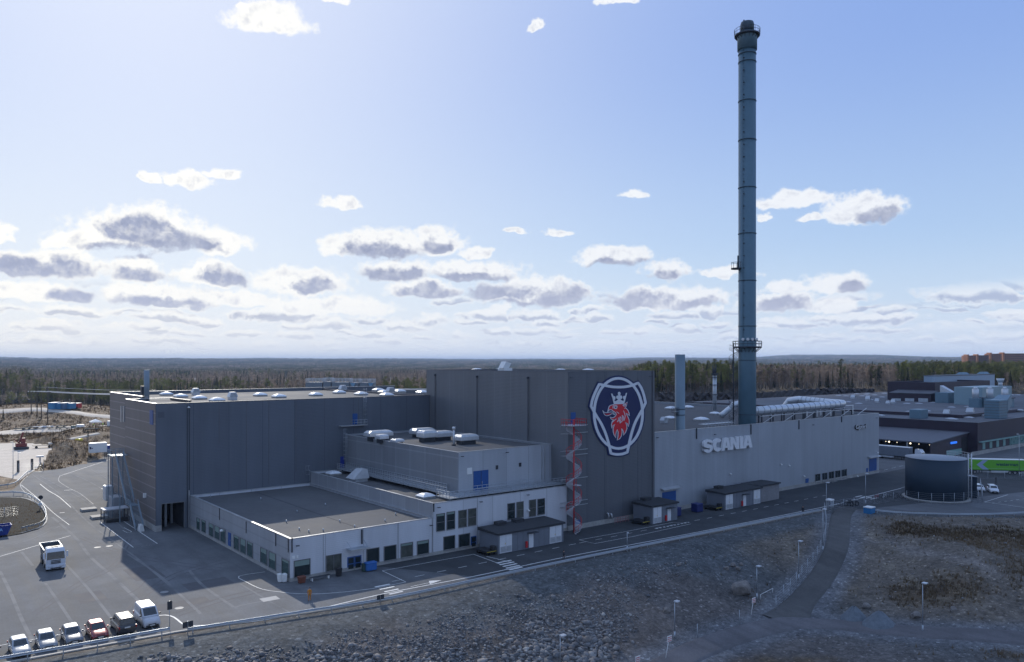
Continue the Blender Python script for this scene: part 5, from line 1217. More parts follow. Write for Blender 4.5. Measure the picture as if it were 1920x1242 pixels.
for px in(1788,1827): 
    x_=onY(px,yy+8); b=MB(); b.hexa([(x_-5,yy+1,zt4+.5),(x_+5,yy+1,zt4+.5),(x_+5,yy+5,zt4+.5),(x_-5,yy+5,zt4+.5),(x_-3,yy+2,zt4+1.8),(x_+3,yy+2,zt4+1.8),(x_+3,yy+4,zt4+1.8),(x_-3,yy+4,zt4+1.8)],UB); b.build('roof_monitor',wb)
sv=thing('silver_plant_room','pale silver roof plant room with three round cowls in front of it','plant room',(*DL(352,1868),zr2))
xx,yy=DL(352,1842); xq=onY(1897,yy); zt5=Zp(727,xx,yy); b=MB(); b.box(xx,xq,yy,yy+12,zr2-.2,zt5,mat('silver_cladding',(.24,.34,.38),.45,.3,var=.08,vs=.2)); b.build('wall',sv)
b=MB(); q=onY(1880,yy+2); b.cyl((q,yy+3,zt5),(q,yy+3,zt5+2),.9,GALV2); b.cyl((q,yy+3,zt5+2),(q,yy+3,zt5+3.6),1.2,GALV2,1.8); b.build('cowl',sv)
for px in(1829,1856,1884):
    x_,y_=DL(338,px); b=MB(); b.cyl((x_,y_,zr2+4.),(x_,y_,zr2+8),1.3,GALV2,n=14); b.cyl((x_,y_,zr2+8),(x_,y_,zr2+8.8),1.1,GALV2,.5,n=14); b.bbox(x_-2,x_+2,y_-2,y_+2,zr2-.2,zr2+4.,UB,.1); b.build('cowl',sv)
    b=MB(); b.box(x_+2.2,x_+6.5,y_-1.5,y_+2,zr2-.2,zr2+3.8,UB); b.box(x_+2.,x_+7,y_-1.8,y_+2.2,zr2+3.803,zr2+4.2,STEELD); b.build('fan_unit',sv)
# lean-to loading bay
lx0=onY(1745,cy+3)
ln=thing('loading_canopy','long lean-to loading bay with lit open doors beside the maroon wall','building',(lx0,cy+3,0))
ze=Zp(832,lx0,cy+3); zh=Zp(812,cx,cy+3)
b=MB(); b.hexa([(lx0-.5,cy+2.5,ze),(cx-.004,cy+2.5,zh),(cx-.004,cy+110,zh),(lx0-.5,cy+110,ze),(lx0-.5,cy+2.5,ze+.3),(cx-.004,cy+2.5,zh+.3),(cx-.004,cy+110,zh+.3),(lx0-.5,cy+110,ze+.3)],mat('leanto_roof',(.11,.115,.135),.7,.1,var=.12,vs=.2)); b.build('roof',ln)
b=MB(); b.prism([(lx0,cy+3,0),(cx-.004,cy+3,0),(cx-.004,cy+3,zh-.003),(lx0,cy+3,ze-.003)],(0,.3,0),mat('maroon_brown',(.05,.035,.042),.6,var=.1)); 
b.box(lx0+8,lx0+8.3,cy+3.4,cy+108,0,ze,BLACK); b.build('wall',ln)
for k in range(6):
    y=cy+10+k*18; MB().box(lx0-.1,lx0+.25,y,y+.4,0,ze-.003,GALV).build('post',ln)
gl=thing('bay_lamps','string of lit lamps hanging under the loading bay canopy','lamp',(lx0+1,cy+40,ze-.5)); gl['label']='row of lit round lamps under the loading bay canopy'
LIT=mat('lit_lamp',(1,.9,.7),.5,var=0,emit=(1,.86,.6,2.5))
for px in(1661,1667,1682,1701,1707,1723,1743):
    y=onX(px,lx0+.4); b=MB(); q=.26 if px in(1667,1707) else .11; b.lathe([(.05,ze-.5-q),(q,ze-.5-q*.5),(q,ze-.5+q*.5),(.05,ze-.5+q)],LIT,lx0+.4,y,8); b.build('bulb',gl)
b=MB(); b.bbox(onY(1782,cy+2.9),onY(1793,cy+2.9),cy+2.6,cy+2.95,Zp(834,lx0+12,cy+3),Zp(830,lx0+12,cy+3),mat('blue_lit_sign',(.02,.10,.5),.4,var=0,emit=(.03,.22,1,.8)),.1); b.build('blue_sign',ln)
x=onY(1808,cy+3); MB().box(x-2,x+2.2,cy+2.85,cy+2.99,0,5.8,BLACK).build('bay_door',ln)
for p0,p1 in((1775,1803),(1818,1834)): MB().box(onY(p0,cy+2.9),onY(p1,cy+2.9),cy+2.88,cy+2.99,.3,2.2,GRN).build('green_panel',ln)

# ---- orange apartment slabs on the horizon
OR=mat('orange_brick',(.24,.095,.05),.8,var=.1,vs=.05); ORL=mat('orange_render',(.36,.15,.07),.8,var=.08,vs=.05)
for i,(p0,p1,pt,lab) in enumerate(((1813,1830,667,'leftmost small orange brick apartment block on the wooded skyline'),(1831,1854,666.5,'dark fronted orange apartment block second from the left on the skyline'),(1856,1878,663.5,'taller orange apartment block third from the left on the skyline'),(1880,1935,663,'wide orange brick apartment block at the right end of the skyline'))):
    d=1150+20*i; a=DL(d,p0); c=DL(d,p1); zt6=Zp(pt,*a); t=thing('apartment_block',lab,'apartment block',(a[0],a[1],5),group='orange apartment blocks on the skyline')
    b=MB(); b.prism([(a[0],a[1],4),(c[0],c[1],4),(c[0],c[1],zt6),(a[0],a[1],zt6)],(14*FW[0],14*FW[1],0),OR if i!=1 else mat('brown_brick',(.12,.06,.05),.8)); b.build('wall',t)
    b=MB(); c2=(a[0]+RT[0]*2.5,a[1]+RT[1]*2.5); b.prism([(a[0]-1*FW[0],a[1]-1*FW[1],4),(c2[0]-FW[0],c2[1]-FW[1],4),(c2[0]-FW[0],c2[1]-FW[1],zt6+1.6),(a[0]-FW[0],a[1]-FW[1],zt6+1.6)],(10*FW[0],10*FW[1],0),ORL); b.build('stair_tower',t)
    n=int(hypot(c[0]-a[0],c[1]-a[1])/3.2)
    for fl_ in range(4):
        b=MB(); z=zt6-2.6-fl_*3.
        for k in range(1,n):
            q=Vector((a[0],a[1],z))+Vector((RT[0],RT[1],0))*(k*3.2+.4)-Vector((FW[0],FW[1],0))*.08; b.prism([tuple(q),tuple(q+Vector((RT[0]*1.8,RT[1]*1.8,0))),tuple(q+Vector((RT[0]*1.8,RT[1]*1.8,1.5))),tuple(q+Vector((0,0,1.5)))],(.06*FW[0],.06*FW[1],0),GLASS)
        b.build('window_row',t)
# ================================================================ VEHICLES
TYRE=mat('tyre',(.015,.015,.016),.85,var=0); RIM=mat('wheel_rim',(.30,.30,.31),.35,.6,var=0); CGL=mat('car_glass',(.012,.02,.028),.05,var=0,spec=.9)
LENS=mat('headlamp_glass',(.55,.57,.6),.12,.1,var=0); TAIL=mat('tail_lamp',(.35,.01,.01),.3,var=0); PLATE=mat('number_plate',(.6,.6,.58),.5,var=0)
def wheel(par,x,y,r,w,sgn):
    b=MB(); b.cyl((x,y,r),(x+sgn*w,y,r),r,TYRE,n=16); o=b.build('wheel',par); MB().cyl((x+sgn*(w+.002),y,r),(x+sgn*(w+.015),y,r),r*.62,RIM,n=12).build('rim',o)
def car(name,label,cat,paint,L=4.3,W=1.8,H=1.5,kind='hatch',group=None,trim=BLACK):
    t=thing(name,label,cat,group=group); hw=W/2; r=.32 if kind!='van' else .34
    if kind=='hatch': st_=[(-.5,.28,.52,.80),(-.485,.22,.66,.92),(-.43,.2,.76,.98),(-.33,.2,.86,1),(-.19,.2,.97,1),(0,.2,1.0,1),(.30,.2,1.02,1),(.44,.22,1.03,.97),(.485,.25,.98,.92),(.5,.3,.7,.88)]; cab=(-.21,.455,-.03,.36,.78)
    elif kind=='mpv': st_=[(-.5,.3,.6,.85),(-.48,.22,.8,.95),(-.38,.2,1.0,1),(-.27,.2,1.08,1),(0,.2,1.12,1),(.35,.2,1.14,1),(.47,.22,1.14,.98),(.495,.26,1.1,.95),(.5,.3,.8,.93)]; cab=(-.29,.485,-.13,.46,.83)
    else: st_=[(-.5,.3,.7,.85),(-.485,.22,.9,.95),(-.40,.2,1.10,1),(-.33,.2,1.25,1),(0,.2,1.3,1),(.35,.2,1.3,1),(.48,.22,1.3,1),(.5,.26,1.2,.98)]; cab=(-.36,.495,-.15,.48,.86)
    b=MB(); LL=[]
    for y,z0,z1,k in st_:
        w=hw*k; zm=(z0*.45+z1*.55)
        LL.append([(-w*.90,y*L,z0),(-w*.99,y*L,z0+.12),(-w,y*L,zm),(-w*.93,y*L,z1-.03),(-w*.55,y*L,z1+.01),(w*.55,y*L,z1+.01),(w*.93,y*L,z1-.03),(w,y*L,zm),(w*.99,y*L,z0+.12),(w*.90,y*L,z0)])
    b.loft(LL,paint,True,True,True)
    yb0,yb1,yr0,yr1,kr=cab; zb=st_[4][2]-.06; hb=hw*.92; hr=hw*kr
    def rg(y0,y1,w,z,q=.12): return [(-w+q,y0*L,z),(w-q,y0*L,z),(w,y0*L+q,z),(w,y1*L-q,z),(w-q,y1*L,z),(-w+q,y1*L,z),(-w,y1*L-q,z),(-w,y0*L+q,z)]
    m=.85; yA=yb0+(yr0-yb0)*m; yB=yb1+(yr1-yb1)*m; hm=hb+(hr-hb)*m; zm=zb+(H-.05-zb)*m
    b.loft([rg(yb0,yb1,hb,zb),rg(yA,yB,hm,zm),rg(yr0,yr1,hr,H-.05),rg(yr0+.02,yr1-.02,hr-.1,H)],paint,True,True,False)
    bo=b.build('body',t)
    def pane(n,q,off):
        q=[Vector(a) for a in q]; nn=(q[1]-q[0]).cross(q[2]-q[1]).normalized()*.012
        if nn.dot(Vector(off))<0: nn=-nn
        MB().add([tuple(a+nn) for a in q],[(0,1,2,3)],CGL).build(n,t)
    def lerp(u,f): y=yb0+(yr0-yb0)*f; return (hb+(hr-hb)*f,y*L,zb+(H-.05-zb)*f)
    a0=lerp(0,.14); a1=lerp(0,.93)
    pane('windscreen',[(-a0[0]+.15,a0[1],a0[2]),(a0[0]-.15,a0[1],a0[2]),(a1[0]-.15,a1[1],a1[2]),(-a1[0]+.15,a1[1],a1[2])],(0,-1,.3))
    def lerpb(f): return (hb+(hr-hb)*f,(yb1+(yr1-yb1)*f)*L,zb+(H-.05-zb)*f)
    c0=lerpb(.18);c1=lerpb(.9)
    if kind!='van': pane('rear_window',[(-c0[0]+.16,c0[1],c0[2]),(c0[0]-.16,c0[1],c0[2]),(c1[0]-.16,c1[1],c1[2]),(-c1[0]+.16,c1[1],c1[2])],(0,1,.3))
    for s in(-1,1):
        f0,f1=.16,.88; w0=hb+(hr-hb)*f0; w1=hb+(hr-hb)*f1; z0=zb+(H-.05-zb)*f0; z1=zb+(H-.05-zb)*f1
        yf0=(yb0+(yr0-yb0)*f0)*L+.22; yf1=(yb0+(yr0-yb0)*f1)*L+.22; yr_0=(yb1+(yr1-yb1)*f0)*L-.25; yr_1=(yb1+(yr1-yb1)*f1)*L-.25
        if kind=='van': yr_0=yr_1=yf1+.75
        ym=(yf1+yr_1)/2
        pane('side_window',[(s*w0,yf0,z0),(s*w0,ym-.04,z0),(s*w1,ym-.04,z1),(s*w1,yf1,z1)],(s,0,0))
        if kind!='van': pane('side_window',[(s*w0,ym+.04,z0),(s*w0,yr_0,z0),(s*w1,yr_1,z1),(s*w1,ym+.04,z1)],(s,0,0))
        wheel(t,s*(hw-.2),-.31*L,r,.19,s); wheel(t,s*(hw-.2),.29*L,r,.19,s)
        y_=st_[1][0]*L; b=MB(); b.hexa([(s*hw*.50,y_-.02,st_[1][2]-.16),(s*hw*.88,y_+.03,st_[1][2]-.16),(s*hw*.93,y_+.22,st_[1][2]-.02),(s*hw*.55,y_+.12,st_[1][2]-.02),(s*hw*.50,y_-.035,st_[1][2]-.03),(s*hw*.88,y_+.02,st_[1][2]-.03),(s*hw*.93,y_+.24,st_[1][2]+.06),(s*hw*.55,y_+.14,st_[1][2]+.06)],LENS); b.build('headlight',t)
        b=MB(); b.box(s*hw*.93-.09,s*hw*.93+.02,.5*L-.16,.5*L+.015 if kind!='hatch' else .5*L-.03,.72,1.02 if kind!='hatch' else .9,TAIL); b.build('tail_light',t)
        b=MB(); b.bbox(min(s*hw*.98,s*(hw+.2)),max(s*hw*.98,s*(hw+.2)),yb0*L+.28,yb0*L+.42,zb+.06,zb+.22,trim if kind!='hatch' else paint,.03); b.build('mirror',t)
    b=MB(); b.box(-hw*.72,hw*.72,-.5*L-.02,-.5*L+.1,.26,.46,trim); b.box(-hw*.45,hw*.45,-.5*L-.012,-.5*L+.1,.48,.58,trim); b.build('grille',t)
    MB().box(-.26,.26,-.5*L-.035,-.5*L-.02,.36,.47,PLATE).build('number_plate',t)
    if kind!='hatch': MB().box(-.3,.3,.5*L+.001,.5*L+.015,.8,.93,PLATE).build('number_plate',t)
    if kind=='mpv':
        for s in(-1,1): MB().box(s*hr*.8-.03,s*hr*.8+.03,yr0*L+.2,yr1*L-.2,H+.002,H+.06,BLACK).build('roof_rail',t)
    return t
def paint(n,c,met=.3): return mat('paint_'+n,c,.28,met,var=.03,coat=.6)
PG='cars parked along the rail at the bottom left'
cars=[('parked_car','silver hatchback parked leftmost along the rail','car',paint('silver',(.34,.36,.38)),4.1,1.75,1.5,'hatch',(42,1236),0),
      ('parked_car','silver hatchback with dark lower front, second from the left along the rail','car',paint('grey_silver',(.20,.22,.25)),4.2,1.8,1.5,'hatch',(93,1223),0),
      ('parked_car','dark silver hatchback parked directly left of the red car','car',paint('dark_silver',(.14,.15,.17)),4.2,1.8,1.52,'hatch',(142,1212),0),
      ('parked_car','dark red hatchback parked between the grey car and the black people carrier','car',paint('dark_red',(.20,.018,.022)),4.2,1.8,1.5,'hatch',(190,1203),0),
      ('parked_car','black people carrier parked with its tail to the rail next to the white van','car',paint('anthracite',(.035,.038,.045)),4.7,1.88,1.85,'mpv',(240,1192),pi),
      ('delivery_van','white panel van with dark bumper at the right end of the parked row','van',paint('white',(.48,.49,.52),0.),5.0,1.9,2.12,'van',(287,1180),0)]
for n,l,c,p,L,W,H,k,(px,py),rz in cars:
    t=car(n,l,c,p,L,W,H,k,PG); x,y=G(px,py); t.location=(x,y+L/2+.15,.03); t.rotation_euler=(0,0,rz+random.uniform(-.02,.02)) if k!='mpv' else (0,0,pi)
t=car('parked_car','nearly black car cut off by the left edge of the picture','car',paint('near_black',(.03,.03,.035)),4.3,1.8,1.5,'hatch',PG); x,y=G(42,1236); t.location=(x-2.75,y+2.6,.03)
x,y=G(1841,921); t=car('parked_car','white estate car half hidden behind the pump house','car',paint('off_white',(.6,.62,.65),0.),4.4,1.8,1.55,'mpv','white cars parked behind the round tank'); t.location=(x-.5,y+.5,.03); t.rotation_euler=(0,0,radians(-55))
x,y=G(1866,924); t=car('parked_car','white pickup style car parked just right of the other white car','car',paint('cool_white',(.62,.65,.70),0.),4.6,1.85,1.7,'mpv','white cars parked behind the round tank'); t.location=(x,y+.5,.03); t.rotation_euler=(0,0,radians(-60))

# tipper lorry
TW=paint('truck_white',(.58,.61,.66),0.); TG=mat('tipper_grey',(.10,.11,.125),.55,.2,var=.1)
tr=thing('tipper_truck','white four axle tipper truck standing alone on the big asphalt yard','truck')
b=MB(); 
L_c=[[( -1.25,-3.9,.9),(1.25,-3.9,.9),(1.25,-2.0,.9),(-1.25,-2.0,.9)],[( -1.27,-3.95,1.7),(1.27,-3.95,1.7),(1.27,-2.0,1.7),(-1.27,-2.0,1.7)],[(-1.24,-3.82,2.7),(1.24,-3.82,2.7),(1.24,-2.0,2.7),(-1.24,-2.0,2.7)],[(-1.15,-3.55,3.2),(1.15,-3.55,3.2),(1.18,-2.,3.25),(-1.18,-2.,3.25)],[(-1.0,-3.35,3.32),(1.0,-3.35,3.32),(1.05,-2.1,3.36),(-1.05,-2.1,3.36)]]
b.loft(L_c,TW); b.box(-1.25,1.25,-4.02,-3.4,.38,.9,TW); b.build('cab',tr)
b=MB(); b.box(-.45,.45,-2.9,-2.3,3.36,3.42,BLACK); b.build('roof_hatch',tr)
b=MB(); b.add([(-1.15,-3.97,1.74),(1.15,-3.97,1.74),(1.10,-3.83,2.80),(-1.10,-3.83,2.80)],[(0,1,2,3)],CGL); b.build('windscreen',tr)
for s in(-1,1):
    MB().box(s*1.255-.01 if s>0 else -1.275,s*1.275 if s>0 else -1.245,-3.6,-2.7,1.85,2.6,CGL).build('side_window',tr)
    MB().box(s*.7-.3,s*.7+.3,-4.06,-4.0,.62,.78,LENS).build('headlight',tr)
    b=MB(); b.box(s*1.5-.12,s*1.5+.12,-3.75,-3.65,1.9,2.75,TW); b.box(min(s*1.2,s*1.5),max(s*1.2,s*1.5),-3.75,-3.7,2.75,2.8,STEELD); b.build('mirror',tr)
    for y in(-3.0,-.9,1.9,3.2): wheel(tr,s*.9,y,.5,.32,s)
for z in(1.1,1.3,1.5): MB().box(-.62,.62,-4.0,-3.93,z,z+.11,BLACK).build('grille_slot',tr)
MB().box(-.7,.7,-4.05,-4.02,.42,.55,BLACK).build('bumper_slot',tr)
b=MB(); b.box(-.45,.45,-3.6,4.1,.75,1.05,STEELD); b.box(-1.1,-.5,-1.6,1.2,.5,1.0,TG); b.box(.5,1.1,0.,1.2,.5,1.,TG)
for s in(-1,1): b.box(s*1.0-.25,s*1.0+.25,-1.5,-.3,1.02,1.1,TG); b.box(s*1.0-.25,s*1.0+.25,1.3,3.8,1.02,1.1,TG)
b.build('chassis',tr)
b=MB(); w0,w1=1.12,1.28; y0,y1=-1.7,4.1; za,zb2_=1.15,2.75
b.hexa([(-w0,y0,za),(w0,y0,za),(w0,y1,za),(-w0,y1,za),(-w0,y0,za+.12),(w0,y0,za+.12),(w0,y1,za+.12),(-w0,y1,za+.12)],TG)
for s in(-1,1): b.hexa([(s*w0-.06*s,y0,za),(s*w0,y0,za),(s*w0,y1,za),(s*w0-.06*s,y1,za),(s*w1-.06*s,y0,zb2_),(s*w1,y0,zb2_),(s*w1,y1,zb2_),(s*w1-.06*s,y1,zb2_)],TG); b.beam((s*w1,y0,zb2_+.02),(s*w1,y1,zb2_+.02),.12,.12,GALV2)
b.hexa([(-w0,y0,za),(w0,y0,za),(w0,y0+.08,za),(-w0,y0+.08,za),(-w1,y0-.2,zb2_),(w1,y0-.2,zb2_),(w1,y0-.12,zb2_),(-w1,y0-.12,zb2_)],TG); b.hexa([(-w0,y1-.08,za),(w0,y1-.08,za),(w0,y1,za),(-w0,y1,za),(-w1,y1-.08,zb2_),(w1,y1-.08,zb2_),(w1,y1,zb2_),(-w1,y1,zb2_)],TG); b.beam((-w1,y1-.04,zb2_+.03),(w1,y1-.04,zb2_+.03),.12,.12,GALV2)
b.build('tipping_body',tr)
x,y=G(107,1071); tr.location=(x,y+4.05,.02); tr.rotation_euler=(0,0,radians(-2))

# articulated lorries
def artic(label,side,roofm,cabm,L=13.6,group='articulated lorries by the neighbouring plant'):
    t=thing('articulated_lorry',label,'lorry',group=group)
    b=MB(); b.bbox(-1.27,1.27,-L/2,L/2,1.15,3.95,side,.04); b.build('trailer',t)
    MB().bbox(-1.29,1.29,-L/2-.02,L/2+.02,3.955,4.08,roofm,.03).build('trailer_roof',t)
    b=MB(); b.box(-.5,.5,-L/2+.3,L/2-.2,.85,1.13,STEELD); b.box(-1.2,-1.1,-2,2.5,.5,1.0,GALV2); b.box(1.1,1.2,-2,2.5,.5,1.0,GALV2); b.build('underframe',t)
    for s in(-1,1):
        for y in(L/2-1.6,L/2-2.9,L/2-4.2,-L/2+.6,-L/2-2.9): wheel(t,s*.95,y,.5,.3,s)
        MB().box(s*.9-.08,s*.9+.08,-L/2+2.4,-L/2+2.6,.1,1.14,STEELD).build('landing_leg',t)
    b=MB(); b.loft([[(-1.22,-L/2-3.8,.6),(1.22,-L/2-3.8,.6),(1.22,-L/2-1.7,.6),(-1.22,-L/2-1.7,.6)],[(-1.24,-L/2-3.9,1.6),(1.24,-L/2-3.9,1.6),(1.24,-L/2-1.7,1.6),(-1.24,-L/2-1.7,1.6)],[(-1.2,-L/2-3.6,2.9),(1.2,-L/2-3.6,2.9),(1.2,-L/2-1.7,3.),(-1.2,-L/2-1.7,3.)],[(-1.05,-L/2-3.0,3.7),(1.05,-L/2-3.,3.7),(1.1,-L/2-1.75,3.8),(-1.1,-L/2-1.75,3.8)]],cabm); b.build('cab',t)
    MB().add([(-1.1,-L/2-3.90,1.7),(1.1,-L/2-3.9,1.7),(1.05,-L/2-3.66,2.75),(-1.05,-L/2-3.66,2.75)],[(0,1,2,3)],CGL).build('windscreen',t)
    b=MB(); b.box(-.5,.5,-L/2-3.5,-L/2+1.4,.6,.84,STEELD); b.build('chassis',t)
    return t
GREEN=mat('curtain_green',(.13,.42,.03),.5,var=.04,vs=.5); GREYC=mat('curtain_grey',(.17,.19,.22),.6,var=.1,vs=.5)
gt=artic('bright green curtain sided lorry with a pale arrow and dark lettering, cut by the right edge',GREEN,WHITE,mat('cab_red',(.28,.02,.03),.4,var=0))
gt['label']='bright green curtain sided lorry with a pale arrow and dark lettering'
PALEB=mat('arrow_pale_blue',(.30,.38,.55),.5,var=0); TDK=mat('lettering_dark',(.01,.05,.07),.5,var=0)
# side facing the camera is local -x after rotation: build it on x=-1.27 with y running along the side
def sidepoly(t,P,d,m,name):
    b=MB(); b.prism([(1.272+d,y,z) for y,z in P],(.02,0,0),m); b.build(name,t)
y0=-6.8
sidepoly(gt,[(y0+2.6,1.25),(y0+1.0,2.55),(y0+2.6,3.85),(y0+3.9,3.85),(y0+2.5,2.6),(y0+4.1,1.25)],.012,PALEB,'arrow_mark')
b=MB(); b.box(1.273,1.290,-6.75,6.75,1.55,1.60,mat('pale_stripe',(.4,.6,.4),.5,var=0)); b.build('stripe',gt)
text(gt,'westermans',-.0,-.0,0,0,0,TDK,name='lettering') if False else None
def text_side(t,s,y0,y1,z0,z1,m):
    cu=bpy.data.curves.new('t','FONT'); cu.body=s; cu.extrude=.01; cu.offset=.02
    to=bpy.data.objects.new('t',cu); COL.objects.link(to); dg=bpy.context.evaluated_depsgraph_get(); dg.update()
    me=bpy.data.meshes.new_from_object(to.evaluated_get(dg)); bpy.data.objects.remove(to)
    co=np.array([v.co[:] for v in me.vertices]); mn=co.min(0); mx=co.max(0)
    for v in me.vertices:
        q=(np.array(v.co)-mn)/(mx-mn+1e-9); v.co=(1.28+.02*q[2],y0+(y1-y0)*q[0],z0+(z1-z0)*q[1])
    me.materials.clear(); me.materials.append(m); o=bpy.data.objects.new('lettering',me); COL.objects.link(o); o.parent=t
text_side(gt,'westerman',y0+5.9,y0+11.4,2.35,3.15,TDK)
a=Vector((*G(1838,888.5),0)); c=Vector((*G(1911,890.2),0)); dr=(c-a).normalized()
ang=atan2(dr.y,dr.x)-pi/2   # local +y along dr
st0=Vector((*G(1820,887.6),0)); ctr=st0+dr*6.8
gt.location=(ctr.x,ctr.y,.02); gt.rotation_euler=(0,0,ang)
gy=artic('grey sided lorry with a white cab waiting by the lit loading bay',GREYC,WHITE,paint('lorry_white',(.6,.62,.66),0.))
x,y=G(1722,866); gy.location=(x+1.,y+9.5,.02); gy.rotation_euler=(0,0,0)

# blue skip at the left edge
SB=mat('skip_blue',(.01,.035,.22),.5,.1,var=.12,vs=1.,dirt=.15)
x,y=G(-10,1008); sk2=thing('blue_skip','open dark blue waste skip cut by the left edge beside the grassy island','skip',(x,y,.02))
b=MB(); x1=G(33,997)[0]; w=2.3
P=[(x-3.4,0),(x+1.9,0),(x+2.6,1.7),(x-4.,1.7)]
for yy in(y,y+w): b.prism([(a_,yy,z_+.2) for a_,z_ in P],(0,.07,0),SB)
b.box(x-3.4,x+1.9,y+.07,y+w,.2,.3,SB); b.hexa([(x+1.85,y+.07,.3),(x+1.9,y+.07,.3),(x+1.9,y+w,.3),(x+1.85,y+w,.3),(x+2.5,y+.07,1.9),(x+2.58,y+.07,1.9),(x+2.58,y+w,1.9),(x+2.5,y+w,1.9)],SB)
b.hexa([(x-3.4,y+.07,.3),(x-3.35,y+.07,.3),(x-3.35,y+w,.3),(x-3.4,y+w,.3),(x-4.,y+.07,1.9),(x-3.9,y+.07,1.9),(x-3.9,y+w,1.9),(x-4.,y+w,1.9)],SB)
for k in range(6): b.box(x-3.+k*.95,x-2.9+k*.95,y-.07,y-.002,.3,1.85,SB)
b.box(x-4.,x+2.6,y-.08,y-.002,1.8,1.92,SB); b.build('shell',sk2)
text(sk2,'STENA',x-.9,x+1.2,.95,1.5,y-.08,mat('skip_letter',(.25,.45,.75),.5,var=0),.02,.03)

# ================================================================ STREET FURNITURE
def lamp_post(px,pb,pt,label,arm=1,headm=GALV2,zb=None,group='slim grey lamp posts'):
    x,y,z=T(px,pb) if zb is None else (*G(px,pb,zb),zb); zt_=Zp(pt,x,y); h=zt_-z
    t=thing('lamp_post',label,'lamp post',(x,y,z),group=group)
    b=MB(); b.cyl((x,y,z-.3),(x,y,z+.9),.12,GALV,n=8); b.cyl((x,y,z+.9),(x,y,zt_),.075,GALV,.05,n=8); b.build('pole',t)
    b=MB(); q=.75*arm; b.bbox(min(x-.1*arm,x+RT[0]*q),max(x-.1*arm,x+RT[0]*q)+.001,min(y+.12,y+RT[1]*q),max(y+.12,y+RT[1]*q),zt_,zt_+.16,headm,.04); b.build('lamp_head',t); return t
lamp_post(1549.4,957,906,'lamp post on the road edge directly above the white topped gate cabinet')
lamp_post(1623,946,889,'lamp post between the parked motorbike and the round tank')
lamp_post(1543,1034,956,'lamp post rising from the gravel left of the curving path')
lamp_post(1497.5,1088,1016,'lamp post on the slope just left of the middle of the curving path')
lamp_post(1419,1124,1063,'lamp post on the rocky slope right beside the big boulder')
lamp_post(1265,1197,1129,'lamp post on the gravel slope above the red and white marker board')
lamp_post(1050.5,1258,1193,'lamp post among the rubble at the bottom edge')
lamp_post(1730,1185,1095,'lamp post standing alone beside the lower gravel road')
lamp_post(1176,1034,1000,'short post with a flat top beside the rail in front of the tower',.4)
lamp_post(24.5,897,830,'lamp post left of the far gate on the left edge',-1,zb=0)
lamp_post(34,884,850,'short lamp post at the far gate',1,zb=0)
lamp_post(1911,892,815,'tall lamp post in front of the green lorry',-1,zb=0)
def guard_rail(label,pts,h=.72,sp=4.,m=GALV,z0=0.,name='guard_rail',ground=False):
    P=dense(pts,2.) if len(pts)>2 else [tuple(p) for p in pts]
    t=thing(name,label,'guard rail',(P[0][0],P[0][1],z0))
    zf=lambda x,y:(H1(x,y) if ground else z0)
    b=MB(); L=[]
    for i,(x,y) in enumerate(P):
        a=P[max(i-1,0)]; c=P[min(i+1,len(P)-1)]; d=Vector((c[0]-a[0],c[1]-a[1],0)).normalized(); n=Vector((d.y,-d.x,0)); z=zf(x,y)+h
        L.append([(x+n.x*u,y+n.y*u,z+v) for u,v in((0,-.16),(.07,-.10),(.03,0),(.07,.10),(0,.16),(-.03,.16),(-.03,-.16))])
    b.loft(L,m); b.build('beam',t)
    tot=0; nxt=.5; 
    for i in range(len(P)-1):
        a=Vector((*P[i],0)); c=Vector((*P[i+1],0)); l=(c-a).length
        while nxt<=tot+l:
            p=a.lerp(c,(nxt-tot)/l); z=zf(p.x,p.y); MB().box(p.x-.05,p.x+.05,p.y-.05,p.y+.05,z-.4,z+h+.1,m).build('post',t); nxt+=sp
        tot+=l
    return t
guard_rail('steel guard rail running in front of the parked cars',[(-8,96.0),(2,95.1),(11,94.1),(25.2,92.7)],.85,3.2,GALV)
guard_rail('low steel guard rail along the outer edge of the factory road',[(27,92.2),(29,91.7),(40,89.8),(51,88.0),(70,87.7),(84,87.4),(118,86.2),(150,84.8)],.55,4.)
guard_rail('low steel rail along the bank edge below the round tank',[G(px,py) for px,py in((1640,962),(1680,966),(1760,969),(1840,970),(1930,966),(2060,955))],.6,4.5)
guard_rail('curved steel rail round the grassy traffic island',[G(px,py) for px,py in((-60,938),(0,930),(40,930),(62,938),(78,951),(86,967),(84,981),(72,990),(40,998))],.8,3.)
guard_rail('curved steel rail at the far end of the asphalt yard',[G(px,py) for px,py in((-60,924),(0,917),(28,911),(45,896),(54,888))],.8,4.)
def sign_box(px,pb,pt,label,w=.55,h=.7,n=2,zb=None,col=STEELD):
    x,y,z=T(px,pb) if zb is None else (*G(px,pb,zb),zb); zt_=Zp(pt,x,y); t=thing('sign_post',label,'sign',(x,y,z))
    b=MB(); b.cyl((x,y,z-.2),(x,y,zt_),.04,GALV,n=6); b.build('pole',t)
    for k in range(n):
        o=(k-(n-1)/2)*(w+.05); MB().bbox(x+o-w/2,x+o+w/2,y-.10,y-.045,zt_-h,zt_,col,.02).build('sign_plate',t)
    return t
sign_box(352,1190,1165,'pair of dark square sign plates on a low post where the road line bends')
sign_box(713,1133,1115,'pair of dark square sign plates beside the first zebra crossing',.5,.6)
sign_box(318,1178,1127,'tall thin post with a dark box sign right of the white van',.55,1.,1,zb=0)
sign_box(1472,972,966,'tiny dark sign plates on the road edge near the path',.4,.6,2)
sign_box(1867,921,895,'dark twin sign plates on a post behind the white cars',.4,1.6,2,zb=0)
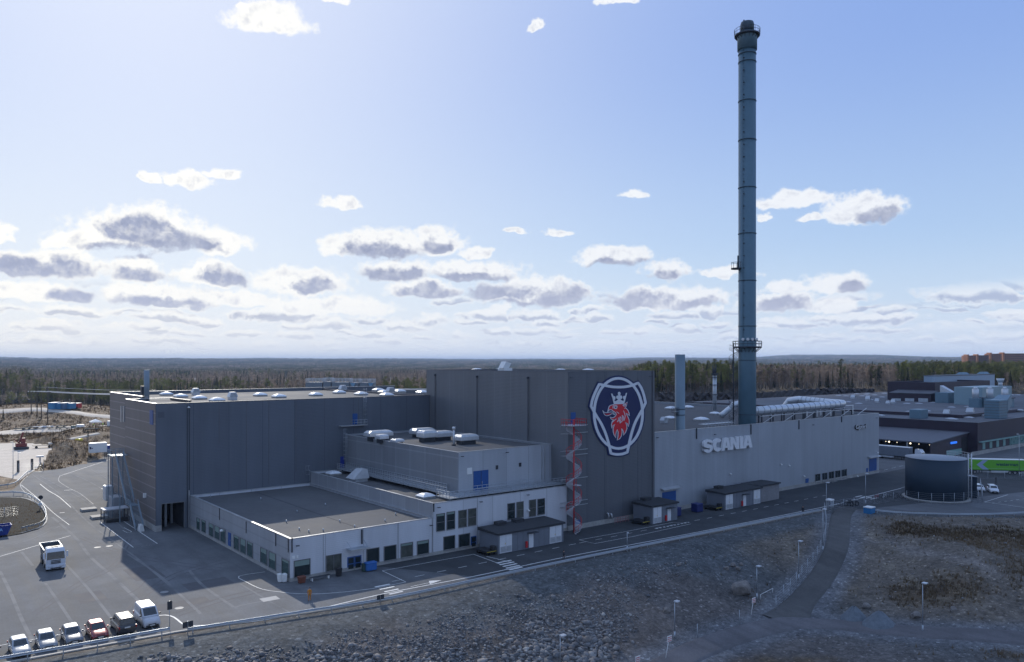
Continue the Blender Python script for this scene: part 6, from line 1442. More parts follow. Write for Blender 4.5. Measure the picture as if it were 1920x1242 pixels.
x,y=G(76,955); zc=Zp(933,x,y); t=thing('round_traffic_sign','round dark traffic sign seen from behind on the island corner','traffic sign',(x,y,0)); MB().cyl((x,y,0),(x,y,zc+.4),.05,GALV,n=6).build('pole',t); MB().cyl((x,y-.06,zc),(x,y-.1,zc),.45,STEELD,n=20).build('disc',t)
x,y=G(75,957); t=thing('white_junction_box','small white box on a post inside the island rail','box',(x,y,0)); MB().bbox(x-.3,x+.3,y-.2,y+.2,1.0,1.5,WHITE,.04).build('box',t); MB().cyl((x,y,0),(x,y,1.),.04,GALV,n=6).build('post',t)
# red and white marker boards on leaning posts
def marker(px,pb,pt,label,lean):
    x,y,z=T(px,pb); zt_=Zp(pt,x,y); t=thing('marker_board',label,'sign',(x,y,z),group='red and white marker boards on the slope')
    top=(x+lean[0],y+lean[1],zt_); MB().cyl((x,y,z-.2),top,.035,WHITE,n=5).build('post',t)
    b=MB(); w=.42; b.box(top[0]-w,top[0]+w,top[1]-.08,top[1]-.04,zt_-.5,zt_+.25,WHITE); o=b.build('board',t)
    b=MB(); 
    for k in range(3): b.box(top[0]-w+.05,top[0]+w-.05,top[1]-.09,top[1]-.081,zt_-.42+k*.22,zt_-.34+k*.22,RED)
    b.build('red_stripe',o)
marker(1408,1153,1127,'red and white marker board on a leaning post below the boulder',(.9,.2))
marker(1247,1238,1200,'red and white marker board on a leaning post under the slope lamp post',(1.0,.2))
marker(1195,1250,1234,'red and white marker board at the bottom edge left of the gravel road',(.0,.0))
x,y,z=T(1435,1128); t=thing('thin_rail','thin pale rail stretched beside the upper marker board','rail',(x,y,z)); b=MB(); a=T(1426,1124);c=T(1449,1112); b.cyl((a[0],a[1],a[2]+.7),(c[0],c[1],c[2]+.7),.04,WHITE,n=5); b.build('bar',t); b=MB()
for q in(a,c): b.cyl((q[0],q[1],q[2]-.1),(q[0],q[1],q[2]+.72),.04,WHITE,n=5)
b.build('post',t)
# gate cabinet at the top of the path
x,y=G(1556,962); t=thing('gate_cabinet','tall barred turnstile gate with a white top at the head of the path','gate',(x,y,0)); h=Zp(936,x,y)
b=MB(); b.bbox(x-.6,x+.7,y-.6,y+.6,h-.35,h,WHITE,.05); b.build('roof',t); b=MB()
for dx in(-.5,-.25,0,.25,.5):
    for dy in(-.5,.5): b.cyl((x+dx,y+dy,0),(x+dx,y+dy,h-.35),.04,GALV,n=5)
for k in range(6): b.box(x-.55,x+.55,y-.03,y+.03,.4+k*.4,.46+k*.4,GALV)
b.build('bars',t)
# mesh fences: posts and rails with thin wires
def fence(label,pts,h=2.,sp=3.,wires=7,ground=True,m=GALV,name='mesh_fence',r=.012):
    P=dense(pts,1.5) if len(pts)>2 else [Vector(pts[0]).lerp(Vector(pts[1]),k/12)[:] for k in range(13)]
    P=[(p[0],p[1]) for p in P]; hs=hgt(np.array([p[0] for p in P]),np.array([p[1] for p in P])) if ground else np.zeros(len(P))
    t=thing(name,label,'fence',(P[0][0],P[0][1],float(hs[0])))
    w=MB()
    for k in range(wires): w.tube([(p[0],p[1],z+.1+(h-.1)*k/(wires-1)) for p,z in zip(P,hs)],r,m,3)
    w.build('mesh_wire',t); tot=0; nxt=.01
    for i in range(len(P)-1):
        a=Vector((*P[i],hs[i])); c=Vector((*P[i+1],hs[i+1])); l=(c-a).length
        while nxt<=tot+l:
            p=a.lerp(c,(nxt-tot)/l); MB().cyl(tuple(p-Vector((0,0,.2))),tuple(p+Vector((0,0,h+.1))),.045,m,n=6).build('post',t); nxt+=sp
        tot+=l
    return t
fence('wire mesh fence in front of the round tank',[G(px,py) for px,py in((1700,941),(1727,945),(1749,947),(1772,947),(1795,946),(1818,944),(1842,940))],2.4,2.6,ground=False)
fence('wire mesh fence running back past the right side of the tank',[G(1842,940),G(1838,915)],2.4,3.2,ground=False)
fence('tall mesh fence down the left side of the curving path',[T(px,py)[:2] for px,py in((1546,966),(1549,990),(1548,1012),(1543,1032),(1528,1060),(1505,1088),(1480,1118),(1455,1140))],2.4,3.)
fence('wire mesh fence behind the gate cabinet along the bank edge',[G(px,py) for px,py in((1562,958),(1600,952),(1650,944),(1690,938))],2.,3.5,ground=False)
fence('wire mesh fence along the foot of the rubble slope',[T(px,py)[:2] for px,py in((1455,1146),(1400,1168),(1350,1184),(1290,1208),(1240,1240))],2.,9.,wires=5,r=.004)
fence('mesh gate and fence at the far left end of the yard',[G(px,py) for px,py in((35,888),(58,886),(82,884))],2.6,3.,ground=False)
fence('mesh fence inside the grassy island at the left edge',[G(px,py) for px,py in((-20,975),(5,972),(35,969))],2.,2.5,ground=False)
fence('long mesh fence behind the green lorry verge',[G(px,py) for px,py in((1822,897),(1870,898),(1930,900))],2.,4.,ground=False)

# bins, bench, entrance clutter
def bin_(px,py,label,m,w=.62,h=1.1,lid=None):
    x,y=G(px,py); t=thing('wheelie_bin',label,'bin',(x,y,.02)); b=MB(); b.hexa([(x-w*.4,y-.3,.1),(x+w*.4,y-.3,.1),(x+w*.4,y+.25,.1),(x-w*.4,y+.25,.1),(x-w*.5,y-.4,h),(x+w*.5,y-.4,h),(x+w*.5,y+.35,h),(x-w*.5,y+.35,h)],m); b.build('body',t)
    MB().bbox(x-w*.53,x+w*.53,y-.43,y+.4,h+.003,h+.09,lid or m,.03).build('lid',t); b=MB(); b.cyl((x-w*.4,y+.3,.1),(x-w*.3,y+.3,.1),.1,TYRE,n=10); b.cyl((x+w*.3,y+.3,.1),(x+w*.4,y+.3,.1),.1,TYRE,n=10); b.build('wheel',t)
bin_(525,1092,'left white wheelie bin at the corner of the low wing',WHITE); bin_(532.5,1092,'right white wheelie bin at the corner of the low wing',WHITE)
bin_(565.5,1094,'rusty brown planter bin under the first front window',mat('rust_brown',(.16,.05,.03),.8),1.,.9)
bin_(635,1081,'black litter bin left of the blue entrance door',BLACK,.75,1.15)
x,y=G(600,1087); t=thing('bench','dark slatted bench with white legs under the front windows','bench',(x,y,.02)); b=MB()
for k in range(3): b.box(x-1.5,x+1.5,y-.28+k*.2,y-.12+k*.2,.46,.52,STEELD)
b.build('seat',t)
for s in(-1,1): MB().box(x+s*1.25-.06,x+s*1.25+.06,y-.28,y+.25,.02,.457,WHITE).build('leg',t)
bp=mat('bin_blue',(.02,.12,.38),.5)
x,y=G(695,1071); t=thing('blue_container_bin','blue rounded waste container right of the entrance door','bin',(x,y,.02)); b=MB(); b.bbox(x-.85,x+.85,y-.45,y+.5,.15,1.15,bp,.12); b.build('body',t); MB().bbox(x-.9,x+.9,y-.5,y+.55,1.155,1.35,bp,.1).build('lid',t)
x,y=G(684,1072); t=thing('grey_container_bin','dark green waste bin squeezed beside the blue container','bin',(x,y,.02)); MB().bbox(x-.4,x+.4,y-.3,y+.35,.05,1.1,mat('bin_green',(.03,.06,.05),.6),.06).build('body',t); MB().bbox(x-.43,x+.43,y-.33,y+.38,1.105,1.2,MATS['bin_green'],.03).build('lid',t)
for px,py,l in((1266,975,'dark blue skip bin beside the short kiosk and hall gate'),(1307,960,'dark blue skip bin left of the far kiosk')):
    x,y=G(px,py); y=max(y,101); x=onY(px,y); t=thing('blue_waste_bin',l,'bin',(x,y,.02)); MB().bbox(x-1.,x+1.,y-.8,y+.8,.1,1.6,mat('bin_navy',(.01,.02,.12),.5),.1).build('body',t); MB().bbox(x-1.05,x+1.05,y-.85,y+.85,1.605,1.75,MATS['bin_navy'],.06).build('lid',t)
for px,l in((910,'dark flatbed cart at the left end of the nearest kiosk'),(1192,'dark flatbed cart at the left end of the short kiosk'),(1331,'dark flatbed cart at the left end of the far kiosk')):
    x=onY(px,100); y=100.; x=min(x,x); t=thing('flatbed_cart',l,'cart',(x,y,.02),group='carts parked beside the kiosks')
    xx={910:75.6,1192:112.4,1331:135.0}[px]; MB().bbox(xx-1.,xx+.9,y-1.2,y+2.,.45,.75,BLACK,.04).build('bed',t); MB().bbox(xx+.1,xx+.9,y-1.2,y-.4,.75,1.45,BLACK,.06).build('cabinet',t)
    MB().box(xx-1.02,xx+.92,y-1.23,y-1.205,.6,.68,mat('hazard_yellow',(.5,.38,.03),.5)).build('hazard_strip',t)
    for s in(-.8,.7):
        for q in(-.9,1.6): MB().cyl((xx+s-.06,y+q,.22),(xx+s+.06,y+q,.22),.2,TYRE,n=10).build('wheel',t)
x,y=G(1630,962); t=thing('blue_crate','blue crate with a white lid on the gravel beside the path head','crate',(x,y,.0)); MB().bbox(x-.95,x+.95,y-.8,y+.8,-.1,1.1,mat('crate_blue',(.02,.16,.36),.5),.08).build('body',t); MB().bbox(x-1.,x+1.,y-.85,y+.85,1.105,1.3,WHITE,.06).build('lid',t)

# bicycles and a motorbike
def bike(label,px,py,rz,m=STEELD,name='bicycle',cat='bicycle',s=1.,heavy=False):
    x,y=G(px,py); t=thing(name,label,cat,(0,0,0)); r=.34
    for yy in(-.52,.52):
        b=MB(); b.tube([(0,yy+r*cos(a),r+r*sin(a)) for a in np.linspace(0,2*pi,18,endpoint=False)],.10 if heavy else .03,TYRE,5,True)
        for a in np.linspace(0,pi,4,endpoint=False): b.cyl((0,yy-r*cos(a),r-r*sin(a)),(0,yy+r*cos(a),r+r*sin(a)),.008 if not heavy else .03,RIM,n=3)
        b.build('wheel',t)
    b=MB(); q=.05 if heavy else .022
    for a,c in(((0,-.52,r),(0,-.38,.86)),((0,-.40,.78),(0,.18,.80)),((0,-.40,.74),(0,.08,.32)),((0,.08,.32),(0,.22,.88)),((0,.22,.80),(0,.52,r)),((0,.08,.32),(0,.52,r))): b.cyl(a,c,q,m,n=5)
    if heavy: b.bbox(-.16,.16,-.25,.3,.3,.72,m,.05); b.bbox(-.13,.13,-.35,.1,.72,.95,m,.05)
    b.build('frame',t); MB().bbox(-.08,.08,.1,.42 if not heavy else .7,.88,.95,BLACK,.03).build('saddle',t)
    MB().tube([(-.3,-.3,1.02),(-.2,-.42,1.0),(.2,-.42,1.),(.3,-.3,1.02)],.025,m,5).build('handlebar',t)
    t.location=(x,y,.02); t.rotation_euler=(0,0,rz); t.scale=(s,s,s)
bike('black motorbike parked on the path head just below the road edge line',1592,949,radians(60),BLACK,'motorbike','motorbike',1.35,True)
bike('second dark motorbike leaning right against the first one',1602,949,radians(70),BLACK,'motorbike','motorbike',1.3,True)
bike('bicycle leaning alone left of the parked motorbikes',1578,949,radians(20))
for k,(px,py,l) in enumerate(((1643,937,'reddish bicycle at the left of the rack near the round tank'),(1651,936,'bicycle in the middle of the rack near the round tank'),(1659,935,'pale bicycle at the right of the rack near the round tank'))): bike(l,px,py,radians(55+10*k),[RED,STEELD,GALV2][k],s=1.1)
bike('dark bicycle close to the left foot of the round tank',1676,932,radians(50),BLACK,s=1.2); bike('dark bicycle touching the concrete base of the round tank',1685,935,radians(40),BLACK,s=1.2)

# ================================================================ FAR LEFT SITE
WOOD=mat('pole_wood',(.07,.055,.045),.85,var=.1)
poles=[]
for px,pb,pt,l in((58.5,777,737,'wooden power pole, leftmost of the four on the heath'),(69.5,783,726,'wooden power pole, second from the left on the heath'),(77.5,787,737,'wooden power pole, third from the left on the heath'),(89.5,794,726,'nearest wooden power pole, right of the other three on the heath')):
    x,y,z=T(px,pb); zt_=Zp(pt,x,y); t=thing('power_pole',l,'power pole',(x,y,z),group='power poles on the dry heath'); MB().cyl((x,y,z-.5),(x,y,zt_),.24,WOOD,.15,n=8).build('pole',t)
    zc=Zp(736,x,y); b=MB(); b.beam((x-1.6*RT[0],y-1.6*RT[1],zc),(x+1.6*RT[0],y+1.6*RT[1],zc),.2,.2,WOOD); b.build('crossarm',t); b=MB()
    for s in(-1.4,0,1.4): b.lathe([(.05,zc+.1),(.22,zc+.2),(.22,zc+.55),(.05,zc+.7)],WHITE,x+s*RT[0],y+s*RT[1],8)
    b.build('insulator',t); poles.append((x,y,zc+.6,zt_))
t=thing('overhead_wires','bundle of pale overhead wires running from the power poles behind the warehouse','wires',(*poles[0][:2],poles[0][2]))
for i,(x,y,z,zt_) in enumerate(poles):
    ex,ey=DL(330,300); ze_=Zp(741.5,ex,ey)
    b=MB(); b.tube([(x+(ex-x)*k/14,y+(ey-y)*k/14,z+(ze_+i*.25-z)*k/14-2.2*4*(k/14)*(1-k/14)*.25) for k in range(15)],.085,GALV2,4); b.build('wire',t)
for i in(1,3):
    x,y,z,zt_=poles[i]; ex,ey=DL(330,300); b=MB(); b.tube([(x+(ex-x)*k/14,y+(ey-y)*k/14,zt_+(Zp(731+i,ex,ey)-zt_)*k/14-.4*sin(pi*k/14)) for k in range(15)],.035,GALV2,4); b.build('wire',t)
def draped(pxs,w,name,m,lift=.25,cross=7,**k): return drape([T(*p)[:2] for p in pxs],w,m,name,lift,cross,step=4.)
draped(((-80,776),(0,772),(40,769),(80,768),(130,773),(180,779),(260,788)),9,'gravel_track',sandm,.35)
draped(((120,767),(160,765),(200,764),(260,763)),9,'upper_gravel_track',sandm,.35)
draped(((-60,818),(0,814),(30,810),(100,806),(180,803),(260,801)),15,'storage_track',sandm,.35)
draped(((90,832),(130,824),(160,818),(185,813)),3,'side_track',sandm,.2)
def quad_obj(name,label,cat,px,pb,w,d,h,m,roofm=None,part='body',z=None,group=None,rz=AN-pi/2):
    x,y,z0=T(px,pb,.3) if z is None else (*G(px,pb,z),z); t=thing(name,label,cat,(x,y,z0),rz,group=group)
    b=MB(); b.bbox(-w/2,w/2,0,d,.12,h,m,.06); b.v=[(a+x,c+y,e+z0) for a,c,e in b.v]; b.build(part,t)
    if roofm: b=MB(); b.bbox(-w/2-.05,w/2+.05,-.05,d+.05,h+.005,h+.12,roofm,.04); b.v=[(a+x,c+y,e+z0) for a,c,e in b.v]; b.build('roof',t)
    return t,x,y,z0
CBL=mat('container_blue',(.04,.20,.38),.5,.1,var=.1,vs=1)
for k,(px,l) in enumerate(((95,'leftmost blue shipping container at the forest edge'),(105.5,'second blue shipping container at the forest edge'),(115,'third, greyer blue shipping container at the forest edge'),(125,'rightmost blue shipping container at the forest edge'))):
    quad_obj('shipping_container',l,'container',px,768,3.1,6,3.3-(k%2)*.3,CBL if k!=2 else mat('container_greyblue',(.08,.15,.25),.5),WHITE if k in(0,3) else None,group='blue shipping containers at the forest edge')
t,x,y,z=quad_obj('red_lorry','small red lorry parked right of the blue containers','lorry',140,766,3.2,4,2.6,RED,WHITE)
b=MB(); 
for s in(-1.2,1.2): b.cyl((x+s,y-.2,z+.45),(x+s,y+.1,z+.45),.45,TYRE,n=10)
b.v=[tuple(v) for v in b.v]; b.build('wheel',t)
t,x,y,z=quad_obj('site_cabin','white site cabin with a dark doorway right of the tent','cabin',206,801,2.6,2.4,2.4,WHITE,WHITE); b=MB(); b.box(x+.2,x+1.,y-.4,y-.2,z+.2,z+2.,STEELD); b.build('door',t)
quad_obj('white_tool_chest','long white chest left of the pop-up tent','chest',149,802,3.,1.6,1.2,WHITE,WHITE); quad_obj('teal_pallet_box','dark teal pallet box beside the white chest','box',136,803,1.8,1.4,1.,mat('teal',(.03,.09,.11),.6),None)
x,y,z=T(179,800,.3); t=thing('popup_tent','white pop-up tent over the two workers','tent',(x,y,z)); b=MB(); zt_=Zp(790,x,y); w=2.2
b.add([(x-w,y-w,z+2.3),(x+w,y-w,z+2.3),(x+w,y+w,z+2.3),(x-w,y+w,z+2.3),(x-w,y-w,z+1.9),(x+w,y-w,z+1.9),(x+w,y+w,z+1.9),(x-w,y+w,z+1.9),(x,y,z+3.4)],[(0,1,8),(1,2,8),(2,3,8),(3,0,8),(4,5,1,0),(5,6,2,1),(6,7,3,2),(7,4,0,3)],WHITE); b.build('canopy',t)
for sx_,sy_ in((-1,-1),(1,-1),(1,1),(-1,1)): MB().cyl((x+sx_*w*.97,y+sy_*w*.97,z),(x+sx_*w*.97,y+sy_*w*.97,z+1.95),.05,GALV,n=5).build('leg',t)
# racks of pipes and timber on the pad
PIL=mat('pipe_dark',(.05,.055,.05),.7,var=.2); PIP=mat('plastic_sheet',(.5,.52,.55),.4,var=.2)
racks=((35,807,5,'dark pipe stack at the left end of the storage track'),(48,806,4,'dark pipe stack second from the left on the storage track'),(60,805,5,'dark timber stack third from the left on the storage track'),(72,804,6,'timber stack under white sheeting on the storage track'),(88,803,6,'long timber stack under white sheeting on the storage track'),(98,806,5,'low dark pipe rack in the middle of the storage track'),(112,802,5,'dark crate rack right of the middle of the storage track'),(118,806,5,'long low pipe rack nearest the side track'),(148,808,7,'long low pipe rack in front of the white chest'),(170,808,6,'long low pipe rack below the workers'))
for i,(px,py,n,l) in enumerate(racks):
    x,y,z=T(px,py,.3); t=thing('pipe_rack',l,'rack',(x,y,z),group='stacked pipes and timber on the storage track'); b=MB(); W_=n*.9
    for k in range(4): b.cyl((x-W_/2*RT[0]+k*.4*FW[0],y-W_/2*RT[1]+k*.4*FW[1],z+.75),(x+W_/2*RT[0]+k*.4*FW[0],y+W_/2*RT[1]+k*.4*FW[1],z+.75),.2,PIP if 'white' in l else PIL,n=6)
    b.build('load',t); b=MB()
    for s in(-.35,.35): b.beam((x+s*W_*RT[0],y+s*W_*RT[1],z+.45),(x+s*W_*RT[0]+1.4*FW[0],y+s*W_*RT[1]+1.4*FW[1],z+.45),.15,.2,PIL); b.box(x+s*W_*RT[0]-.08,x+s*W_*RT[0]+.08,y+s*W_*RT[1]-.08,y+s*W_*RT[1]+.08,z-.3,z+.4,PIL)
    b.build('trestle',t)
# drill rig
x,y=G(40,843); t=thing('drill_rig','dark red tracked drilling rig at the edge of the sandy yard','machine',(x,y,0)); RR=mat('rig_red',(.17,.03,.025),.6,var=.15,vs=1)
for s in(-1,1): MB().bbox(x-2.2,x+2.2,y+s*1.1-.35,y+s*1.1+.35,.05,.95,STEELD,.2).build('track',t)
b=MB(); b.bbox(x-1.7,x+1.6,y-1.3,y+1.3,1.,2.3,RR,.15); b.build('body',t); MB().bbox(x-.2,x+1.2,y-1.2,y+.6,2.3,4.,RR,.15).build('cab',t)
b=MB(); b.beam((x-.8,y,2.),(x+.6,y,6.),.6,.5,RR); b.beam((x-.3,y,1.8),(x-2.2,y,3.8),.35,.35,RR); b.build('mast',t)
for s,(dx,dy,l) in enumerate(((6.,0.5,'pale timber trailer right of the drilling rig'),)):
    t=thing('flat_trailer',l,'trailer',(x+dx,y+dy,0)); b=MB(); b.box(x+dx-2.5,x+dx+3.5,y+dy-1,y+dy+1,.9,1.1,mat('pale_wood',(.35,.30,.22),.8)); b.build('deck',t)
    for q in(-1.5,2.5): MB().cyl((x+dx+q,y+dy-1.1,.45),(x+dx+q,y+dy-.8,.45),.45,TYRE,n=12).build('wheel',t)
# swap body on legs and its blue tractor
x,y=G(184,861); t=thing('swap_body','white box swap body standing on four thin legs','container',(x,y,0)); hb_=Zp(849,x,y); ht_=Zp(831,x,y)
b=MB(); b.bbox(x-2.3,x+2.6,y-.0,y+2.5,hb_,ht_,WHITE,.06); b.build('box',t)
for sx_ in(-2.2,2.4):
    for sy_ in(.2,2.3): MB().box(x+sx_-.06,x+sx_+.06,y+sy_-.06,y+sy_+.06,0,hb_+.05,STEELD).build('leg',t)
b=MB(); b.box(x-2.45,x-2.0,y-.02,y-.003,hb_+1.2,hb_+2.,mat('navy_mark',(.02,.03,.1),.5,var=0)); b.box(x-1.9,x-1.5,y-.02,y-.003,hb_+1.3,hb_+1.6,MATS['navy_mark']); b.build('side_mark',t)
x2_,y2_=G(207,853); t=thing('blue_tractor_unit','small blue truck cab behind the white swap body','truck',(x2_,y2_,0)); b=MB(); b.bbox(x2_-1.6,x2_+1.4,y2_,y2_+2.3,.6,3.2,mat('truck_blue',(.01,.04,.25),.4),.15); b.build('cab',t)
for q in(-.9,.9): MB().cyl((x2_+q,y2_-.1,.5),(x2_+q,y2_+.25,.5),.5,TYRE,n=12).build('wheel',t)
x,y,z=T(148,834); t=thing('yellow_hose_reel','bright yellow hose drum lying on the dry mound','drum',(x,y,z)); b=MB(); b.cyl((x-.9,y,z+1.),(x+.9,y,z+1.),1.15,mat('bright_yellow',(.7,.55,.02),.5),n=16); b.build('drum',t); b=MB(); b.cyl((x-1.02,y,z+1.),(x-.9,y,z+1.),1.3,MATS['bright_yellow'],n=16); b.cyl((x+.9,y,z+1.),(x+1.02,y,z+1.),1.3,MATS['bright_yellow'],n=16); b.build('flange',t)
x,y=G(75,873); t=thing('gate_cabinet','pale gate control box beside the far yard gate','cabinet',(x,y,0)); MB().bbox(x-1.,x+1.,y-.4,y+.4,2.4,2.9,WHITE,.08).build('roof',t); MB().bbox(x-.2,x+.2,y-.2,y+.2,0,2.4,GALV,.04).build('column',t)
x,y=G(34,886); t=thing('gate_pillar','dark steel gate pillar left of the far yard gate','gate post',(x,y,0)); MB().bbox(x-.3,x+.3,y-.3,y+.3,0,3.4,STEELD,.05).build('post',t)
x,y=G(60,881); t=thing('gate_pillar','dark steel gate pillar in the middle of the far yard gate','gate post',(x,y,0)); MB().bbox(x-.3,x+.3,y-.3,y+.3,0,3.2,STEELD,.05).build('post',t)

# ================================================================ PEOPLE
SKIN=mat('skin',(.45,.26,.19),.6,var=0); HAIR=mat('hair_dark',(.03,.02,.015),.7,var=0)
def person(label,loc,rz,jacket,trousers,hat=None,stride=.18,arm=0.,group=None,arms=None):
    """one continuous skinned figure, 1.78 m, facing -y"""
    s=stride; V_=[(0,0,.95)]; E_=[]; R_=[.15]
    def ad(p,r,par): V_.append(p); R_.append(r); E_.append((par,len(V_)-1)); return len(V_)-1
    ch_=ad((0,0,1.18),.145,0); up=ad((0,-.01,1.38),.17,ch_); nk=ad((0,-.01,1.50),.06,up); hd=ad((0,-.02,1.60),.085,nk); ht=ad((0,-.015,1.70),.09,hd); top=ad((0,-.01,1.765),.06,ht); nose=ad((0,-.125,1.63),.018,hd)
    for sg,st_ in((-1,s),(1,-s)):
        ad((sg*.085,-.005,1.64),.02,hd)
        h=ad((sg*.10,0,.90),.10,0); k=ad((sg*.11,-st_*.6-.03,.50),.068,h); a=ad((sg*.11,-st_*.6+st_*.1+ .04*(1 if st_<0 else 0),.09),.045,k); f=ad((sg*.12,a and V_[a][1]-.10,.035),.04,a); ad((sg*.125,V_[a][1]-.19,.03),.03,f)
        sh=ad((sg*.20,0,1.40),.07,up); e=ad((sg*.27,.03+st_*.5,1.12),.048,sh)
        w=ad((sg*.27,-.08+st_*.7-arm,.90+arm*.9),.032,e); pm=ad((sg*.265,V_[w][1]-.02-arm*.2,V_[w][2]-.07+arm*.3),.036,w)
        for q in range(4): 
            b0=ad((sg*.265+.018*(q-1.5)*.6,V_[pm][1]-.02*(q-1.5),V_[pm][2]-.055-(.008 if q in(1,2) else 0)),.0105,pm); ad((V_[b0][0]-sg*.01,V_[b0][1]-.012,V_[b0][2]-.035),.0085,b0)
        t0=ad((sg*.24,V_[pm][1]-.035,V_[pm][2]+.0),.011,pm); ad((sg*.235,V_[t0][1]-.02,V_[t0][2]-.03),.009,t0)
    me=bpy.data.meshes.new('body'); me.from_pydata(V_,E_,[]); ob=bpy.data.objects.new('tmp',me); COL.objects.link(ob)
    sk_=ob.modifiers.new('s','SKIN'); sk_.use_smooth_shade=True
    for i,r in enumerate(R_): me.skin_vertices[0].data[i].radius=(r,r*(.72 if i in(0,1,2) else 1)) ; me.skin_vertices[0].data[i].use_root=(i==0)
    ob.modifiers.new('b','SUBSURF').levels=1
    dg=bpy.context.evaluated_depsgraph_get(); dg.update(); m2=bpy.data.meshes.new_from_object(ob.evaluated_get(dg)); bpy.data.objects.remove(ob)
    m2.materials.clear()
    for m in(SKIN,jacket,trousers,BLACK): m2.materials.append(m)
    for p in m2.polygons:
        c=p.center; x,z=abs(c.x),c.z
        p.material_index=3 if z<.10 else 2 if (z<.95 and x<.2) else 1 if (z<1.49 and not(x>.22 and z<.90+arm*.9)) else 0
        p.use_smooth=True
    t=thing('person',label,'person',loc,rz,group=group); o=bpy.data.objects.new('body',m2); COL.objects.link(o); o.parent=t
    b=MB(); L=[]
    for z,r in((1.66,.100),(1.70,.106),(1.75,.095),(1.79,.06),(1.80,.01)): L.append([(r*cos(a),r*1.12*sin(a)+.0,z) for a in np.linspace(0,2*pi,12,endpoint=False)])
    b.loft(L,hat or HAIR,True,True,True); 
    if hat: b.loft([[(.115*cos(a),.15*sin(a)-.02,z) for a in np.linspace(0,2*pi,12,endpoint=False)] for z in(1.665,1.685)],hat)
    h_=b.build('helmet' if hat else 'hair',None); h_.parent=t
    b=MB(); 
    for sg in(-1,1): b.box(sg*.035-.012,sg*.035+.012,-.107,-.098,1.645,1.658,BLACK)
    e_=b.build('eyes',None); e_.parent=t; b=MB(); b.box(-.025,.025,-.104,-.096,1.575,1.583,mat('lips',(.3,.1,.09),.5,var=0)); m_=b.build('mouth',None); m_.parent=t
    return t
DKJ=mat('dark_jacket',(.015,.016,.022),.8,var=.1); DKT=mat('dark_trousers',(.02,.022,.03),.8,var=.1); ORJ=mat('orange_workwear',(.45,.17,.01),.7,var=.1); YLJ=mat('yellow_hi_vis',(.45,.65,.03),.6,var=.05); GRT=mat('grey_trousers',(.07,.075,.085),.8)
x,y=G(1057,1053.5); person('person in dark clothes with a small white cap detail walking at the kerb near the tower',(x,y,.02),radians(60),DKJ,GRT,stride=.25)
x,y=G(1505.5,965.6); person('person in dark clothes walking at the kerb left of the path head',(x,y,.02),radians(-70),DKJ,DKT,stride=.2)
x,y=G(580.5,1127.5); t=person('worker in orange overalls standing on the yard before the low wing',(x,y,.02),radians(150),ORJ,ORJ,mat('dark_cap',(.02,.02,.03),.6),stride=.1)
COL.objects  # people stay top-level
for o in bpy.data.objects:
    if o.get('label','').startswith('person in dark clothes with'): o['label']='person in dark jacket and grey trousers walking at the kerb in front of the tower'
for px,py,l in((175.5,801,'worker in a yellow jacket standing left under the white tent'),(193,800,'worker in a yellow jacket standing between the tent and the cabin')):
    x,y,z=T(px,py,.35); person(l,(x,y,z),radians(20),YLJ,DKT,WHITE,stride=.1)
# ================================================================ ROCKS, GRAVEL
def rock_mat(name,c0,c1):
    m=bpy.data.materials.new(name); m.use_nodes=True; t=NT(m.node_tree); b=t.n['Principled BSDF']
    g=t.N('ShaderNodeNewGeometry'); r=g.outputs['Random Per Island']; p=g.outputs['Position']
    c=t.MIX(t.MR(r,0,1,0,1,False),tuple(c0)+(1,),tuple(c1)+(1,)); c=t.MIX(t.MR(t.M('FRACT',t.M('MULTIPLY',r,7.3)),.86,.98,0,.8),c,(.42,.40,.37,1)); c=t.MIX(t.MR(t.M('FRACT',t.M('MULTIPLY',r,13.7)),.7,.9,0,.6),c,(.14,.105,.085,1))
    v=t.V('SCALE',c); t.C(t.MR(t.NOI(p,4.,5,.65),.3,.7,.75,1.25,False),v.node.inputs['Scale']); t.l.new(v,b.inputs['Base Color']); b.inputs['Roughness'].default_value=.9; return m
RK=rock_mat('rock',(.10,.105,.115),(.24,.23,.225))
def ico():
    bm=bmesh.new(); bmesh.ops.create_icosphere(bm,subdivisions=1,radius=1); v=np.array([x.co[:] for x in bm.verts]); f=np.array([[q.index for q in x.verts] for x in bm.faces]); bm.free(); return v,f
IV,IF=ico()
def rocks(name,P,S,m,label=None,flat=.65,**k):
    n=len(P); z=hgt(P[:,0],P[:,1]); V=np.zeros((n,12,3))
    jit=1+rng.normal(0,.2,(n,12,1)); base=IV[None]*jit
    sc=S[:,None,None]*np.stack([rng.uniform(.7,1.3,n),rng.uniform(.7,1.3,n),rng.uniform(.5,.9,n)*flat*1.3],1)[:,None,:]
    a=rng.uniform(0,2*pi,n); tl=rng.normal(0,.4,n); b=base*sc
    y2=b[...,1]*np.cos(tl)[:,None]-b[...,2]*np.sin(tl)[:,None]; z2=b[...,1]*np.sin(tl)[:,None]+b[...,2]*np.cos(tl)[:,None]
    V[...,0]=b[...,0]*np.cos(a)[:,None]-y2*np.sin(a)[:,None]+P[:,0][:,None]; V[...,1]=b[...,0]*np.sin(a)[:,None]+y2*np.cos(a)[:,None]+P[:,1][:,None]; V[...,2]=z2+(z+S*.12)[:,None]
    F=(IF[None]+(np.arange(n)*12)[:,None,None]).reshape(-1,3)
    return npmesh(name,V.reshape(-1,3),F,m,**k)
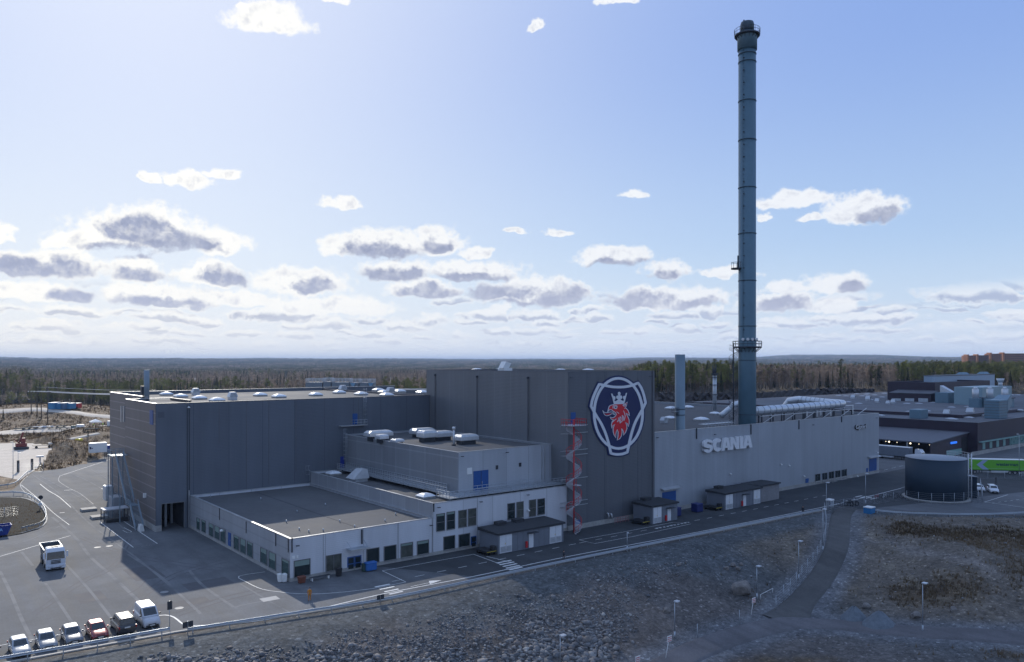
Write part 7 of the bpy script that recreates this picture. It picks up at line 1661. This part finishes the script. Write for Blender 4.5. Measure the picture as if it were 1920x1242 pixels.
def npmesh(name,V,F,m,smooth=False,mi=None,**k):
    me=bpy.data.meshes.new(name); me.vertices.add(len(V)); me.vertices.foreach_set('co',np.asarray(V,np.float32).ravel())
    n=F.shape[1]; me.loops.add(F.size); me.loops.foreach_set('vertex_index',F.ravel().astype(np.int32)); me.polygons.add(len(F)); me.polygons.foreach_set('loop_start',np.arange(0,F.size,n,dtype=np.int32)); me.update(calc_edges=True)
    for q in (m if isinstance(m,(list,tuple)) else [m]): me.materials.append(q)
    if mi is not None: me.polygons.foreach_set('material_index',mi)
    if smooth: me.polygons.foreach_set('use_smooth',[True]*len(F))
    o=bpy.data.objects.new(name,me); COL.objects.link(o)
    for kk,v in k.items(): o[kk]=v
    return o
def pxof(X,Y,Zv):
    d=X*FW[0]+Y*FW[1]; l=X*RT[0]+Y*RT[1]; return 960+l/d*FPX, HZ+(HC-Zv)/d*FPX, d
N0=190000; RX=rng.uniform(5,125,N0); RY=rng.uniform(40,93,N0)
e=np.interp(RX,EX,EY); px,py,_=pxof(RX,RY,hgt(RX,RY))
den=SS((e-5.0-RY)/6+.5*nz(RX,RY,.12,1))*(1-SS((px-1270-(py-1000)*-.9)/110))*(.35+.65*SS(nz(RX,RY,.2,6)*1.5+.6))
den*=np.where(px<620,SS((py-1205+ (px-300)*.02)/22),1.)
pmk=PATHM(RX,RY); fenceline=SS((1240-px)/60+ (1242-py)/120)
keep=(rng.uniform(0,1,N0)<den*pmk*.62)&(RY<e-3)&(px>-80)&(px<1500)&(py<1330)
P=np.stack([RX,RY],1)[keep]; px,py=px[keep],py[keep]
big=SS((py-1130)/110)*np.exp(-((px-1090)/170)**2)+SS((py-1190)/50)*.5
S=rng.lognormal(-2.45,.45,len(P))*(1+1.5*big); S=np.clip(S,.04,.6)
rocks('rubble',P,S,RK,kind='stuff',label='grey and brown broken rock rubble on the bank')
N1=9000; RX=rng.uniform(90,215,N1); RY=rng.uniform(25,80,N1); e=np.interp(RX,EX,EY); k_=(RY<e-5)&(rng.uniform(0,1,N1)<.30)&(PATHM(RX,RY)>.5)
rocks('scattered_stones',np.stack([RX,RY],1)[k_],np.clip(rng.lognormal(-2.5,.5,k_.sum()),.04,.4),RK,kind='stuff',label='small stones strewn over the dry ground')
def boulder(px,py,r,label,seed,sq=(1.,.85,.75)):
    x,y,z=T(px,py); rs=np.random.default_rng(seed); bm=bmesh.new(); bmesh.ops.create_icosphere(bm,subdivisions=3,radius=1)
    dirs=rs.normal(0,1,(9,3)); dirs/=np.linalg.norm(dirs,axis=1)[:,None]; off=rs.uniform(.62,.9,9)
    for v in bm.verts:
        c=np.array(v.co)
        for d_,o_ in zip(dirs,off):
            q=c@d_
            if q>o_: c=c-d_*(q-o_)
        c=c*(1+.04*sin(9*c[0]+seed)*cos(8*c[1])); v.co=(c[0]*r*sq[0],c[1]*r*sq[1],c[2]*r*sq[2]+r*.35)
    me=bpy.data.meshes.new('boulder'); bm.to_mesh(me); bm.free(); me.materials.append(BM_); o=bpy.data.objects.new('boulder',me); COL.objects.link(o); o.location=(x,y,z); o['label']=label; o['category']='boulder'; o['group']='boulders on the slope'
BM_=mat('boulder_stone',(.19,.17,.155),.9,var=.4,vs=1.2,bump=.6,bs=4,dirt=.3)
boulder(1390,1113,1.75,'largest boulder, pale angular block on the rocky slope',3,(1.05,.8,.8))
for i,(px,py,r,l) in enumerate(((1375,1062,.55,'small boulder at the left of the stone cluster above the big block'),(1383,1068,.5,'small reddish boulder low in the stone cluster above the big block'),(1362,1068,.5,'small boulder at the lower left of the stone cluster'),(1390,1060,.45,'small boulder at the right of the stone cluster'),(1272,1060,.5,'boulder alone in the upper middle of the rubble slope'),(1100,1202,.65,'rounded boulder among rubble near the bottom edge'),(1137,1204,.6,'blue grey rounded boulder near the bottom edge'),(1250,1148,.6,'boulder above the lamp post on the gravel slope'),(1200,1027,.4,'small pale boulder just below the road rail'),(1625,1140,.7,'pale boulder behind the gravel heaps'),(1717,1158,.8,'pale boulder left of the lone lamp post'),(1787,1146,.6,'flat pale boulder right of the lone lamp post'))): boulder(px,py,r,l,i+10)
# gravel heaps
GPM=mat('gravel_heap',(.13,.15,.17),.95,var=.25,vs=1.5,bump=.5,bs=14,dirt=.25)
for i,(px,py,w,h,l) in enumerate(((1602,1160,1.9,1.75,'smaller blue grey gravel heap on the left'),(1649,1172,2.4,1.9,'larger blue grey gravel heap on the right'))):
    x,y,z=T(px,py); b=MB(); L=[]
    for r,q in((1.25,-.25),(1.,.05),(.72,.36),(.42,.70),(.18,.93),(.03,1.)): L.append([(x+(r*w+.08*sin(5*a+i*2+r*7))*cos(a),y+(r*w*.9+.1*cos(4*a+i))*sin(a),z+q*h+.04*sin(7*a+r*9)) for a in np.linspace(0,2*pi,30,endpoint=False)])
    b.loft(L,GPM,True,True,True); b.build('gravel_heap',None,loc=(x,y,z),label=l,category='gravel heap',group='gravel heaps beside the lower road')
# ================================================================ GRASS AND SCRUB
def leafmat(name,c0,c1,trans=.25):
    m=bpy.data.materials.new(name); m.use_nodes=True; t=NT(m.node_tree); b=t.n['Principled BSDF']; g=t.N('ShaderNodeNewGeometry'); oi=t.N('ShaderNodeObjectInfo')
    c=t.MIX(t.MR(g.outputs['Random Per Island'],0,1,0,1,False),tuple(c0)+(1,),tuple(c1)+(1,))
    v=t.V('SCALE',c); t.C(t.M('MULTIPLY',t.MR(t.NOI(g.outputs['Position'],.05,3,.5),.35,.65,.7,1.3,False),t.MR(oi.outputs['Random'],0,1,.7,1.3,False)),v.node.inputs['Scale'])
    t.l.new(v,b.inputs['Base Color']); b.inputs['Roughness'].default_value=.9; b.inputs['Specular IOR Level'].default_value=.15
    if trans:
        tr_=t.N('ShaderNodeBsdfTranslucent'); t.l.new(v,tr_.inputs[0]); mx=t.N('ShaderNodeMixShader'); mx.inputs[0].default_value=trans; t.l.new(b.outputs[0],mx.inputs[1]); t.l.new(tr_.outputs[0],mx.inputs[2]); t.l.new(mx.outputs[0],t.n['Material Output'].inputs[0])
    return m
GRM=leafmat('dry_grass',(.11,.078,.045),(.24,.175,.105),.3); SCM=leafmat('bare_scrub',(.055,.035,.025),(.11,.075,.05),.1)
def tufts(name,P,Hh,m,nb=7,spread=.35,wd=.035,lean=.5,**k):
    n=len(P); z=hgt(P[:,0],P[:,1]); N=n*nb; c=np.repeat(np.stack([P[:,0],P[:,1],z],1),nb,0); h=np.repeat(Hh,nb)*rng.uniform(.5,1.1,N)
    a=rng.uniform(0,2*pi,N); r=rng.uniform(0,1,N)*spread*np.repeat(Hh,nb); b0=c+np.stack([np.cos(a)*r,np.sin(a)*r,-np.full(N,.05)],1)
    a2=rng.uniform(0,2*pi,N); tip=b0+np.stack([np.cos(a2)*h*lean*rng.uniform(0,1,N),np.sin(a2)*h*lean*rng.uniform(0,1,N),h],1); a3=rng.uniform(0,pi,N); w=wd*np.repeat(Hh,nb)/.5
    s=np.stack([np.cos(a3)*w,np.sin(a3)*w,np.zeros(N)],1); V=np.stack([b0-s,b0+s,tip],1).reshape(-1,3); return npmesh(name,V,np.arange(N*3).reshape(-1,3),m,**k)
N2=60000; RX=rng.uniform(98,240,N2); RY=rng.uniform(22,80,N2); _,gm,_r=ground_col(RX,RY); k_=(rng.uniform(0,1,N2)<gm*1.0+.02)&(PATHM(RX,RY)>.7)&(RY<np.interp(RX,EX,EY)-4)
P=np.stack([RX,RY],1)[k_]; tufts('dry_grass',P,rng.uniform(.25,.7,len(P)),GRM,6,kind='stuff',label='dry brown grass on the rough ground')
k2=k_&(rng.uniform(0,1,N2)<.05)&(nz(RX,RY,.3,9)>-.1); P=np.stack([RX,RY],1)[k2]; tufts('bare_scrub',P,rng.uniform(.5,1.3,len(P)),SCM,9,.5,.012,.55,kind='stuff',label='leafless dark scrub on the rough ground')
N3=34000; D_=rng.uniform(222,480,N3); PXs=rng.uniform(-120,260,N3); X3,Y3=DL(D_,PXs); okk=~(inpoly(X3,Y3,YARD)|inpoly(X3,Y3,SAND))&(nz(X3,Y3,.12,4)>-.35)
for tp,wd in((((-80,776),(0,772),(40,769),(80,768),(130,773),(180,779),(260,788)),6),(((-60,818),(0,814),(30,810),(100,806),(180,803),(260,801)),6),(((90,832),(130,824),(160,818),(185,813)),4)):
    Pp=[T(*q)[:2] for q in tp]
    for a,b_ in zip(Pp[:-1],Pp[1:]):
        t_=np.clip(((X3-a[0])*(b_[0]-a[0])+(Y3-a[1])*(b_[1]-a[1]))/((b_[0]-a[0])**2+(b_[1]-a[1])**2),0,1); okk&=np.hypot(X3-a[0]-t_*(b_[0]-a[0]),Y3-a[1]-t_*(b_[1]-a[1]))>wd
P=np.stack([X3,Y3],1)[okk]; tufts('heath',P,rng.uniform(.25,.7,len(P)),GRM,5,.9,.06,.5,kind='stuff',label='brown heath and dead grass on the left mounds')
P2=P[rng.uniform(0,1,len(P))<.05]; tufts('heath_scrub',P2,rng.uniform(.8,1.8,len(P2)),SCM,8,.5,.03,.5,kind='stuff',label='leafless bushes on the left mounds')
Xi=rng.uniform(0,30,4200); Yi=rng.uniform(160,200,4200); q=inpoly(Xi,Yi,ISL)&(rng.uniform(0,1,4200)<.4); P=np.stack([Xi,Yi],1)[q]; tufts('island_grass',P,rng.uniform(.25,.6,len(P)),GRM,6,kind='stuff',label='dry grass inside the traffic island')
# ================================================================ TREES
BARK=mat('bark',(.10,.065,.045),.9,var=.25,vs=2); BBARK=mat('birch_bark',(.20,.175,.155),.8,var=.3,vs=2)
PINE=leafmat('pine_needles',(.07,.088,.026),(.17,.17,.06),.3); SPR=leafmat('spruce_needles',(.020,.032,.018),(.048,.058,.030),.2); TWIG=leafmat('bare_twigs',(.19,.145,.115),(.31,.25,.19),.3)
def blob(c,rad,n,size,rs):
    d=rs.normal(0,1,(n,3)); d/=np.linalg.norm(d,axis=1)[:,None]; p=np.array(c)+d*np.array(rad)*rs.uniform(.45,1.05,(n,1)); out=[]
    u=rs.normal(0,1,(n,3)); v=rs.normal(0,1,(n,3)); u/=np.linalg.norm(u,axis=1)[:,None]; v/=np.linalg.norm(v,axis=1)[:,None]; s=size*rs.uniform(.6,1.4,(n,1))
    return np.stack([p-u*s*.6,p+u*s*.6,p+v*s],1)
def to_mesh(name,tris,m):
    V=tris.reshape(-1,3); me=bpy.data.meshes.new(name); me.from_pydata(V.tolist(),[],np.arange(len(V)).reshape(-1,3).tolist()); me.materials.append(m); me.update(); return me
def mbmesh(mb,name):
    me=bpy.data.meshes.new(name); me.from_pydata(mb.v,[],mb.f); [me.materials.append(m) for m in mb.mats]; me.polygons.foreach_set('material_index',mb.m); me.polygons.foreach_set('use_smooth',mb.sm); me.update(); return me
def mk_pine(seed,H=13.):
    rs=np.random.default_rng(seed); b=MB(); bend=rs.uniform(-.5,.5,2)
    tp=[(bend[0]*t*t,bend[1]*t*t,H*.93*t) for t in np.linspace(0,1,6)]; b.tube([(0,0,-.6)]+tp,[.26,.22,.19,.16,.12,.08,.04],BARK,6); T_=[]
    for i in range(13):
        t=.42+.56*i/12; a=rs.uniform(0,2*pi); R_=(1.0-abs(t-.68)*1.6)*rs.uniform(1.3,2.5); z=H*t; c=(bend[0]*t*t+R_*cos(a)*.75,bend[1]*t*t+R_*sin(a)*.75,z)
        b.tube([(bend[0]*t*t,bend[1]*t*t,z-.6),c],[.06,.02],BARK,4); T_.append(blob(c,(rs.uniform(.8,1.5),rs.uniform(.8,1.5),rs.uniform(.4,.8)),rs.integers(45,80),.30,rs))
    T_.append(blob((bend[0],bend[1],H*.97),(.8,.8,.9),60,.3,rs)); return mbmesh(b,'pine_trunk'),to_mesh('pine_crown',np.concatenate(T_),PINE)
def mk_spruce(seed,H=14.):
    rs=np.random.default_rng(seed); b=MB(); b.tube([(0,0,-.6),(0,0,H*.5),(0,0,H)],[.22,.13,.02],BARK,6); n=1000; t=rs.uniform(.08,1,n)**1.0; lay=np.floor(t*16)/16
    R_=(1-t)*2.3*(1+.25*np.sin(lay*97))*(.55+.45*rs.uniform(0,1,n)); a=rs.uniform(0,2*pi,n)+lay*5; p=np.stack([R_*np.cos(a),R_*np.sin(a),H*t-R_*.35],1); o=np.stack([np.cos(a),np.sin(a),-.45*np.ones(n)],1)*.75*(1.1-t)[:,None]; s=np.stack([-np.sin(a),np.cos(a),np.zeros(n)],1)*.22
    return mbmesh(b,'spruce_trunk'),to_mesh('spruce_crown',np.stack([p-s,p+s,p+o],1),SPR)
def mk_birch(seed,H=12.):
    rs=np.random.default_rng(seed); b=MB(); bx_,by_=rs.uniform(-.7,.7,2); b.tube([(0,0,-.6),(bx_*.3,by_*.3,H*.4),(bx_,by_,H*.9)],[.16,.11,.03],BBARK,6); T_=[]
    for i in range(30):
        t=rs.uniform(.25,.95); a=rs.uniform(0,2*pi); l=(1.2-t)*rs.uniform(2.4,4.4); p0=np.array([bx_*t,by_*t,H*.9*t]); p1=p0+np.array([cos(a)*l*.55,sin(a)*l*.6,l*.6]); sd=np.array([-sin(a),cos(a),0])*.045
        T_.append(np.array([[p0-sd,p0+sd,p1]]))
        for q in range(11):
            f=rs.uniform(.25,1); c=p0+(p1-p0)*f; d=rs.normal(0,1,3); d[2]=abs(d[2])*.9+.1; d/=np.linalg.norm(d); e_=c+d*rs.uniform(.7,1.5); u=np.cross(d,rs.normal(0,1,3)); u/=np.linalg.norm(u); T_.append(np.array([[c-u*.055,c+u*.055,e_]]))
    return mbmesh(b,'birch_trunk'),to_mesh('birch_crown',np.concatenate(T_),TWIG)
PROT=[mk_pine(1),mk_pine(2,11.5),mk_pine(5,14.),mk_spruce(3),mk_spruce(4,12.),mk_birch(6),mk_birch(7,10.5),mk_birch(8,13.)]
KN=['pine_tree','pine_tree','pine_tree','spruce_tree','spruce_tree','birch_tree','birch_tree','birch_tree']; KC=['pine','pine','pine','spruce','spruce','birch','birch','birch']
def tree(k,x,y,z,s,label,group):
    t=thing(KN[k],label,KC[k],(x,y,z),random.uniform(0,6.28),group=group); t.scale=(s,s,s*random.uniform(.92,1.08))
    for me,nm in zip(PROT[k],('trunk','crown')): o=bpy.data.objects.new(nm,me); COL.objects.link(o); o.parent=t
    return t
def pick(px,r):
    if px<240: w=(.34,.2,.16,.3) if r>.0 else 0; pr=(.62,.18,.20)
    elif px<1200: pr=(.4,.2,.4)
    elif px<1420: pr=(.72,.08,.20)
    elif px<1680: pr=(.25,.12,.63)
    else: pr=(.72,.13,.15)
    u=random.random()
    return random.choice((0,1,2)) if u<pr[0] else random.choice((3,4)) if u<pr[0]+pr[1] else random.choice((5,6,7))
GL={'L':('{} at the forest edge behind the heath','trees at the forest edge behind the heath'),'M':('{} beyond the warehouse roof','trees beyond the warehouse'),'C':('{} on the rock shelf behind the hall','trees on the rock shelf behind the hall'),'R':('{} behind the maroon plant','trees in the wood behind the maroon plant')}
KD={'pine':'olive pine','spruce':'dark spruce','birch':'bare birch'}
ZW_={'L':((20,'at the far left edge of the forest'),(58,'left of the wooden power poles'),(92,'behind the wooden power poles'),(110,'behind the left blue containers'),(133,'behind the right blue containers'),(160,'behind the small red lorry'),(195,'right of the red lorry, beyond the upper track'),(9999,'closest to the left warehouse wall')),
 'M':((300,'just right of the roof flue'),(380,'beyond the left end of the warehouse roof'),(470,'beyond the middle of the warehouse roof'),(565,'left of the rooftop cooling units'),(735,'just right of the cooling units'),(770,'midway between cooling units and tower'),(9999,'directly left of the dark tower')),
 'C':((1268,'between the tower and the short chimney'),(1300,'just right of the short chimney'),(1345,'left of the slim twin flues'),(1386,'between the twin flues and tall chimney'),(1418,'behind the tall chimney'),(1470,'just right of the tall chimney'),(1520,'above the middle of the silver duct'),(9999,'above the right end of the silver duct')),
 'R':((1600,'beyond the bend of the silver duct'),(1640,'beyond the right corner of the hall'),(1690,'behind the left end of the maroon block'),(1750,'behind the middle of the maroon block'),(1800,'behind the left half of the white upper hall'),(1860,'behind the right half of the white upper hall'),(1900,'behind the silver plant room'),(9999,'at the right edge of the picture'))}
def row(zone,p0,p1,n,d0,d1,sc=(.85,1.15)):
    for i in range(n):
        px=p0+(p1-p0)*(i+random.uniform(.1,.9))/n; d=random.uniform(d0,d1); x,y=DL(d,px); k=pick(px,d); g=GL[zone]; sv_=random.uniform(*sc); m_=sum(sc)/2; sz='tall' if sv_>m_+(sc[1]-sc[0])*.2 else 'small' if sv_<m_-(sc[1]-sc[0])*.2 else 'middling'
        wh_=next(w for p,w in ZW_[zone] if px<p); lab=sz+' '+KD[KC[k]]+' '+wh_; tree(k,x,y,H1(x,y),sv_,lab,lab)
row('L',-60,86,26,505,560); row('L',86,236,44,508,545,(.9,1.25)); row('M',236,560,26,470,560); row('M',705,798,16,420,480); row('C',1226,1420,50,433,470,(.8,1.05)); row('C',1420,1560,34,500,545,(.8,1.1)); row('R',1560,1760,46,512,560,(.85,1.2)); row('R',1760,1990,50,512,575,(.8,1.1))
for px,py,s,k,l in((6,787,.42,3,'small lone spruce on the heath at the left edge'),(15,766,.55,0,'lone pine before the dark rock face at the far left'),(48,765,.6,1,'lone pine left of the blue containers'),(165,818,.22,3,'tiny spruce bush beside the side track'),(722,0,1.35,2,'tall dark pine rising above the rest just left of the tower'),(1578,0,1.35,2,'tall dark pine rising above the birches right of the chimney')):
    if py: x,y,z=T(px,py)
    else: d=430 if px<1000 else 508; x,y=DL(d,px); z=H1(x,y)
    tree(k,x,y,z,s,l,None)
# the far wood: one mass
def forest():
    X=[];Y=[];K=[];S=[];d=380.
    while d<11000:
        s=max(5.2,d/105.); n=int(2500/FPX*d/s)
        pxs=np.linspace(-300,2200,n)+rng.uniform(-.45,.45,n)*2500/n; dd=d+rng.uniform(-.5,.5,n)*s
        x,y=DL(dd,pxs); st=np.interp(pxs,[-300,60,235,240,700,800,1225,1400,1560,2200],[575,562,548,560,560,480,470,472,548,577])
        ok=dd>st; f=nz(x,y,1/95.,3.)+.5*nz(x,y,1/380.,6.); r=rng.uniform(-.6,.6,n); v=f+r
        right=(pxs>1680); bir=(pxs>1400)&(pxs<1690)&(dd<750)
        v=np.where(bir,v-.75,v); v=np.where(right&(dd<1100),v+.55,v); v=np.where((pxs<1200)&(dd>700)&(dd<2200),v-.28,v)
        k=np.where(v>.45,rng.integers(0,3,n),np.where(v>.12,rng.integers(3,5,n),rng.integers(5,8,n)))
        if d>1500: ok&=rng.uniform(0,1,n)<1.; k=np.where(v>-.15,8,9)
        # clearings: fields far off
        X.append(x[ok]);Y.append(y[ok]);K.append(k[ok]);S.append((rng.uniform(.65,1.3,n) if d<=1500 else rng.uniform(.8,1.15,n)*min(1.6,max(.8,d/3200)))[ok]); d+=s*(1. if d<1500 else 1.25)
    return map(np.concatenate,(X,Y,K,S))
fx,fy,fk,fs=forest(); fz=hgt(fx,fy)
pc=bpy.data.collections.new('tree_kinds')
def clump(seed,m,conic):
    rs=np.random.default_rng(seed); T_=[]
    for i in range(26):
        cx_,cy_=rs.uniform(-14,14,2); h=rs.uniform(8,14.5); n=26; t=rs.uniform(.15,1,n); R_=(1-t if conic else np.sqrt(1-(t-.5)**2*3.6+.01)*.9)*rs.uniform(2.,3.)*(.5+.5*rs.uniform(0,1,n)); a=rs.uniform(0,2*pi,n); p=np.stack([cx_+R_*np.cos(a),cy_+R_*np.sin(a),h*t],1); u=rs.normal(0,1,(n,3))*.8; T_.append(np.stack([p-u*.6,p+u*.6,p+np.array([0,0,1.6])],1))
    return to_mesh('clump',np.concatenate(T_),m)
allp=[]
for i,(a,b_) in enumerate(PROT):
    # one joined prototype mesh per kind
    bm=bmesh.new(); bm.from_mesh(a); nf=len(bm.faces); bm.from_mesh(b_); bm.faces.ensure_lookup_table()
    for f in bm.faces[nf:]: f.material_index=1
    me=bpy.data.meshes.new('kind_%d'%i); bm.to_mesh(me); bm.free(); me.materials.append(a.materials[0]); me.materials.append(b_.materials[0]); allp.append(me)
allp.append(clump(21,leafmat('far_conifer',(.045,.06,.034),(.10,.11,.055),.2),True)); allp.append(clump(22,leafmat('far_birch',(.18,.145,.115),(.26,.21,.16),.2),False))
for i,me in enumerate(allp): o=bpy.data.objects.new('k%02d'%i,me); pc.objects.link(o)
me=bpy.data.meshes.new('distant_forest'); me.vertices.add(len(fx)); me.vertices.foreach_set('co',np.stack([fx,fy,fz-.1],1).astype(np.float32).ravel())
for nm,ty,v in(('kk','INT',fk.astype(np.int32)),('sc','FLOAT',fs.astype(np.float32)),('rz','FLOAT',rng.uniform(0,6.28,len(fx)).astype(np.float32))):
    me.attributes.new(nm,ty,'POINT').data.foreach_set('value',v)
fo=bpy.data.objects.new('distant_forest',me); COL.objects.link(fo); fo['kind']='stuff'; fo['label']='mixed pine, spruce and bare birch forest out to the horizon'
ng=bpy.data.node_groups.new('forest','GeometryNodeTree'); ng.interface.new_socket('Geometry',in_out='INPUT',socket_type='NodeSocketGeometry'); ng.interface.new_socket('Geometry',in_out='OUTPUT',socket_type='NodeSocketGeometry')
t=NT(ng); gi=t.N('NodeGroupInput'); go_=t.N('NodeGroupOutput'); ip=t.N('GeometryNodeInstanceOnPoints'); ci=t.N('GeometryNodeCollectionInfo'); ci.inputs[0].default_value=pc; ci.inputs[1].default_value=True; ci.inputs[2].default_value=True
def att(n,ty): a=t.N('GeometryNodeInputNamedAttribute',data_type=ty); a.inputs[0].default_value=n; return a.outputs[0]
m2p=t.N('GeometryNodeMeshToPoints'); t.l.new(gi.outputs[0],m2p.inputs[0]); t.l.new(m2p.outputs[0],ip.inputs['Points']); t.l.new(ci.outputs[0],ip.inputs['Instance']); ip.inputs['Pick Instance'].default_value=True; t.l.new(att('kk','INT'),ip.inputs['Instance Index'])
cx_=t.N('ShaderNodeCombineXYZ'); t.l.new(att('rz','FLOAT'),cx_.inputs[2]); er=t.N('FunctionNodeEulerToRotation'); t.l.new(cx_.outputs[0],er.inputs[0]); t.l.new(er.outputs[0],ip.inputs['Rotation']); t.l.new(att('sc','FLOAT'),ip.inputs['Scale']); t.l.new(ip.outputs[0],go_.inputs[0])
fo.modifiers.new('scatter','NODES').node_group=ng
print('forest',len(fx))
# rock faces: behind the hall and at the far left
CL=mat('cliff_rock',(.075,.062,.056),.95,var=.45,vs=.35,bump=.9,bs=1.2,dirt=.4)
def cliff(label,p0,p1,d,h0,h1,n=90,zlo=0.):
    b=MB(); L=[]; m_=9
    for i in range(n+1):
        px=p0+(p1-p0)*i/n; row_=[]
        for j in range(m_):
            v=j/(m_-1); dd=d(px)+v*2.5+1.3*sin(px*.21+j*1.7)*cos(j*2.1+px*.05)+.8*sin(px*.77+j*3); x,y=DL(dd,px); row_.append((x,y,zlo+(h0+(h1-h0)*i/n-zlo)*v+.35*sin(px*.5+j)))
        x,y=DL(d(px)+9,px); row_.append((x,y,h0+(h1-h0)*i/n-.3)); L.append(row_)
    b.loft(L,CL,False,False); x,y=DL(d(p0),(p0+p1)/2); return b.build('rock_face',None,kind='structure',raw=True)
cliff('',1215,1640,lambda px:421+75*float(SS((px-1400)/150)),14.2,13.6)
cliff('',-200,66,lambda px:555,5.6,4.)
# ================================================================ SHADE_CLOUDS ADDED OUT OF VIEW TO SHADE THE GROUND, AND THE AIR
cm=bpy.data.materials.new('cloud_white'); cm.use_nodes=True; cm.node_tree.nodes['Principled BSDF'].inputs['Base Color'].default_value=(.9,.9,.92,1); cm.node_tree.nodes['Principled BSDF'].inputs['Roughness'].default_value=1
HCL=3000.; OX,OY=HCL/22.6*9.6,HCL/22.6*40.6
bm=bmesh.new()
for gx,gy,r in SHADE_CLOUDS:
    for q in range(14):
        a=random.uniform(0,6.28); rr=random.uniform(.0,.85)*r; s=r*random.uniform(.25,.5)
        bmesh.ops.create_icosphere(bm,subdivisions=2,radius=s,matrix=Matrix.Translation((gx+rr*cos(a),gy+rr*sin(a),random.uniform(0,.3)*r))@Matrix.Diagonal((1,1,.5,1)))
    bmesh.ops.create_icosphere(bm,subdivisions=3,radius=r*.85,matrix=Matrix.Translation((gx,gy,0))@Matrix.Diagonal((1,1,.3,1)))
for v in bm.verts: v.co+=Vector((sin(v.co.y*.05+v.co.z*.04),cos(v.co.x*.06),sin(v.co.x*.05+v.co.y*.07)))*5
me=bpy.data.meshes.new('shade_cloud'); bm.to_mesh(me); bm.free(); me.materials.append(cm); me.polygons.foreach_set('use_smooth',[True]*len(me.polygons)); co_=bpy.data.objects.new('shade_cloud',me); COL.objects.link(co_); co_.location=(OX,OY,HCL); co_['kind']='stuff'; co_['label']='unseen cloud high above the factory'
def haze():
    m=bpy.data.materials.new('haze'); m.use_nodes=True; n=m.node_tree.nodes; n.clear(); o=n.new('ShaderNodeOutputMaterial'); v=n.new('ShaderNodeVolumePrincipled'); v.inputs['Color'].default_value=(.56,.73,1,1); v.inputs['Density'].default_value=HAZE_D; v.inputs['Anisotropy'].default_value=0.; m.node_tree.links.new(v.outputs[0],o.inputs['Volume'])
    b=MB(); zt_=max(122.,float(V[:,2].max())+30); b.box(xs[0]-40,xs[-1]+40,ys[0]-40,ys[-1]+40,float(VZ)-1.5,zt_,m); h=b.build('haze',None,kind='stuff'); h.display_type='WIRE'
VZ=HH.min(); V=np.stack([XX.ravel(),YY.ravel(),HH.ravel()],1)
if HAZE_D>0: haze()
